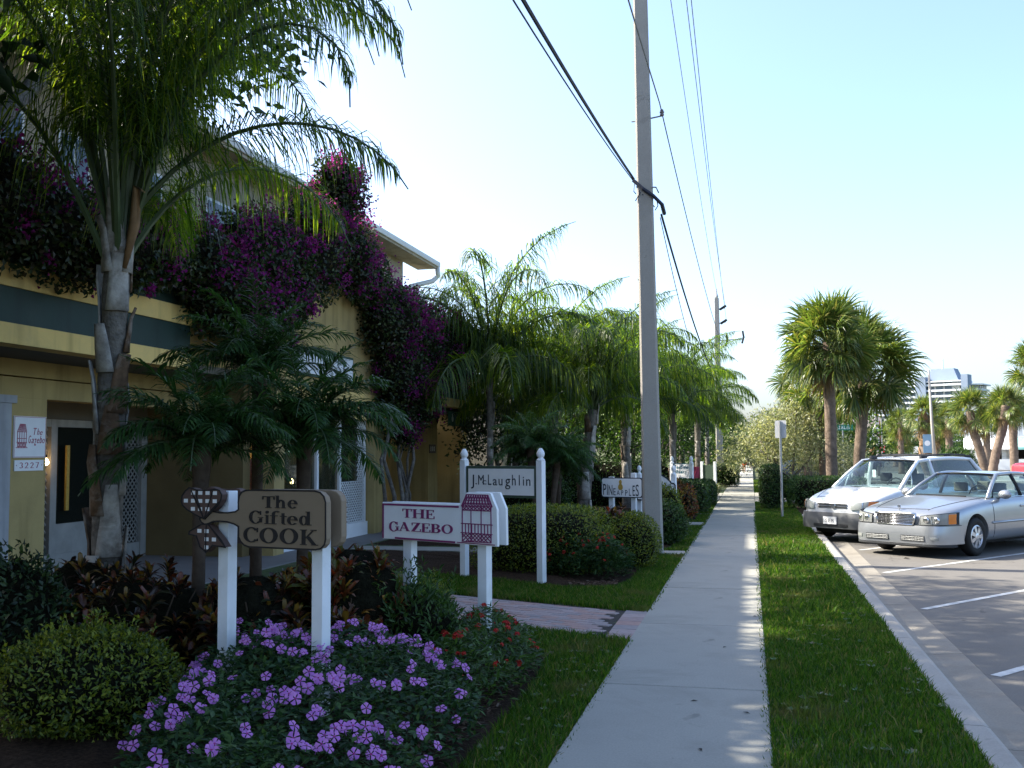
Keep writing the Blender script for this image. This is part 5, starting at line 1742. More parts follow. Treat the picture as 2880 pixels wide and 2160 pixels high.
# --- bougainvillea
def bougain(label, ells, nleaf, nclus, seed, origin, stems=(), topbias=.3):
    g = np.random.default_rng(seed)
    vol = np.array([(e[1][0] * e[1][1] + e[1][1] * e[1][2] + e[1][0] * e[1][2]) for e in ells])
    cnt = (vol / vol.sum() * nleaf).astype(int)
    t = thing('bougainvillea', label, 'climber', origin, 0, 'bougainvillea on the shop front')
    o_ = np.array(origin)
    Ps, Os = [], []
    core = MB()
    for i, ((c, r), k) in enumerate(zip(ells, cnt)):
        P, O = shell_points(g, k, r, 2, .12, seed + i, inner=.6)
        P = P + np.array(c) - o_
        keep = np.ones(len(P), bool)
        for j, (c2, r2) in enumerate(ells):
            if j != i:
                keep &= ((((P + o_ - np.array(c2)) / np.array(r2)) ** 2).sum(1) > .5)
        Ps.append(P[keep])
        Os.append(O[keep])
        vs, fs = lumpy_core(r, tuple(np.array(c) - o_), 2, .12, seed + i, .74)
        core.add(vs, fs)
    P, O = np.concatenate(Ps), np.concatenate(Os)
    n = len(P)
    D = O * .4 + rand_dirs(g, n) * .8 + np.array([0, 0, -.1])
    N = O + rand_dirs(g, n) * .7
    V, F = leaf_arrays(P, D, N, .085 * g.uniform(.6, 1.3, n), .055 * g.uniform(.7, 1.2, n))
    a = link('foliage', np_mesh('foliage', V, F, M['vine_leaf']), t)
    a['kind'] = 'stuff'
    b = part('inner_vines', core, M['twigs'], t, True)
    b['kind'] = 'stuff'
    # papery bracts in bunches, more of them on the outer and upper side
    w_ = np.clip(O[:, 2] * .6 + O[:, 0] * .5 + .45, .05, None)
    idx = g.choice(n, nclus, p=w_ / w_.sum())
    C = P[idx] + O[idx] * .05
    m_ = 30
    Q = np.repeat(C, m_, 0) + g.normal(size=(nclus * m_, 3)) * (.075 * np.repeat(g.uniform(.5, 1.7, nclus), m_))[:, None]
    nn = len(Q)
    V, F = leaf_arrays(Q, rand_dirs(g, nn) + np.repeat(O[idx], m_, 0) * .5, rand_dirs(g, nn), .058 * g.uniform(.6, 1.25, nn), .048 * g.uniform(.7, 1.2, nn), .3)
    a = link('blossoms', np_mesh('blossoms', V, F, M['bract']), t)
    a['kind'] = 'stuff'
    # long stray shoots
    mb = MB()
    ii = g.choice(n, 26)
    for j in ii:
        if O[j][2] < -.2: continue
        p = Vector(P[j])
        d = (Vector(O[j]) + Vector((0, 0, .9))).normalized() * float(g.uniform(.25, .6))
        mb.tube([p, p + d * .6, p + d + Vector((0, 0, -.05))], [.006, .005, .003], 4)
        for q in range(7):
            s_ = p + d * (.3 + .1 * q)
            e = Vector(rand_dirs(g, 1)[0]) * .06
            f_ = e.cross(Vector((0, 0, 1))).normalized() * .02
            mb.add([s_, s_ + e * .5 + f_, s_ + e, s_ + e * .5 - f_], [(0, 1, 2), (0, 2, 3)])
    a = part('shoots', mb, M['dark_leaf'], t)
    a['kind'] = 'stuff'
    for pts, rad in stems:
        part('stem', MB().tube([tuple(Vector(p) - Vector(origin)) for p in pts], [rad * (1 - .5 * k / (len(pts) - 1)) for k in range(len(pts))], 7), M['bark_grey'], t, True)
    return t
chain = [((-7.75, y_, 4.45 + .12 * math.sin(y_ * 1.7)), (.5, .75, .62 + .08 * math.sin(y_ * 2.3 + 1))) for y_ in np.arange(5.2, 13.9, .85)]
bougain('bougainvillea hedge of purple bracts along the near balcony rail', chain, 26000, 150, 501, (-7.75, 10, 4.4))
mid = [((-7.7, 14.4, 4.75), (.6, .9, .8)), ((-7.7, 13.5, 4.2), (.6, .8, .7)), ((-7.65, 15.4, 5.0), (.55, .9, .85)), ((-7.65, 16.4, 5.4), (.5, .9, 1.0)), ((-7.65, 17.2, 6.1), (.5, .8, .95)), ((-7.65, 18.2, 5.7), (.5, .85, .8)), ((-7.6, 14.6, 3.9), (.5, .8, .7)), ((-7.6, 15.8, 4.5), (.4, .6, .6)), ((-7.65, 19.2, 5.3), (.45, .8, .65)), ((-7.35, 17.2, 6.75), (.45, .75, .6))]
bougain('tall magenta-topped bougainvillea climbing over the yellow bay', mid, 24000, 200, 502, (-7.7, 16.5, 5))
rt = [((-7.6, 20.3, 4.7), (.6, .9, .85)), ((-7.5, 21.6, 4.5), (.7, 1.1, 1.0)), ((-7.45, 22.8, 4.2), (.75, 1.1, 1.05)), ((-7.45, 23.9, 4.3), (.7, 1.0, .9)), ((-7.5, 25.2, 4.5), (.6, 1.0, .7)), ((-7.5, 20.9, 3.5), (.6, .8, 1.0)), ((-7.45, 21.8, 3.1), (.6, .9, .9)), ((-7.5, 22.8, 3.3), (.5, .7, .7)), ((-7.5, 26.6, 4.5), (.5, .9, .55)), ((-7.6, 21.1, 2.4), (.4, .5, .5))]
st = []
rr = random.Random(4)
for k in range(7):
    y_ = 20.4 + .22 * k + rr.uniform(-.1, .1)
    st.append(([(-7.55 + rr.uniform(-.1, .1), y_, -.05), (-7.5 + rr.uniform(-.25, .2), y_ + rr.uniform(-.35, .35), .8), (-7.55 + rr.uniform(-.2, .2), y_ + rr.uniform(-.45, .45), 1.6), (-7.6, y_ + rr.uniform(-.3, .5), 2.5), (-7.6, y_ + .3, 3.4)], rr.uniform(.03, .055)))
bougain('great rounded bougainvillea with bare woody stems beyond the bay', rt, 30000, 230, 503, (-7.5, 22, 4), st)

# ================================================================== PALMS
def rachis(L, el0, droop, n=14, pw=1.3, bend=0.0):
    pts, x, y, z = [Vector((0, 0, 0))], 0, 0, 0
    for k in range(n):
        t_ = (k + .5) / n
        el = R(el0) - R(droop) * t_ ** pw
        az = bend * t_
        x += L / n * math.cos(el) * math.cos(az)
        y += L / n * math.cos(el) * math.sin(az)
        z += L / n * math.sin(el)
        pts.append(Vector((x, y, z)))
    return pts


def feather_frond(seed, L, el0, droop, nl, ll, lw, start=.16, grav=1.0, plume=50, mats=None, rr0=.026, name='frond', bend=0.0, pw=1.3):
    """arching feather leaf: a tapering midrib and two rows of hanging leaflets"""
    g = random.Random(seed)
    pts = rachis(L, el0, droop, 14, pw, bend)
    n = len(pts) - 1
    mb = MB()
    mb.tube(pts, [rr0 * (1 - .85 * k / n) + .002 for k in range(n + 1)], 5, 1)
    for k in range(nl):
        t_ = start + (1 - start) * (k + g.random() * .8) / nl
        i = min(int(t_ * n), n - 1)
        f = t_ * n - i
        p = pts[i].lerp(pts[i + 1], f)
        T = (pts[i + 1] - pts[i]).normalized()
        Sd = T.cross(Vector((0, 0, 1)))
        Sd = Sd.normalized() if Sd.length > .05 else Vector((0, 1, 0))
        Up = Sd.cross(T).normalized()
        prof = math.sin(math.pi * min(1, .18 + .86 * t_)) ** .6
        for sgn in (1, -1):
            a = R(g.uniform(-plume, plume))
            l_ = ll * prof * g.uniform(.75, 1.15)
            fw = .55 + .5 * t_ + g.uniform(-.1, .1)
            d = (Sd * sgn * math.cos(a) + Up * math.sin(a) + T * fw).normalized()
            d2 = (d + Vector((0, 0, -.55 * grav))).normalized()
            d3 = (d2 + Vector((0, 0, -1.15 * grav))).normalized()
            q1 = p + d * l_ * .3
            q2 = q1 + d2 * l_ * .35
            q3 = q2 + d3 * l_ * .4
            wv = d.cross(Vector((g.uniform(-.4, .4), g.uniform(-.4, .4), 1))).normalized() * lw * .5
            wv2 = (wv + Vector((g.uniform(-.3, .3), g.uniform(-.3, .3), 0)) * lw * .3)
            mb.add([p - wv * .5, p + wv * .5, q1 + wv, q1 - wv, q2 + wv2 * .8, q2 - wv2 * .8, q3], [(0, 1, 2, 3), (3, 2, 4, 5), (5, 4, 6)], 0)
    return mb.mesh(name, mats or [M['palm_leaf'], M['petiole']])


def fan_frond(seed, pet, el0, droop, R_, nseg=40, mats=None, name='fan_leaf', roll=0.0, grav=1.0):
    g = random.Random(seed)
    pts = rachis(pet, el0, droop, 6, 1.2)
    mb = MB()
    mb.tube(pts, [.016 - .0012 * k for k in range(len(pts))], 4, 1)
    h = pts[-1]
    T = (pts[-1] - pts[-2]).normalized()
    Sd = T.cross(Vector((0, 0, 1)))
    Sd = Sd.normalized() if Sd.length > .05 else Vector((0, 1, 0))
    Up = Sd.cross(T).normalized()
    Sd, Up = Sd * math.cos(roll) + Up * math.sin(roll), Up * math.cos(roll) - Sd * math.sin(roll)
    for k in range(nseg):
        ph = R(-135 + 270 * (k + .5) / nseg) + g.uniform(-.03, .03)
        base = h + T * (.16 * max(0, math.cos(ph * .5)))
        d = (T * math.cos(ph) + Sd * math.sin(ph) + Up * (g.uniform(-.25, .3) - .12 * abs(math.sin(ph)))).normalized()
        l_ = R_ * (.78 + .22 * math.cos(ph)) * g.uniform(.85, 1.1)
        d2 = (d + Vector((0, 0, -.28 * grav))).normalized()
        d3 = (d2 + Vector((0, 0, -.8 * grav))).normalized()
        q1 = base + d * l_ * .5
        q2 = q1 + d2 * l_ * .28
        q3 = q2 + d3 * l_ * .28
        e = d.cross(Up).normalized()
        w0, w1, w2 = .01, .024 * R_ / .8, .014 * R_ / .8
        f_ = Up * (.012 if k % 2 else -.012)
        mb.add([base - e * w0, base + e * w0, q1 + e * w1 + f_, q1 - e * w1 - f_, q2 + e * w2, q2 - e * w2, q3], [(0, 1, 2, 3), (3, 2, 4, 5), (5, 4, 6)], 0)
    return mb.mesh(name, mats or [M['fan_leaf'], M['petiole']])


M['boot_brown'] = surf('boot_brown', (0.12, 0.075, 0.045), 0.9, 0.4, 12, 0.1, dirt=(0.3, 0.26, 0.22), bmp=0.6, bscale=40, bdist=0.01)


def palm_trunk(pts, r0, r1, boots, seed, mat, bmat, par, rings=26):
    g = random.Random(seed)
    P = [Vector(p) for p in pts]
    fine, rad = [], []
    n = rings
    for k in range(n + 1):
        f = k / n * (len(P) - 1)
        i = min(int(f), len(P) - 2)
        fine.append(P[i].lerp(P[i + 1], f - i))
        rad.append((r0 + (r1 - r0) * k / n) * (1 + .05 * (k % 2) + g.uniform(-.03, .03)) * (1.25 if k == 0 else 1))
    part('trunk', MB().tube(fine, rad, 12), mat, par, True)
    for k in range(boots):
        f = .12 + .86 * k / max(1, boots - 1)
        i = int(f * n)
        p = fine[min(i, n)]
        a = k * 2.4 + g.uniform(-.2, .2)
        r_ = r0 + (r1 - r0) * f
        l_ = g.uniform(.4, .75)
        rows = []
        for j in range(5):
            s_ = j / 4
            half = (1.15 - .75 * s_)
            rr_ = r_ * 1.08 + .018 + .05 * s_ ** 2 * g.uniform(.3, 1.4)
            row = []
            for q in range(5):
                th = a + (q / 4 - .5) * 2 * half * .75
                row.append((p.x + rr_ * math.cos(th), p.y + rr_ * math.sin(th), p.z + s_ * l_ - .15))
            rows.append(row)
        o = part('leaf_base', MB().grid(rows), M['boot_brown'] if bmat is M['boot'] and k % 3 == 1 else bmat, par, True)
        sd = o.modifiers.new('solid', 'SOLIDIFY')
        sd.thickness = .018


def add_frond(par, mesh, at, az, s=1.0, tilt=(0, 0), name='frond'):
    o = link(name, mesh, par, at)
    o.rotation_euler = (tilt[0], tilt[1], az)
    o.scale = (s, s, s)
    return o


# --- the big queen palm at the front, its crown hanging in from above
QG = 'queen palms along the shop beds'
t = thing('queen_palm', 'big queen palm with peeling pale trunk, hanging fronds over the bougainvillea', 'palm tree', (-6.0, 8.42, 0), 0, QG)
palm_trunk([(0, 0, -.1), (.02, 0, .6), (.06, -.04, 1.6), (.12, -.1, 2.6), (.2, -.17, 3.6), (.22, -.18, 4.05)], .145, .105, 26, 5, M['bark_grey'], M['boot'], t)
top = Vector((.22, -.18, 3.9))
big = [(14, 56, 118, 3.3, 1.4), (-4, 84, 132, 4.4, 2.0), (20, 80, 135, 4.3, 2.0), (36, 76, 135, 4.1, 1.9), (-22, 78, 138, 4.2, 1.9), (8, 74, 140, 3.9, 1.8), (52, 80, 130, 4.3, 2.0), (75, 72, 132, 4.0, 1.8), (100, 78, 130, 4.3, 2.0),
       (125, 70, 130, 3.9, 1.8), (150, 80, 125, 4.3, 2.0), (178, 76, 122, 4.2, 1.9), (-155, 80, 120, 4.2, 2.0), (-128, 76, 125, 4.2, 1.9), (-100, 80, 128, 4.3, 2.0), (-72, 76, 132, 4.1, 1.9), (-45, 80, 134, 4.3, 2.0), (-60, 68, 135, 3.8, 1.7),
       (62, 62, 125, 3.5, 1.5), (110, 60, 125, 3.4, 1.5), (-12, 70, 142, 3.6, 1.7), (28, 86, 120, 4.8, 2.2), (-85, 86, 118, 4.8, 2.2), (165, 86, 112, 4.8, 2.2), (-140, 68, 125, 3.7, 1.7), (-30, 84, 130, 4.6, 2.1), (0, 79, 140, 4.0, 1.9)]
for i, (az, el, dr_, L, pw_) in enumerate(big):
    if i not in (0, 18, 19):
        L, dr_, pw_ = L * 1.17, dr_ + 30, pw_ + .6
    me = feather_frond(200 + i, L, el, dr_, 120, .85, .0155, .22, 2.0, 50, [M['palm_leaf'], M['petiole']], .03, pw=pw_)
    add_frond(t, me, top + Vector((.05 * math.cos(R(az)), .05 * math.sin(R(az)), -.02 * i)), R(az))
part('spear_leaf', MB().tube([top + Vector((0, 0, -.1)), top + Vector((.03, 0, 1.2)), top + Vector((.1, .02, 2.4))], [.04, .025, .004], 6), M['petiole'], t)
part('flower_sheath', MB().tube([top + Vector((.1, -.05, -.4)), top + Vector((.22, -.08, 0.0)), top + Vector((.25, -.1, .35)), top + Vector((.36, -.14, .28))], [.02, .05, .035, .008], 6), M['petiole_tan'], t, True)

# --- shared frond meshes of the other queen palms
qv = [feather_frond(300 + i, L_, el, dr_, 92, .9, .024, .17, 2.0, 52, None, .03, pw=pw_) for i, (el, dr_, L_, pw_) in enumerate(((85, 80, 4.0, 1.6), (80, 130, 4.0, 2.0), (72, 138, 3.8, 1.8), (60, 134, 3.4, 1.5), (38, 118, 3.0, 1.2), (76, 142, 3.9, 1.9), (66, 140, 3.6, 1.6)))]
def queen(label, loc, zc, s, seed, nf=26, r0=.13, lean=(0, 0), boots=5):
    g = random.Random(seed)
    t = thing('queen_palm', label, 'palm tree', (loc[0], loc[1], 0), 0, QG)
    palm_trunk([(0, 0, -.1), (lean[0] * .4, lean[1] * .4, zc * .45), (lean[0], lean[1], zc - .35)], r0, r0 * .8, boots, seed, M['bark_grey'], M['boot'], t, 14)
    zc -= .35
    for k in range(nf):
        add_frond(t, qv[0] if k < 2 else g.choice(qv[1:]), (lean[0], lean[1], zc - .05), k * 2.4 + g.uniform(-.3, .3), s * g.uniform(.85, 1.1), (g.uniform(-.08, .08), g.uniform(-.08, .08)))
    return t
queen('slim queen palm before the far green fascia, thin upright spear leaf', (-6.1, 23.3), 3.9, 1.1, 1, 22, .09)
queen('queen palm with fanned dark leaf stalks behind the acorn post', (-5.2, 26.5), 3.4, 1.05, 2)
queen('queen palm with leaning brown leaf bases just behind the PINEAPPLES sign', (-3.95, 23.8), 3.1, .98, 3, 26, .15, (.25, .2), 9)
queen('queen palm with pale split trunk behind the scalloped sign', (-3.65, 30), 3.2, 1.05, 4, 26, .14, (0, 0), 8)
queen('queen palm drooping over the realty sign', (-2.7, 35.8), 3.4, 1.0, 5)
queen('queen palm with fronds touching the second utility pole', (-2.2, 43), 3.7, 1.0, 6)
queen('tall queen palm rising behind the first utility pole', (-4.2, 34), 4.2, 1.15, 7)
queen('farther queen palm between the realty sign and the second pole', (-3.2, 48), 4.0, 1.05, 8)
queen('far queen palm past the second utility pole', (-2.6, 62), 4.2, 1.0, 9)

# --- pygmy date palms
pv = [feather_frond(400 + i, 1.25, el, dr_, 64, .29, .019, .1, .4, 32, [M['pygmy_leaf'], M['petiole']], .011) for i, (el, dr_) in enumerate(((78, 60), (62, 85), (45, 95), (28, 90), (10, 75), (52, 110)))]
PGR = 'pygmy date palms in the shop beds'
def pygmy(label, loc, heads, s, seed, nf=36):
    g = random.Random(seed)
    t = thing('pygmy_date_palm', label, 'palm tree', (loc[0], loc[1], 0), 0, PGR)
    for (dx, dy, z) in heads:
        part('trunk', MB().tube([(dx * .25, dy * .25, -.1), (dx * .7, dy * .7, z * .5), (dx, dy, z)], [.07, .055, .075], 9), M['stem_brown'], t, True)
        part('crown_fibre', MB().lathe([(.05, -.3), (.075, -.15), (.085, 0), (.05, .16)], (dx, dy, z), 9), M['stem_brown'], t, True)
        for k in range(nf):
            f = k / nf
            m_ = pv[0] if f < .12 else pv[1] if f < .35 else pv[2] if f < .55 else pv[5] if f < .75 else pv[3] if f < .9 else pv[4]
            add_frond(t, m_, (dx, dy, z + .05), k * 2.4 + g.uniform(-.25, .25), s * g.uniform(.88, 1.12), (g.uniform(-.1, .1), g.uniform(-.1, .1)))
pygmy('pygmy date palm beside the peeling trunk of the big palm', (-4.62, 7.75), [(.03, .0, 1.72)], .82, 11)
pygmy('pygmy date palm right above the tan cutting board sign', (-4.15, 8.8), [(.02, 0, 1.85)], .9, 12, 40)
pygmy('taller pygmy date palm reaching up toward the bougainvillea', (-4.95, 9.4), [(.03, 0, 2.5)], .9, 15, 34)
pygmy('dark pygmy date palm behind the McLaughlin sign post', (-4.0, 19.4), [(-.25, 0, 1.75), (.15, .6, 1.45)], .85, 13)
pygmy('low pygmy date palm between the acorn post and the PINEAPPLES sign', (-4.05, 21.0), [(.05, 0, 1.35)], .8, 14, 40)

# --- cabbage palms
fv = [[fan_frond(500 + 10 * i + j, .85, el + 6 * j - 6, dr_, .85, roll=rl, grav=gv) for j, rl in enumerate((-.9, .15, 1.0))] for i, (el, dr_, gv) in enumerate(((82, 8, .4), (64, 18, .6), (44, 28, .8), (22, 35, 1.0), (0, 38, 1.2), (-28, 30, 1.4)))]
ftan = leafmat('dry_fan', [(0.16, 0.11, 0.05), (0.22, 0.16, 0.08)], .2, .7, .2)
fdry = fan_frond(520, .9, -55, 25, .75, 26, [ftan, M['petiole_tan']])
CG = 'cabbage palms near the parking bay'
def cabbage(label, loc, zc, s, seed, nf=44, r0=.17, lean=(0, 0), group=CG, dry=2, boots=0):
    g = random.Random(seed)
    t = thing('cabbage_palm', label, 'palm tree', (loc[0], loc[1], -.12), 0, group)
    palm_trunk([(0, 0, 0), (lean[0] * .35, lean[1] * .35, zc * .4), (lean[0] * .8, lean[1] * .8, zc * .75), (lean[0], lean[1], zc + .35)], r0, r0 * .92, boots, seed, M['fan_trunk'], M['petiole_tan'], t, 22)
    for k in range(nf):
        f = (k + .5) / nf
        i = 0 if f < .14 else 1 if f < .32 else 2 if f < .5 else 3 if f < .68 else 4 if f < .86 else 5
        m_ = g.choice(fv[i])
        if k >= nf - dry:
            m_ = fdry
        add_frond(t, m_, (lean[0], lean[1], zc + .35 - .25 * f), k * 2.4 + g.uniform(-.3, .3), s * g.uniform(.85, 1.12), (g.uniform(-.15, .15), g.uniform(-.15, .15)), 'fan_leaf')
    return t
cabbage('tall cabbage palm with full round crown nearest the white minivan', (2.41, 32.5), 4.85, .92, 31, 84, .175)
cabbage('cabbage palm with ragged crown standing behind the minivan windshield', (3.4, 35.3), 4.3, 1.1, 32, 78, .185, (.35, .1))
cabbage('cabbage palm partly hidden behind the tallest crown', (2.3, 43.8), 4.4, .9, 33, 40, .17)
cabbage('slender cabbage palm between the two nearest trunks', (2.65, 39.7), 3.9, .95, 34, 40, .16)
FG = 'cabbage palms across the cross street'
far = [('far cabbage palm beside the flag poles', (10.9, 79.7), 3.2, 1.0, .2, (0, 0), 4), ('thick far cabbage palm with a booted tan trunk', (11.8, 74.7), 3.6, 1.15, .38, (0, 0), 16), ('far cabbage palm behind the booted one', (16.3, 91), 3.8, 1.2, .3, (0, 0), 0),
       ('far cabbage palm with trunk leaning hard before the white balcony building', (14.1, 67), 3.6, 1.15, .26, (-.85, 0), 0), ('far cabbage palm whose trunk curves the other way', (13.9, 65), 3.8, 1.05, .26, (.95, 0), 0), ('far cabbage palm in front of the balcony railing', (16.85, 72), 4.0, 1.05, .27, (0, 0), 0),
       ('near-side cabbage palm cut by the picture edge', (11.75, 46), 4.6, .95, .2, (0, 0), 0), ('low far cabbage palm beside the stop sign', (12.9, 109), 2.4, 1.3, .25, (0, 0), 0), ('far cabbage palm by the blue banner', (16.5, 98), 3.0, 1.25, .3, (0, 0), 0), ('another far cabbage palm behind the leaning trunk', (18.6, 88), 3.3, 1.2, .28, (0, 0), 0), ('distant cabbage palm in the gap under the hotel', (14.8, 112), 2.9, 1.5, .3, (0, 0), 0), ('small far cabbage palm left of the booted one', (12.6, 92), 2.1, 1.15, .25, (0, 0), 0)]
for i, (lb, loc, zc, s_, r_, ln, bo) in enumerate(far):
    cabbage(lb, loc, zc + .25, s_ * .76, 60 + i, 44, r_, ln, FG, 3, bo)

# --- broad-leaved trees
def tree(name, label, loc, ells, n, L, W, mat, stems, seed, group=None, inner=.45):
    g = np.random.default_rng(seed)
    t = thing(name, label, 'tree', (loc[0], loc[1], -.1), 0, group)
    tr = MB()
    for pts, r_ in stems:
        tr.tube(pts, [r_ * (1 - .6 * k / (len(pts) - 1)) for k in range(len(pts))], 7)
    part('trunk', tr, M['bark_grey'], t, True)['kind'] = 'stuff'
    vol = np.array([e[1][0] * e[1][1] * e[1][2] for e in ells])
    cnt = (vol / vol.sum() * n).astype(int)
    Ps, Os = [], []
    for i, ((c, r), k) in enumerate(zip(ells, cnt)):
        # clumps: twigs with leaves along them
        m_ = max(6, k // 14)
        C, O = shell_points(g, m_, r, 2, .2, seed + i, inner=inner)
        C = C + np.array(c)
        P = np.repeat(C, 14, 0) + g.normal(size=(m_ * 14, 3)) * np.array([.16, .16, .12]) * (np.mean(r) ** .5)
        Ps.append(P)
        Os.append(np.repeat(O, 14, 0))
    P, O = np.concatenate(Ps), np.concatenate(Os)
    n = len(P)
    V, F = leaf_arrays(P, O * .4 + rand_dirs(g, n) * .9, rand_dirs(g, n) + np.array([0, 0, .6]), L * g.uniform(.6, 1.25, n), W * g.uniform(.7, 1.2, n))
    a = link('crown', np_mesh('crown', V, F, mat), t)
    a['kind'] = 'stuff'
    return t
def limbs(ells, h, r, n, seed, base=None):
    g = random.Random(seed)
    out = []
    for k in range(n):
        c, rr_ = ells[k % len(ells)]
        e = Vector(c) + Vector((g.uniform(-.5, .5) * rr_[0], g.uniform(-.5, .5) * rr_[1], g.uniform(-.3, .4) * rr_[2]))
        b = Vector((g.uniform(-.12, .12), g.uniform(-.12, .12), 0))
        out.append(([b, b + Vector((e.x * .25, e.y * .25, h * .55)), Vector((e.x * .6, e.y * .6, h)), e], r))
    return out
SG = 'silver-leaved trees at the end of the parking bay'
e1 = [((0, 0, 2.4), (1.5, 1.3, 1.1)), ((-.9, .3, 2.0), (1.1, 1.0, .9)), ((.9, -.2, 2.1), (1.1, 1.0, .9)), ((.2, 0, 3.1), (.9, .9, .6))]
tree('silver_buttonwood', 'grey-green silver-leaved tree above the column-like hedge', (1.3, 39.5), e1, 9500, .13, .05, M['silver_leaf'], limbs(e1, 1.4, .07, 6, 1), 71, SG)
e2 = [((0, 0, 2.2), (1.6, 1.4, 1.2)), ((-1.0, .3, 1.8), (1.1, 1.0, .8)), ((.8, 0, 2.8), (1.0, 1.0, .8))]
tree('silver_buttonwood', 'paler silver-leaved tree farther off over the sidewalk end', (.85, 47.5), e2, 8000, .14, .055, M['silver_leaf'], limbs(e2, 1.3, .07, 5, 2), 72, SG)
e2b = [((0, 0, 1.5), (1.5, 1.3, .9)), ((-1.0, .3, 1.3), (1.1, 1.0, .7))]
tree('silver_buttonwood', 'silver-leaved tree behind the two nearest palm trunks', (3.5, 44.5), e2b, 5000, .14, .055, M['silver_leaf'], limbs(e2, 1.3, .07, 5, 3), 73, SG)
TG = 'leafy trees behind the palms'
e3 = [((0, 0, 3.6), (1.6, 1.6, 1.5)), ((.3, -.6, 2.4), (1.3, 1.3, 1.1)), ((-.7, .6, 2.8), (1.4, 1.4, 1.3)), ((.2, .3, 5.0), (1.1, 1.1, .8))]
for i, (lb, loc, mat) in enumerate((('dark leafy tree against the far end of the green fascia', (-6.9, 28.5), 'dark_leaf'), ('leafy tree filling the gap between two queen palms', (-5.6, 33), 'tree_leaf'), ('bright leafy tree behind the PINEAPPLES sign', (-4.8, 38.5), 'tree_leaf'),
                                    ('leafy tree behind the realty sign', (-4.0, 45), 'tree_leaf'), ('dark tree standing by the second utility pole', (-3.6, 54), 'dark_leaf'), ('round dark tree at the far end of the walk', (-2.6, 72), 'dark_leaf'))):
    tree('leafy_tree', lb, loc, e3, 7000, .16, .075, M[mat], limbs(e3, 2.0, .1, 6, 10 + i), 80 + i, TG)
e4 = [((0, 0, 2.6), (2.2, 2.0, 1.8)), ((1.2, 0, 1.8), (1.5, 1.4, 1.2)), ((-1.2, .3, 2.0), (1.5, 1.4, 1.2))]
DG = 'dark trees beyond the cross street'
for i, (lb, loc) in enumerate((('dark round tree behind the street name sign', (4.7, 58)), ('dark tree mass behind the near palm trunks', (2.3, 66)), ('green tree beyond the crossing by the blue car', (5.4, 106)), ('green tree beyond the white balcony building corner', (18.5, 112)),
                               ('dark tree leaning over the far end of the sidewalk', (-2.9, 66)), ('dark tree beyond the bending person', (-2.7, 88)), ('another dark tree farther beyond the bending person', (-2.9, 100)), ('distant tree closing the view over the sidewalk', (-.6, 118)), ('distant tree at the road end behind the silver trees', (2.4, 126)), ('distant tree mass beneath the hotel', (21, 128)), ('far tree farther along the avenue', (12, 135)), ('far tree behind the hotel approach', (24, 130)))):
    tree('street_tree', lb, loc, e4, 4200, .24, .12, M['shrub_green'] if i in (2, 3) else M['tree_leaf'], limbs(e4, 1.4, .14, 6, 30 + i), 90 + i, DG)
shrub('round_bush', 'bright green bush in front of the white balcony building', 'shrub', (13.0, 70, -.12), (1.1, .9, .9), 3500, .16, .06, M['shrub_green'], 2.2, .1, 'bright bushes across the cross street', shoots=30)
shrub('round_bush', 'low bright bush beside the booted palm', 'shrub', (12.6, 80, -.12), (1.5, .9, .7), 2800, .16, .06, M['shrub_green'], 2.2, .1, 'bright bushes across the cross street', shoots=20)
shrub('round_bush', 'reddish bush by the pale light pole', 'shrub', (9.0, 84, -.12), (.9, .9, .9), 2000, .16, .06, M['croton'], 2.2, .1, None, shoots=20)
shrub('round_bush', 'dark bush at the edge of the crossing by the dark blue car', 'shrub', (6.0, 90, -.12), (1.5, .8, .6), 1800, .16, .07, M['hedge_green'], 2.2, .1)

# the big tree that shades the near walk and the bay; only its underside reaches the picture
e5 = [((.4, 1.4, 8.3), (3.0, 3.4, 1.6)), ((.2, 5.0, 8.8), (2.4, 3.0, 1.1)), ((.3, -3.6, 8.2), (2.8, 3.0, 1.6)), ((.8, 2.0, 9.8), (2.6, 3.4, 1.3)), ((-.6, 8.0, 8.5), (1.7, 3.6, 1.25)), ((-.8, 2.0, 9.8), (2.5, 3.5, 1.4)),
      ((1.2, -2.6, 6.2), (2.9, 3.2, 1.9)), ((1.4, .6, 6.2), (2.4, 2.0, 1.6)), ((1.0, -5.0, 5.0), (2.6, 2.4, 2.0)), ((.5, 2.6, 6.2), (1.4, 1.6, 1.2)), ((-1.6, 10.5, 9.6), (1.6, 2.4, .9))]
tree('shade_tree', 'large leafy tree whose crown hangs over the top corner above the big palm', (-7.6, 3.6), e5, 60000, .2, .12, M['dark_leaf'], limbs(e5, 5.0, .2, 9, 77), 140, None, .25)

# ================================================================== VEHICLES
def paintmat(name, c, metal=0.0, rough=0.25):
    mt, t, b, _ = nodes_of(name)
    n = noise(t, 3, 3, .5)
    col = ramp(t, [(.3, tuple(x * .93 for x in c)), (.7, c)], n.outputs[0]).outputs[0]
    t.links.new(col, b.inputs["Base Color"])
    b.inputs["Metallic"].default_value = metal
    b.inputs["Roughness"].default_value = rough
    b.inputs["Coat Weight"].default_value = 0.6
    b.inputs["Coat Roughness"].default_value = 0.06
    return mt
M['paint_white'] = paintmat('paint_white', (0.62, 0.64, 0.66))
M['paint_silver'] = paintmat('paint_silver', (0.3, 0.32, 0.345), 0.55, 0.28)
M['paint_red'] = paintmat('paint_red', (0.34, 0.02, 0.04))
M['paint_blue'] = paintmat('paint_blue', (0.02, 0.035, 0.09))
M['paint_black'] = paintmat('paint_black', (0.02, 0.02, 0.022))
M['grey_bumper'] = surf('grey_bumper', (0.09, 0.095, 0.1), 0.55, .08, 4, .4)
M['chrome'] = surf('chrome', (0.62, 0.63, 0.64), 0.15, .04, 5, .5, metal=.95)
M['alloy'] = surf('alloy', (0.55, 0.55, 0.56), 0.3, .06, 8, .5, metal=.7)
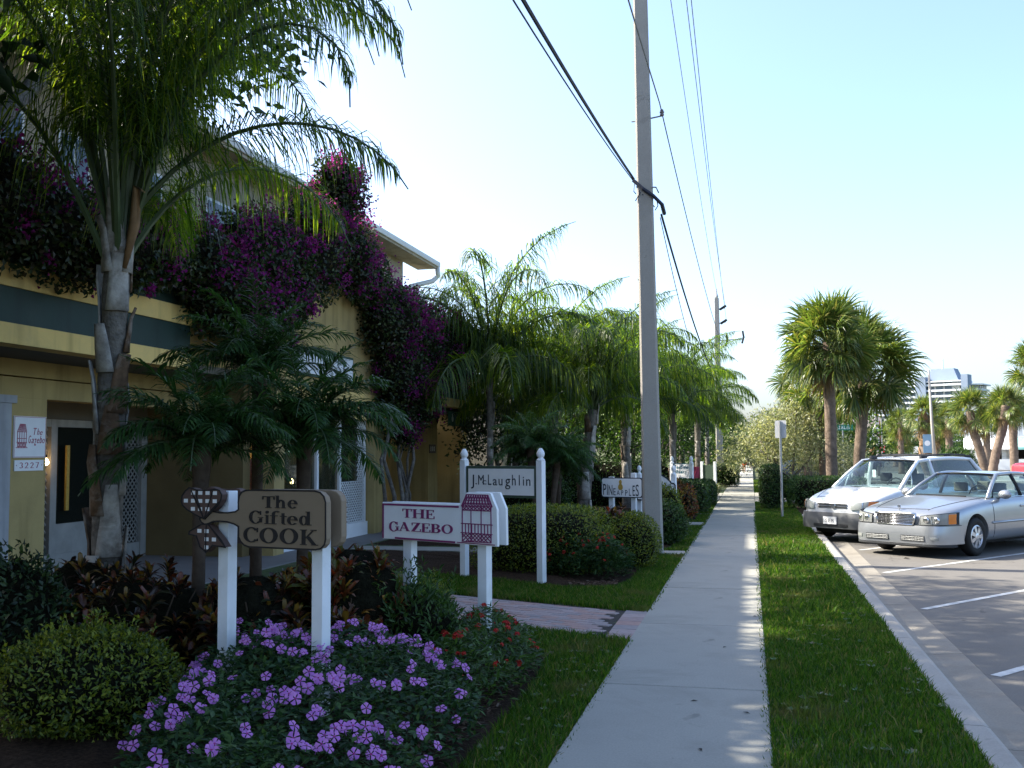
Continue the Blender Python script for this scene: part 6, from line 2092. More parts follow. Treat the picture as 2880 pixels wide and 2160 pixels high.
M['car_glass'] = glassmat('car_glass', (0.012, 0.028, 0.028), 0.93)
M['dark_glass'] = glassmat('dark_glass', (0.006, 0.01, 0.016), 0.35)
M['lens'] = glassmat('lens', (0.3, 0.31, 0.3), 0.3, 0.06)
M['amber'] = surf('amber', (0.55, 0.16, 0.02), .2, .1, 8, .5)
M['cabin_tan'] = surf('cabin_tan', (0.12, 0.115, 0.1), .8, .15, 6, .2)
M['cabin_dark'] = surf('cabin_dark', (0.03, 0.032, 0.035), .8, .15, 6, .2)


def interp(tab, x):
    if x <= tab[0][0]: return tab[0][1]
    for (a, va), (b, vb) in zip(tab[:-1], tab[1:]):
        if x <= b:
            f = (x - a) / (b - a)
            return va + (vb - va) * f
    return tab[-1][1]


def subdiv(me, lv):
    """smooth a closed cage mesh and return the dense result"""
    o = bpy.data.objects.new('cage', me)
    COL.objects.link(o)
    s_ = o.modifiers.new('s', 'SUBSURF')
    s_.levels = lv
    dg = bpy.context.evaluated_depsgraph_get()
    m2 = bpy.data.meshes.new_from_object(o.evaluated_get(dg))
    bpy.data.objects.remove(o)
    return m2


import bmesh
from mathutils.bvhtree import BVHTree
def outward(me):
    bm = bmesh.new()
    bm.from_mesh(me)
    bmesh.ops.recalc_face_normals(bm, faces=bm.faces)
    bm.to_mesh(me)
    bm.free()
    return me


def cut(me, cutters):
    outward(me)
    cutters = [outward(c) for c in cutters]
    o = bpy.data.objects.new('body', me)
    COL.objects.link(o)
    tmp = []
    for c in cutters:
        co = bpy.data.objects.new('cutter', c)
        COL.objects.link(co)
        tmp.append(co)
        b = o.modifiers.new('b', 'BOOLEAN')
        b.operation = 'DIFFERENCE'
        b.solver = 'EXACT'
        b.object = co
    dg = bpy.context.evaluated_depsgraph_get()
    m2 = bpy.data.meshes.new_from_object(o.evaluated_get(dg))
    for q in tmp + [o]:
        bpy.data.objects.remove(q)
    return m2


def wheel(par, x, y, R_, side, spokes, width=.2, rimr=.62):
    """tyre and rim, side=+1 when the outer face looks to +y"""
    w_ = link('wheel', MB().lathe([(R_ * .3, -width * .3), (R_ * .3, width * .3)], (0, 0, 0), 16, 'y').mesh('wheel', M['black_rubber']), par, (x, y, R_))
    h = width / 2
    part('tyre', MB().lathe([(R_ * rimr, -h * .8), (R_ * .78, -h), (R_ * .95, -h * .85), (R_, -h * .55), (R_, h * .55), (R_ * .95, h * .85), (R_ * .78, h), (R_ * rimr, h * .8), (R_ * rimr * .96, h * .6), (R_ * rimr * .96, -h * .6), (R_ * rimr, -h * .8)], (0, 0, 0), 32, 'y', None, False), M['black_rubber'], w_, True)
    mb = MB()
    s_ = side
    mb.lathe([(R_ * rimr * .99, s_ * h * .82), (R_ * rimr * .9, s_ * h * .9), (R_ * rimr * .84, s_ * h * .6), (R_ * rimr * .82, 0)], (0, 0, 0), 28, 'y', None, False)
    mb.lathe([(R_ * .2, s_ * h * .5), (R_ * .19, s_ * h * .92), (R_ * .1, s_ * h * 1.0), (.001, s_ * h * 1.0)], (0, 0, 0), 18, 'y')
    for k in range(spokes):
        a = 2 * math.pi * k / spokes
        c, sn = math.cos(a), math.sin(a)
        wd0, wd1 = R_ * .075, R_ * .12
        r0, r1 = R_ * .15, R_ * rimr * .9
        vs = []
        for (r_, wd, yy) in ((r0, wd0, s_ * h * .9), (r1, wd1, s_ * h * .78), (r1, wd1, s_ * h * .4), (r0, wd0, s_ * h * .4)):
            for q in (-1, 1):
                vs.append((c * r_ - sn * wd * q, yy, sn * r_ + c * wd * q))
        mb.add(vs, [(0, 1, 3, 2), (2, 3, 5, 4), (4, 5, 7, 6), (6, 7, 1, 0), (0, 2, 4, 6), (1, 7, 5, 3)])
    part('rim', mb, M['alloy'], w_, False)
    part('brake_disc', MB().lathe([(R_ * .5, 0), (R_ * .5, s_ * .02)], (0, 0, 0), 20, 'y'), M['cabin_dark'], w_)
    return w_


def make_vehicle(name, label, cat, loc, rz, sp, group):
    """Car coordinates: x runs back from the nose, y to the driver's left seen from inside facing the nose is -y, z up.
    sp holds length profiles: half width, bonnet and belt height, cabin outline."""
    t = thing(name, label, cat, loc, rz, group)
    paint = sp['paint']
    L = sp['L']
    xs = sorted(set([0, .04, .14, .3, .5, .75, 1.0, 1.3, 1.6, 2.0, 2.5, 3.0, 3.5, L - 1.2, L - .8, L - .45, L - .2, L - .06, L]))
    V = []
    for x in xs:
        w_, top, sh, zb = (interp(sp[k], x) for k in ('w', 'top', 'sh', 'zb'))
        half = [(0, zb), (w_ * .8, zb), (w_ * .96, zb + .06), (w_ * .995, zb + .22), (w_, .5 * (zb + sh)), (w_ * .985, sh - .12), (w_ * .955, sh - .02), (w_ * .86, sh + (top - sh) * .55), (w_ * .5, top - .008), (0, top)]
        ring = half + [(-a, b) for a, b in half[-2:0:-1]]
        V.append([(x, a, b) for a, b in ring])
    m_ = len(V[0])
    mb = MB()
    vs = [p for r_ in V for p in r_]
    fs = [(i * m_ + k, (i + 1) * m_ + k, (i + 1) * m_ + (k + 1) % m_, i * m_ + (k + 1) % m_) for i in range(len(V) - 1) for k in range(m_)]
    fs += [tuple(range(m_)), tuple(range(len(vs) - 1, len(vs) - m_ - 1, -1))]
    mb.add(vs, fs)
    body = subdiv(mb.mesh('body', paint), 2)
    cuts = []
    for xw in sp['axles']:
        for s_ in (-1, 1):
            wy = interp(sp['w'], xw)
            c = MB().lathe([(sp['arch'], -.17), (sp['arch'], .3)], (xw, s_ * (wy - .1), sp['R'] + .02), 40, 'y')
            if s_ < 0:
                c = MB().lathe([(sp['arch'], -.3), (sp['arch'], .17)], (xw, s_ * (wy - .1), sp['R'] + .02), 40, 'y')
            cuts.append(c.mesh('cutter', M['cabin_dark']))
    body = cut(body, cuts)
    body.name = 'body'
    body.polygons.foreach_set("use_smooth", [True] * len(body.polygons))
    o = link('body', body, t)
    o.data.materials.clear()
    o.data.materials.append(paint)
    es = o.modifiers.new('split', 'EDGE_SPLIT')
    es.split_angle = R(42)
    bvh = BVHTree.FromPolygons([v.co for v in body.vertices], [tuple(p.vertices) for p in body.polygons])
    def on_top(x, y):
        h = bvh.ray_cast(Vector((x, y, 3)), Vector((0, 0, -1)))[0]
        return (h + Vector((0, 0, .001))) if h else None
    def on_side(x, z, s_):
        h = bvh.ray_cast(Vector((x, s_ * 3, z)), Vector((0, -s_, 0)))[0]
        return (h + Vector((0, s_ * .001, 0))) if h else None
    hood = [on_top(sp['hood'][0] + (sp['A0'][0] - .12 - sp['hood'][0]) * k / 10, s_ * (sp['hood'][1] + (sp['A0'][1] - .06 - sp['hood'][1]) * k / 10)) for s_ in (1,) for k in range(11)]
    for s_ in (1, -1):
        pts = [Vector((p.x, p.y * s_, p.z)) for p in hood if p]
        part('hood_seam', MB().tube(pts, .006, 4), M['cabin_dark'], t)
    front = [on_top(sp['hood'][0] + .012 * abs(f) ** 2 * 4, f * sp['hood'][1]) for f in [-1 + k / 6 for k in range(13)]]
    part('hood_seam', MB().tube([p for p in front if p], .006, 4), M['cabin_dark'], t)
    # dark floor pan behind the wheels
    part('underbody', MB().box((.35, -.62, .16), (L - .3, .62, .3)), M['cabin_dark'], t)
    for xw in sp['axles']:
        wy = interp(sp['w'], xw)
        for s_ in (-1, 1):
            wheel(t, xw, s_ * (wy - .105), sp['R'], s_, sp['spokes'])
    # ---- cabin
    A0, A1, C1, C0 = (Vector(sp[k]) for k in ('A0', 'A1', 'C1', 'C0'))   # pillar feet and heads on the +y side
    bow = sp.get('bow', .2)
    def fore(v, f):  # f -1..1 across: a bowed cross-line through v and its mirror
        return Vector((v.x - bow * (1 - f * f), v.y * f, v.z + .03 * (1 - f * f)))
    nx = 12
    cross = [-1 + 2 * k / nx for k in range(nx + 1)]
    ws = [[fore(A0, f).lerp(fore(A1, f), r_ / 6) + Vector((-.02 * math.sin(math.pi * r_ / 6), 0, .02 * math.sin(math.pi * r_ / 6))) for f in cross] for r_ in range(7)]
    def hull(v, f):  # rear lines bow backwards
        return Vector((v.x + bow * .7 * (1 - f * f), v.y * f, v.z + .03 * (1 - f * f)))
    inset = .94
    part('windshield', MB().grid([[p for p in row] for row in ws]), sp['wglass'], t, True)
    rg = [[hull(C1, f * 1.0).lerp(hull(C0, f), r_ / 5) for f in cross] for r_ in range(6)]
    part('rear_window', MB().grid(rg), sp['sglass'], t, True)
    n_r = 10
    roof = []
    for r_ in range(n_r + 1):
        s_ = r_ / n_r
        roof.append([fore(A1, f).lerp(hull(C1, f), s_) + Vector((0, f * .03 * math.sin(math.pi * s_), sp.get('rise', .05) * math.sin(math.pi * s_) * (1 - .35 * f * f))) for f in cross])
    rb = MB().grid(roof)
    lo = [[p - Vector((0, 0, .035)) for p in row] for row in roof]
    rb.grid([row[::-1] for row in lo])
    part('roof', rb, paint, t, True)
    # pillars and roof rails as rounded strips; side glass between them
    for s_ in (-1, 1):
        def Y(v): return Vector((v.x, v.y * s_, v.z))
        edge = [Y(Vector((row[-1].x, row[-1].y, row[-1].z))) for row in roof]
        rails = MB()
        rails.tube(edge, sp['pil'] * .9, 8)
        rails.tube([Y(A0), Y(A0.lerp(A1, .5)) + Vector((-.01, 0, .02)), Y(A1)], sp['pil'] * .95, 8)
        rails.tube([Y(C1), Y(C1.lerp(C0, .5)) + Vector((.02, 0, .01)), Y(C0)], [sp['pil'], sp['pil'] * 1.4, sp['pil'] * 2.2], 8)
        part('pillars', rails, paint, t, True)
        def beltpt(x):
            f = (x - A0.x) / (C0.x - A0.x)
            return Vector((x, (A0.y + (C0.y - A0.y) * f + .02 * math.sin(math.pi * f)) * s_, A0.z + (C0.z - A0.z) * f))
        def roofpt(x):
            pts = edge
            for a, b in zip(pts[:-1], pts[1:]):
                if a.x <= x <= b.x:
                    return a.lerp(b, (x - a.x) / max(1e-6, b.x - a.x))
            if x < pts[0].x:
                f = (x - A0.x) / (A1.x - A0.x)
                return Y(A0.lerp(A1, max(0, f)))
            f = (x - C1.x) / (C0.x - C1.x)
            return Y(C1.lerp(C0, min(1, f)))
        for gi, (xa, xb, gm) in enumerate(sp['sides']):
            k = 9
            row0 = [beltpt(xa + (xb - xa) * i / k) for i in range(k + 1)]
            row1 = [roofpt(xa + (xb - xa) * i / k) for i in range(k + 1)]
            rows = []
            for j in range(5):
                rows.append([a.lerp(b, j / 4) + Vector((0, s_ * .018 * math.sin(math.pi * j / 4), 0)) for a, b in zip(row0, row1)])
            part('side_window', MB().grid(rows), gm, t, True)
        pl = MB()
        for xp in sp['posts']:
            a, b = beltpt(xp[0]), roofpt(xp[1])
            pl.tube([a, a.lerp(b, .5) + Vector((0, s_ * .014, 0)), b], xp[2], 6)
        part('door_pillar', pl, sp['postmat'], t, True)
        # belt moulding
        part('belt_trim', MB().tube([beltpt(A0.x + (C0.x - A0.x) * i / 8) + Vector((0, s_ * .006, -.005)) for i in range(9)], .012, 6), sp['trim'], t, True)
        # mirror
        mx = sp['mirror'][0]
        c = beltpt(mx) + Vector((0, s_ * .16, .07))
        mv = MB()
        for i in range(9):
            pass
        rows = []
        for i in range(7):
            th = math.pi * i / 6
            rows.append([(c.x + .075 * math.cos(th), c.y + s_ * .125 * math.sin(th) * math.cos(ph), c.z + .085 * math.sin(th) * math.sin(ph)) for ph in [2 * math.pi * q / 12 for q in range(13)]])
        mv.grid(rows)
        mv.tube([beltpt(mx) + Vector((0, 0, -.01)), c], .03, 6)
        part('mirror', mv, sp['mirror'][1], t, True)
        # door seams: fine dark grooves laid on the flank
        sm_ = MB()
        for xp in sp['seams']:
            w_ = interp(sp['w'], xp)
            sh = interp(sp['sh'], xp)
            sp_ = [on_side(xp, .3 + (sh - .34) * k / 8, s_) for k in range(9)]
            sm_.tube([p for p in sp_ if p], .0055, 4)
        part('door_seam', sm_, M['cabin_dark'], t)
        for xp in sp['handles']:
            w_ = interp(sp['w'], xp)
            part('door_handle', MB().box((xp, s_ * w_ * .985 - .016, sp['hz']), (xp + .2, s_ * w_ * .985 + .03, sp['hz'] + .04)), sp['handmat'], t, bevel=.01)
        if 'moulding' in sp:
            z = sp['moulding']
            part('side_moulding', MB().tube([(x, s_ * (interp(sp['w'], x) * 1.002), z) for x in (1.55, 2.0, 2.5, 3.0, 3.4)], .022, 6), paint, t, True)
    # seats
    cm = sp['cabin']
    for xs_ in sp['seats']:
        for y_ in (-.38, .38):
            mbs = MB()
            mbs.box((xs_, y_ - .25, .35), (xs_ + .5, y_ + .25, .55))
            mbs.add([(xs_ + .42, y_ - .24, .5), (xs_ + .42, y_ + .24, .5), (xs_ + .62, y_ + .22, sp['seatz']), (xs_ + .62, y_ - .22, sp['seatz']), (xs_ + .58, y_ - .24, .5), (xs_ + .58, y_ + .24, .5), (xs_ + .74, y_ + .22, sp['seatz']), (xs_ + .74, y_ - .22, sp['seatz'])], [(0, 1, 2, 3), (4, 7, 6, 5), (3, 2, 6, 7), (0, 3, 7, 4), (1, 5, 6, 2)])
            mbs.box((xs_ + .63, y_ - .13, sp['seatz'] + .02), (xs_ + .74, y_ + .13, sp['seatz'] + .2))
            part('seat', mbs, cm, t, bevel=.03)
    wx = sp['A0'][0] + .5
    part('steering_wheel', MB().tube([(wx + .06 * math.sin(a), -.38 + .18 * math.cos(a), sp['A0'][2] + .06 + .17 * math.sin(a)) for a in [2 * math.pi * k / 16 for k in range(17)]], .016, 6), M['cabin_dark'], t, True)
    part('dashboard', MB().box((sp['A0'][0] - .05, -.66, sp['A0'][2] - .35), (sp['A0'][0] + .4, .66, sp['A0'][2] + .0)), M['cabin_dark'], t, bevel=.05)
    part('wipers', MB().tube([(A0.x - bow * .9, -.5, A0.z + .04), (A0.x - bow * 1.0, 0.0, A0.z + .05), (A0.x - .05, .55, A0.z + .05)], .014, 5), M['black_rubber'], t)
    part('seal', MB().tube([ws[0][k] + Vector((-.01, 0, .004)) for k in range(nx + 1)], .016, 5), M['black_rubber'], t)
    part('seal', MB().tube([ws[-1][k] + Vector((-.004, 0, .004)) for k in range(nx + 1)], .012, 5), M['black_rubber'], t)
    return t


def nose(sp, y):
    """x of the nose surface at |y|"""
    tab = sp['w']
    y = abs(y)
    for (xa, wa), (xb, wb) in zip(tab[:-1], tab[1:]):
        if wa <= y <= wb:
            return xa + (xb - xa) * ((y - wa) / (wb - wa)) ** 1.5
    return 0.0 if y < tab[0][1] else tab[5][0]


def wrap(sp, name, par, mat, y0, y1, z0, z1, out=.01, thick=.03, rake=0.0, n=8, smooth=True, z0b=None, z1b=None, bevel=0.0):
    """a curved plate lying on the nose between two y and two z values"""
    mb = MB()
    F, B_ = [], []
    for r_ in range(4):
        s_ = r_ / 3
        rf, rb = [], []
        for k in range(n + 1):
            y_ = y0 + (y1 - y0) * k / n
            if y0 == -y1 and n > 12:
                y_ = y1 * math.sin(math.pi * (k / n - .5))
            za = z0 + ((z0b if z0b is not None else z0) - z0) * k / n
            zb = z1 + ((z1b if z1b is not None else z1) - z1) * k / n
            z = za + (zb - za) * s_
            x = nose(sp, y_) - out + rake * (z - z0) - .25 * thick * math.sin(math.pi * s_)
            rf.append((x, y_, z))
            rb.append((x + thick, y_, z))
        F.append(rf)
        B_.append(rb)
    mb.grid(F)
    mb.grid([r_[::-1] for r_ in B_])
    for a, b in ((F[0], B_[0]), (B_[-1], F[-1])):
        mb.grid([b, a])
    mb.grid([[F[i][0] for i in range(4)], [B_[i][0] for i in range(4)]])
    mb.grid([[B_[i][-1] for i in range(4)], [F[i][-1] for i in range(4)]])
    o = part(name, mb, mat, par, True, bevel)
    es = o.modifiers.new('split', 'EDGE_SPLIT')
    es.split_angle = R(35)
    return o


HEAD = math.atan2(0.775, 0.632)          # the cars' own +x (towards the tail) points this way
CARG = 'vehicles nosed up to the kerb'
# --- silver sedan
SED = dict(hood=(.2, .5), L=5.26, paint=M['paint_silver'], w=[(0, .56), (.05, .72), (.14, .82), (.3, .885), (.5, .92), (.8, .938), (1.5, .945), (4.2, .945), (4.8, .91), (5.15, .84), (5.26, .74)],
           top=[(0, .70), (.1, .80), (.3, .86), (.8, .93), (1.3, 1.0), (1.6, 1.03), (4.0, 1.03), (4.4, 1.05), (5.0, 1.02), (5.26, .92)],
           sh=[(0, .62), (.1, .74), (.3, .79), (.8, .87), (1.4, .93), (2, .965), (4.2, .985), (5.0, .96), (5.26, .88)],
           zb=[(0, .3), (.2, .21), (.6, .2), (4.6, .2), (5.1, .27), (5.26, .34)], axles=(1.03, 3.95), R=.335, arch=.385, spokes=7,
           A0=(1.66, .80, .97), A1=(2.42, .585, 1.385), C1=(3.5, .585, 1.385), C0=(4.22, .76, 1.02), bow=.2, rise=.035, pil=.04, wglass=M['car_glass'], sglass=M['car_glass'],
           sides=[(1.78, 2.86, M['car_glass']), (2.94, 3.95, M['car_glass'])], posts=[(2.9, 2.88, .035), (1.84, 2.0, .012)], postmat=M['cabin_dark'], trim=M['chrome'], mirror=(1.98, M['paint_silver']),
           seams=(1.62, 2.9, 3.85), handles=(2.6, 3.55), hz=.8, handmat=M['paint_silver'], moulding=.56, cabin=M['cabin_tan'], seats=(2.25, 3.15), seatz=1.02)
sx, sy = 2.46, 18.89
t = make_vehicle('sedan', 'silver four-door sedan with a wide chrome grille parked nose to the kerb', 'car', (sx, sy, -.13), HEAD, SED, CARG)
# bumper, grille, lamps
wrap(SED, 'bumper', t, M['paint_silver'], -.925, .925, .24, .555, .045, .1, .05, 40, bevel=.02)
wrap(SED, 'bumper_lip', t, M['cabin_dark'], -.9, .9, .19, .238, .03, .1, 0, 30)
wrap(SED, 'bumper_gap', t, M['cabin_dark'], -.92, .92, .556, .566, .012, .05, .0, 40)
for y0, y1 in ((-.50, -.16), (.16, .78)) if False else ((-.56, -.12), (.12, .56)):
    g_ = wrap(SED, 'lower_grille', t, M['cabin_dark'], y0, y1, .29, .385, .064, .02, 0, 8)
    for k in range(3):
        z = .305 + .026 * k
        wrap(SED, 'grille_bar', g_, M['metal_grey'], y0 + .01, y1 - .01, z, z + .007, .068, .006, 0, 6)
    for k in range(7):
        y_ = y0 + .03 + (y1 - y0 - .06) * k / 6
        wrap(SED, 'grille_bar', g_, M['metal_grey'], y_ - .003, y_ + .003,   .295, .38, .0682, .006, 0, 1)
gr = wrap(SED, 'grille', t, M['cabin_dark'], -.36, .36, .575, .74, .02, .04, .10, 8, z0b=.575)
fr = MB()
def gpt(y_, z): return (nose(SED, y_) - .03 + .10 * (z - .575), y_, z)
fr.tube([gpt(-.385, .75), gpt(-.3, .757), gpt(.3, .757), gpt(.385, .75)], .022, 8)
fr.tube([gpt(-.385, .75), gpt(-.34, .565)], .016, 8)
fr.tube([gpt(.385, .75), gpt(.34, .565)], .016, 8)
fr.tube([gpt(-.34, .565), gpt(.34, .565)], .016, 8)
part('grille_frame', fr, M['chrome'], gr, True)
for k in range(6):
    z = .592 + .026 * k
    part('grille_bar', MB().tube([gpt(-.35 - .002 * k, z), gpt(.35 + .002 * k, z)], .0058, 6), M['chrome'], gr, True)
for k in range(7):
    y_ = -.27 + .09 * k
    part('grille_bar', MB().tube([gpt(y_, .575), gpt(y_, .74)], .004, 5), M['chrome'], gr)
for s_ in (-1, 1):
    hl = wrap(SED, 'headlight', t, M['lens'], s_ * .47, s_ * .90, .572, .715, .006, .04, .09, 12, z1b=.775, z0b=.58)
    wrap(SED, 'lamp_rim', t, M['cabin_dark'], s_ * .455, s_ * .912, .566, .725, -.004, .03, .09, 12, z1b=.787, z0b=.572)
    for yy in (.57, .73):
        part('lamp_bowl', MB().lathe([(.062, -.012), (.05, 0), (.02, .012)], (0, 0, 0), 14, 'y'), M['chrome'], hl, True).matrix_local = Matrix.Translation((nose(SED, yy) - .012, s_ * yy, .655)) @ Matrix.Rotation(R(90), 4, 'Z')
    wrap(SED, 'reflector', hl, M['chrome'], s_ * .655, s_ * .672, .585, .72, .012, .01, .09, 3)
    wrap(SED, 'indicator', hl, M['amber'], s_ * .862, s_ * .903, .588, .755, .013, .03, .09, 3)
    wrap(SED, 'fog_light', t, M['lens'], s_ * .66, s_ * .78, .31, .37, .066, .02, 0, 4)
em = MB()
em.tube([(.12, 0, .79), (.12, 0, .845)], .006, 6)
em.tube([(.12, .03 * math.cos(a), .87 + .03 * math.sin(a)) for a in [2 * math.pi * k / 12 for k in range(13)]], .006, 5)
em.box((.115, -.016, .852), (.125, .016, .89))
part('hood_ornament', em, M['chrome'], t)
# --- white minivan
VAN = dict(hood=(.2, .5), L=4.9, paint=M['paint_white'], w=[(0, .5), (.06, .68), (.18, .79), (.34, .855), (.55, .895), (1.0, .925), (1.6, .932), (4.3, .932), (4.7, .9), (4.85, .84), (4.9, .78)],
           top=[(0, .80), (.12, .88), (.4, .97), (.8, 1.07), (1.1, 1.13), (4.2, 1.1), (4.7, 1.08), (4.9, 1.0)],
           sh=[(0, .68), (.15, .80), (.5, .9), (1.0, 1.0), (1.6, 1.04), (4.4, 1.06), (4.9, .98)], zb=[(0, .36), (.2, .26), (.6, .22), (4.3, .22), (4.9, .36)],
           axles=(.98, 3.88), R=.335, arch=.39, spokes=6, A0=(1.18, .80, 1.04), A1=(2.12, .66, 1.62), C1=(4.25, .66, 1.64), C0=(4.78, .78, 1.08), bow=.26, rise=.06, pil=.045, wglass=M['car_glass'], sglass=M['dark_glass'],
           sides=[(1.42, 2.5, M['car_glass']), (2.6, 4.45, M['dark_glass'])], posts=[(2.56, 2.5, .05), (1.62, 1.75, .014)], postmat=M['paint_white'], trim=M['cabin_dark'], mirror=(1.75, M['cabin_dark']),
           seams=(1.3, 2.55, 3.4), handles=(2.3, 2.75), hz=.86, handmat=M['paint_white'], cabin=M['cabin_dark'], seats=(1.9, 2.9), seatz=1.15)
t = make_vehicle('minivan', 'white minivan with grey bumper and black roof rack beside the silver sedan', 'van', (1.58, 21.5, -.13), HEAD, VAN, CARG)
wrap(VAN, 'bumper', t, M['grey_bumper'], -.905, .905, .28, .60, .06, .12, .04, 40, bevel=.025)
wrap(VAN, 'air_intake', t, M['cabin_dark'], -.4, .4, .32, .40, .076, .02, 0, 8)
for z in (.70, .755):
    gb = wrap(VAN, 'grille_slot', t, M['cabin_dark'], -.34, .34, z, z + .026, .012, .02, .3, 8)
part('badge', MB().lathe([(.055, -.004), (.06, 0), (.05, .006)], (-.035, 0, 0), 16, 'y'), M['chrome'], t).matrix_local = Matrix.Translation((-.02, 0, .74)) @ Matrix.Rotation(R(90), 4, 'Z')
for s_ in (-1, 1):
    hl = wrap(VAN, 'headlight', t, M['lens'], s_ * .43, s_ * .84, .665, .80, .014, .05, .3, 10, z1b=.85, z0b=.70)
    wrap(VAN, 'indicator', hl, M['amber'], s_ * .76, s_ * .842, .71, .83, .022, .03, .3, 4)
    wrap(VAN, 'reflector', hl, M['chrome'], s_ * .655, s_ * .675, .69, .82, .021, .01, .3, 2)
pl = part('license_plate', MB().box((-.1, -.155, .37), (-.085, .155, .52)), M['sign_white'], t)
for k, ch in enumerate('SEM'):
    o = sans(ch, -.1 + .07 * k, -.05 + .07 * k, .405, .475, 0, .002, M['letter_navy'], pl)
    for v in o.data.vertices:
        v.co = Vector((-.1015 + v.co.y, -v.co.x, v.co.z))
rk = MB()
for s_ in (-1, 1):
    rk.tube([(2.35, s_ * .6, 1.69), (2.7, s_ * .6, 1.74), (3.4, s_ * .6, 1.755), (4.1, s_ * .6, 1.74), (4.35, s_ * .6, 1.69)], .02, 8)
for xx in (2.75, 4.0):
    rk.tube([(xx, -.6, 1.742), (xx, .6, 1.742)], .018, 8)
part('roof_rack', rk, M['cabin_dark'], t, True)
for xx in (2.45, 3.4, 4.25):
    for s_ in (-1, 1):
        part('rack_foot', MB().box((xx - .12, s_ * .6 - .03, 1.64), (xx + .12, s_ * .6 + .03, 1.735)), M['cabin_dark'], t, bevel=.015)
part('paper_pass', MB().box((1.62, .02, 1.28), (1.625, .1, 1.44)), M['sign_white'], t)

# --- vehicles far across
FCG = 'parked vehicles far across the bay'
SUV = dict(VAN, L=4.7, paint=M['paint_red'], top=[(0, .95), (.15, 1.05), (.8, 1.08), (1.2, 1.1), (4.2, 1.1), (4.7, 1.05)], sh=[(0, .85), (.2, .98), (1, 1.02), (4.4, 1.04), (4.7, .98)], A0=(1.45, .8, 1.04), A1=(1.95, .68, 1.66), C1=(4.3, .68, 1.68), C0=(4.62, .76, 1.06), bow=.1,
           sides=[(1.6, 2.5, M['car_glass']), (2.6, 3.4, M['car_glass']), (3.5, 4.4, M['dark_glass'])], postmat=M['paint_red'], posts=[(2.55, 2.5, .05), (3.45, 3.4, .05)], mirror=(1.75, M['cabin_dark']), handmat=M['paint_red'], seams=(1.5, 2.55, 3.45), w=[(0, .8), (.06, .86), (.2, .89), (.5, .9), (1.0, .9), (1.6, .9), (4.3, .9), (4.6, .88), (4.7, .84)])
make_vehicle('suv', 'red sport utility vehicle cut by the picture edge behind the sedan roof', 'car', (14.6, 61.5, -.13), R(15), SUV, FCG)
HAT = dict(SED, L=4.2, paint=M['paint_blue'], axles=(.85, 3.35), top=[(0, .7), (.2, .82), (.8, .95), (1.1, 1.0), (3.9, 1.0), (4.2, .9)], sh=[(0, .6), (.2, .75), (.8, .86), (1.4, .92), (4.0, .93), (4.2, .85)], zb=[(0, .3), (.3, .2), (3.8, .2), (4.2, .32)], w=[(0, .6), (.05, .7), (.16, .78), (.4, .83), (.8, .85), (1.5, .86), (3.6, .86), (4.0, .82), (4.15, .75), (4.2, .68)],
           A0=(1.15, .74, .94), A1=(1.85, .55, 1.42), C1=(3.1, .55, 1.4), C0=(3.95, .7, .97), sides=[(1.3, 2.3, M['dark_glass']), (2.4, 3.7, M['dark_glass'])], posts=[(2.35, 2.3, .03)], mirror=(1.5, M['paint_blue']), handmat=M['paint_blue'], seams=(1.2, 2.35), handles=(2.1,), seats=(1.7,), wglass=M['dark_glass'], sglass=M['dark_glass'], trim=M['cabin_dark'])
for k_ in ('moulding',):
    HAT.pop(k_, None)
make_vehicle('hatchback', 'small dark blue car crossing beyond the two nearest palm trunks', 'car', (6.6, 83, -.12), R(75), HAT, FCG)
BLK = dict(HAT, paint=M['paint_black'], mirror=(1.5, M['paint_black']), handmat=M['paint_black'])
make_vehicle('hatchback', 'black parked car half hidden behind the silver-leaved tree trunks', 'car', (.4, 52.5, -.12), R(10), BLK, FCG)

# ================================================================== FAR BUILDINGS AND STREET FURNITURE
# --- hotel tower far beyond the palms
HW = surf('hotel_white', (0.58, 0.62, 0.66), .8, .04, .1, .2)
HS = surf('hotel_slate', (0.2, 0.25, 0.33), .8, .08, .1, .2)
HT = surf('hotel_tan', (0.55, 0.42, 0.32), .8, .05, .1, .2)
HG = surf('hotel_grey', (0.36, 0.37, 0.36), .8, .05, .1, .2)
t = thing('hotel_tower', 'tall white balconied hotel with slate shafts far beyond the cabbage palms', 'building', (79.2, 555.7, 0), R(-26))
t.scale = (1.28, 1, .96)
pane_h = MB().box((0, 0, 0), (2.6, .3, 1.7)).mesh('window', M['glass_sky'])
def hotel_block(x0, x1, y0, y1, z0, z1, n0, storey=3.0):
    part('wall', MB().box((x0, y0, z0), (x1, y1, z1)), HG, t)
    z = z0 + n0
    while z < z1 - 1.5:
        part('balcony', MB().box((x0 - 1.2, y0 - 1.6, z), (x1 + 1.2, y1 - .5, z + 1.05)), HW, t)
        x = x0 + .4
        while x + 2.6 < x1:
            link('window', pane_h, t, (x, y0 - .32, z + 1.15))
            x += 3.4
        y = y0 + .5
        while y + 2.6 < y1 - 1:
            o = link('window', pane_h, t, (x1 + .32, y, z + 1.15), R(90))
            y += 3.4
        z += storey
    part('roof_slab', MB().box((x0 - 1.6, y0 - 1.8, z1), (x1 + 1.6, y1 + .5, z1 + .7)), HW, t)
hotel_block(-2, 21, 0, 16, 2, 37, 3)
hotel_block(21.5, 27, 5, 20, 2, 35, 3)
hotel_block(-33, -8, -6, 12, 18, 31, 1.5)
part('podium', MB().box((-36, -8, 2), (-3, 10, 18)), HG, t)
for x0, x1, h in ((4.5, 8.5, 40), (22, 24.5, 40.5)):
    part('shaft', MB().box((x0, -2.4, 2), (x1, 5, h)), HS, t)
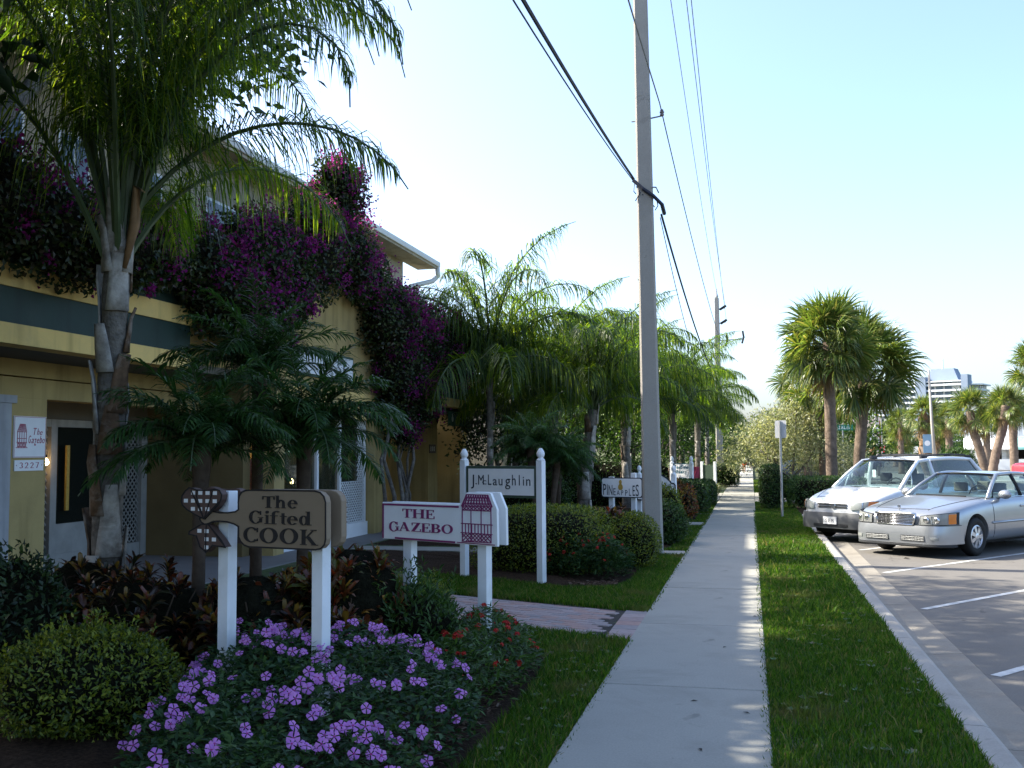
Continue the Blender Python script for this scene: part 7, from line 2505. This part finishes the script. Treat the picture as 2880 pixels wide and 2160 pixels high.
part('penthouse', MB().add([(7, 3, 37.8), (20, 3, 37.8), (20, 13, 37.8), (7, 13, 37.8), (9.5, 4, 44.5), (18, 4, 44.5), (18, 12, 44.5), (9.5, 12, 44.5)], [(0, 1, 5, 4), (1, 2, 6, 5), (2, 3, 7, 6), (3, 0, 4, 7), (4, 5, 6, 7)]), HS, t)
part('antenna', MB().tube([(13, 8, 44.4), (13, 8, 50)], .35, 6), HW, t)
tt = thing('tan_annex', 'low tan building with pinkish slab roof in front of the hotel', 'building', (17.0, 190, 0), R(-8))
part('wall', MB().box((-9, 0, 0), (5, 14, 5.4)), HT, tt)
part('roof_slab', MB().box((-13, -1.5, 5.401), (6, 15, 7.4)), surf('pink_slab', (0.52, 0.42, 0.37), .8, .05, .2, .2), tt)
for k in range(4):
    w_ = part('window', MB().box((-8 + 3.3 * k, -.1, 1.2), (-6 + 3.3 * k, .05, 3.4)), M['glass_sky'], tt)
part('upper_floor', MB().box((-8, 2, 7.401), (4, 12, 9.4)), HG, tt)
for k in range(6):
    part('window', MB().box((-7.4 + 1.9 * k, 1.9, 7.8), (-6 + 1.9 * k, 2.05, 9.0)), M['glass_sky'], tt)

# --- white two-storey building with a balcony
t = thing('balcony_building', 'white two-storey building with slatted balcony rail and teal awning across the street', 'building', (18.5, 96, -.1), R(-12))
W1 = surf('bright_stucco', (0.72, 0.74, 0.74), .8, .03, .5, .2)
part('wall', MB().box((0.3, 1.6, 0), (16, 9, 6.1)), W1, t)
part('balcony_floor', MB().box((0, 0, 2.75), (16, 1.59, 2.95)), W1, t)
part('fascia', MB().box((0, -.08, 2.2), (3.6, -.001, 2.98)), W1, t)
part('roof', MB().box((-.2, -.3, 6.101), (16.3, 9.3, 6.35)), W1, t)
part('rail', MB().box((0, -.05, 3.95), (16, .04, 4.05)), W1, t)
for k in range(7):
    part('rail_post', MB().box((.0 + 1.15 * k, -.06, 2.951), (.12 + 1.15 * k, .05, 5.0 if k < 4 else 4.1)), W1, t)
bal = MB().box((0, -.02, 2.951), (.05, .02, 3.949)).mesh('baluster', W1)
for k in range(46):
    link('baluster', bal, t, (.18 + .17 * k, 0, 0))
part('awning', MB().add([(-.1, -.1, 2.74), (3.5, -.1, 2.74), (3.5, -1.2, 1.75), (-.1, -1.2, 1.75)], [(0, 3, 2, 1)]), W1, t)
am = surf('teal_awning', (0.25, 0.5, 0.46), .7, .2, 3, .2)
part('awning', MB().add([(3.7, -.1, 2.74), (16, -.1, 2.74), (16, -1.2, 1.9), (3.7, -1.2, 1.9), (3.7, -1.2, 1.7), (16, -1.2, 1.7)], [(0, 3, 2, 1), (3, 4, 5, 2)]), am, t)
for k in range(5):
    part('column', MB().box((.8 + 2.1 * k, -.2, 0), (1.15 + 2.1 * k, .15, 2.74)), W1, t)
for k in range(4):
    w_ = part('opening', MB().box((1.5 + 2.6 * k, 1.5, .1), (3.0 + 2.6 * k, 1.59, 2.4)), M['dark_room'], t)
for k in range(6):
    w_ = part('window', MB().box((1.0 + 2.2 * k, 1.5, 3.4), (2.2 + 2.2 * k, 1.59, 5.3)), M['glass_sky'], t)
part('low_wall', MB().box((-1.5, -3.2, 0), (6, -3.0, .9)), W1, t)

# --- lamp post with banner, light pole, flag poles
t = thing('street_lamp', 'tall pale street lamp with a side arm and a blue banner before the hotel', 'street lamp', (11.0, 66.4, -.12))
part('pole', MB().tube([(.06, 0, 0), (-.06, 0, 3.5), (-.15, 0, 6.75)], [.12, .09, .06], 10), polem, t, True)
part('arm', MB().tube([(-.15, 0, 6.6), (-.6, 0, 6.78), (-1.15, 0, 6.85)], .03, 6), M['metal_grey'], t)
part('lamp_head', MB().tube([(-1.1, 0, 6.85), (-1.3, 0, 6.88), (-1.65, 0, 6.84)], [.05, .1, .04], 8), M['metal_grey'], t, True)
bn = part('banner', MB().box((-.62, -.01, 1.6), (-.12, .01, 2.75)), surf('banner_blue', (0.2, 0.32, 0.42), .7, .1, 3, .2), t)
part('emblem', MB().lathe([(.17, -.02), (.17, -.012)], (-.37, 0, 2.2), 16, 'y'), M['sign_white'], t)
t = thing('light_pole', 'plain pale light pole beyond the minivan roof', 'light pole', (8.55, 74.1, -.12))
part('pole', MB().tube([(.08, 0, 0), (0, 0, 2.5), (-.12, 0, 5.25)], [.1, .085, .06], 8), polem, t, True)
for i, (x, y_, lb, fl) in enumerate(((11.5, 98.0, 'flag pole flying a drooping white flag', 'w'), (11.95, 99.5, 'flag pole with a hanging red and white striped flag', 'r'))):
    t = thing('flag_pole', lb, 'flag pole', (x, y_, -.12), 0, 'flag poles beyond the cross street')
    part('pole', MB().tube([(0, 0, 0), (0, 0, 4.9)], [.06, .04], 8), M['metal_grey'], t)
    part('finial', MB().lathe([(.02, 0), (.09, .08), (.02, .16)], (0, 0, 4.9), 8), M['gold_paint'], t)
    if fl == 'w':
        rows = [[(-.04 - .72 * s_ + .05 * math.sin(6 * s_), .1 * math.sin(5 * s_ + r_), 4.5 - 1.3 * s_ ** 1.1 - r_ * .26 * (1 - .3 * s_)) for s_ in [k / 8 for k in range(9)]] for r_ in range(5)]
        part('flag', MB().grid(rows), M['sign_white'], t, True)
    else:
        for k in range(5):
            part('stripe', MB().box((-.12 - .09 * (k + 1), -.02 * (k % 2), 2.9), (-.12 - .09 * k - .002, .02, 4.5 - .05 * k)), M['crimson_paint'] if k % 2 == 0 else M['sign_white'], t)
# --- stop sign and other small road signs
t = thing('stop_sign', 'red octagonal STOP sign across the cross street', 'road sign', (12.75, 105.5, 0), R(-9))
octa = [(.42 * math.cos(R(22.5 + 45 * k)), 1.68 + .42 * math.sin(R(22.5 + 45 * k))) for k in range(8)]
part('border', MB().prism(octa, 0, .012), M['sign_white'], t)
part('face', MB().prism([(x * .92, 1.68 + (z - 1.68) * .92) for x, z in octa], -.006, 0), surf('stop_red', (0.5, 0.02, 0.03), .5, .06, 4, .3), t)
for k, ch in enumerate('STOP'):
    sans(ch, -.28 + .145 * k, -.28 + .145 * k + .115, 1.55, 1.81, -.012, .005, M['sign_white'], t)
part('post', MB().box((-.04, .013, -.15), (.04, .06, 2.1)), M['metal_grey'], t)
t = thing('street_name_sign', 'green street name sign reading AZALEA between the two nearest palm trunks', 'road sign', (4.72, 55.5, -.12), R(-6))
part('blade', MB().box((-.52, -.01, 2.86), (.52, .01, 3.16)), surf('sign_street_green', (0.01, 0.16, 0.11), .5, .06, 4, .3), t)
for k, ch in enumerate('AZALEA'):
    sans(ch, -.34 + .135 * k, -.34 + .135 * k + .105, 2.93, 3.09, -.013, .003, M['sign_white'], t)
part('post', MB().tube([(0, 0.02, 0), (0, .02, 2.9)], .035, 8), M['metal_grey'], t)
t = thing('parking_sign', 'small sign seen from its grey back on a post in the grass strip', 'road sign', (.76, 27.2, 0), R(-20))
part('plate', MB().prism(rrect(-.15, .15, 2.06, 2.52, .03), .0, .006), surf('plate_back', (0.6, 0.61, 0.62), .4, .04, 5, .5, metal=.3), t)
part('post', MB().tube([(0, -.035, -.15), (0, -.03, 2.5)], .032, 8), M['metal_grey'], t)
t = thing('round_sign', 'pale teal round sign board under the booted palm', 'road sign', (14.6, 102.5, 0), R(-9))
part('face', MB().lathe([(.38, -.01), (.38, .01)], (0, 0, 1.3), 20, 'y'), surf('teal_pale', (0.35, 0.5, 0.5), .5, .06, 4, .3), t)
part('post', MB().box((-.03, .011, -.15), (.03, .05, 1.5)), M['metal_grey'], t)
t = thing('notice_sign', 'small white notice on a thin post left of the booted palm', 'road sign', (14.3, 95.5, 0), R(-9))
part('face', MB().box((-.2, -.01, 1.35), (.2, .01, 1.95)), M['sign_white'], t)
part('post', MB().box((-.04, .011, -.15), (.04, .05, 1.9)), M['metal_grey'], t)
t = thing('garden_flag', 'small red flag hanging next to the realty sign post', 'flag', (-1.78, 31.3, 0))
part('rod', MB().tube([(0, 0, -.1), (0, 0, 1.28)], .012, 6), M['metal_grey'], t)
rows = [[(.02 + .2 * s_, .04 * math.sin(6 * s_ + r_), 1.25 - r_ * .1) for s_ in [k / 5 for k in range(6)]] for r_ in range(5)]
part('cloth', MB().grid(rows), M['crimson_paint'], t, True)
t = part('fallen_leaf', MB().add([(-.06, 0, .004), (0, -.04, .02), (.07, 0, .006), (0, .04, .025)], [(0, 1, 2), (0, 2, 3)]), lfm, None, loc=(2.55, 18.4, -.126), rz=.4)
tag(t, 'brown fallen leaf on the asphalt before the sedan bumper', 'leaf', lg)

# ================================================================== THE PERSON AT THE END OF THE WALK
def skin_body(name, joints, bones, mat, par, root=0):
    me = bpy.data.meshes.new(name)
    me.from_pydata([j[0] for j in joints], bones, [])
    o = bpy.data.objects.new(name, me)
    COL.objects.link(o)
    o.modifiers.new('skin', 'SKIN')
    if not me.skin_vertices:
        me.skin_vertices.new()
    for i, j in enumerate(joints):
        me.skin_vertices[0].data[i].radius = (j[1], j[1] if len(j) < 3 else j[2])
        me.skin_vertices[0].data[i].use_root = (i == root)
    s_ = o.modifiers.new('sub', 'SUBSURF')
    s_.levels = 2
    dg = bpy.context.evaluated_depsgraph_get()
    m2 = bpy.data.meshes.new_from_object(o.evaluated_get(dg))
    bpy.data.objects.remove(o)
    m2.name = name
    m2.materials.clear()
    m2.materials.append(mat)
    m2.polygons.foreach_set("use_smooth", [True] * len(m2.polygons))
    return link(name, m2, par)
skin = surf('skin_tone', (0.42, 0.25, 0.17), .6, .06, 8, .3)
t = thing('person', 'person in white shirt and orange-red shorts bending forward at the end of the sidewalk', 'person', (-.55, 80, 0), 0)
hip = (0, 0, .78)
J = [(hip, .13), ((.12, -.02, .9), .15), ((.34, -.03, .93), .17), ((.5, -.03, .86), .07), ((.6, -.03, .78), .085), ((.68, -.03, .7), .07),
     ((-.02, -.1, .72), .09), ((.06, -.12, .44), .065), ((0, -.13, .1), .045), ((.12, -.13, .04), .04),
     ((-.02, .1, .72), .09), ((-.06, .12, .44), .065), ((-.16, .13, .1), .045), ((-.05, .13, .04), .04),
     ((.4, -.2, .84), .06), ((.44, -.24, .58), .045), ((.52, -.2, .36), .033), ((.55, -.19, .27), .03),
     ((.4, .16, .84), .06), ((.44, .2, .58), .045), ((.52, .16, .36), .033), ((.55, .15, .27), .03)]
E_ = [(0, 1), (1, 2), (2, 3), (3, 4), (4, 5), (0, 6), (6, 7), (7, 8), (8, 9), (0, 10), (10, 11), (11, 12), (12, 13), (2, 14), (14, 15), (15, 16), (16, 17), (2, 18), (18, 19), (19, 20), (20, 21)]
skin_body('body', J, E_, skin, t)
skin_body('shirt', [((.02, 0, .86), .155), ((.16, -.02, .93), .175), ((.36, -.03, .94), .19), ((.42, -.2, .82), .085), ((.44, -.23, .64), .075), ((.42, .16, .82), .085), ((.44, .19, .64), .075)], [(0, 1), (1, 2), (2, 3), (3, 4), (2, 5), (5, 6)], M['sign_white'], t)
skin_body('shorts', [((0, 0, .8), .15), ((-.01, -.1, .68), .115), ((.04, -.12, .48), .1), ((-.01, .1, .68), .115), ((-.05, .12, .48), .1)], [(0, 1), (1, 2), (0, 3), (3, 4)], surf('shorts_cloth', (0.5, 0.09, 0.03), .8, .1, 5, .2), t)
skin_body('hair', [((.58, -.03, .81), .09), ((.66, -.03, .77), .085)], [(0, 1)], M['stem_brown'], t)
import OpenImageIO as oiio, sys, numpy as np
def load(p):
    b=oiio.ImageBuf(p); return b.get_pixels(oiio.UINT8)[:,:,:3].astype(int)
def avg(a,x,y,r=4):
    H,W=a.shape[:2]; s=W/1024
    x,y,r=int(x*s),int(y*s),max(1,int(r*s)); return a[max(0,y-r):y+r+1,max(0,x-r):x+r+1].reshape(-1,3).mean(0).astype(int).tolist()
if __name__=='__main__':
    a=load(sys.argv[1])
    for n,(x,y) in dict(skyTR=(1010,20),skyTM=(590,40),skyM=(470,180),skyHR=(960,320),walk=(660,700),walkfar=(690,560),grassR=(840,720),grassLit=(800,540),pole=(652,450),post=(225,620),board=(290,515),fascia=(60,345),fgreen=(60,310),lot=(960,620),hood=(930,510),col=(25,560)).items(): print(n,avg(a,x,y))
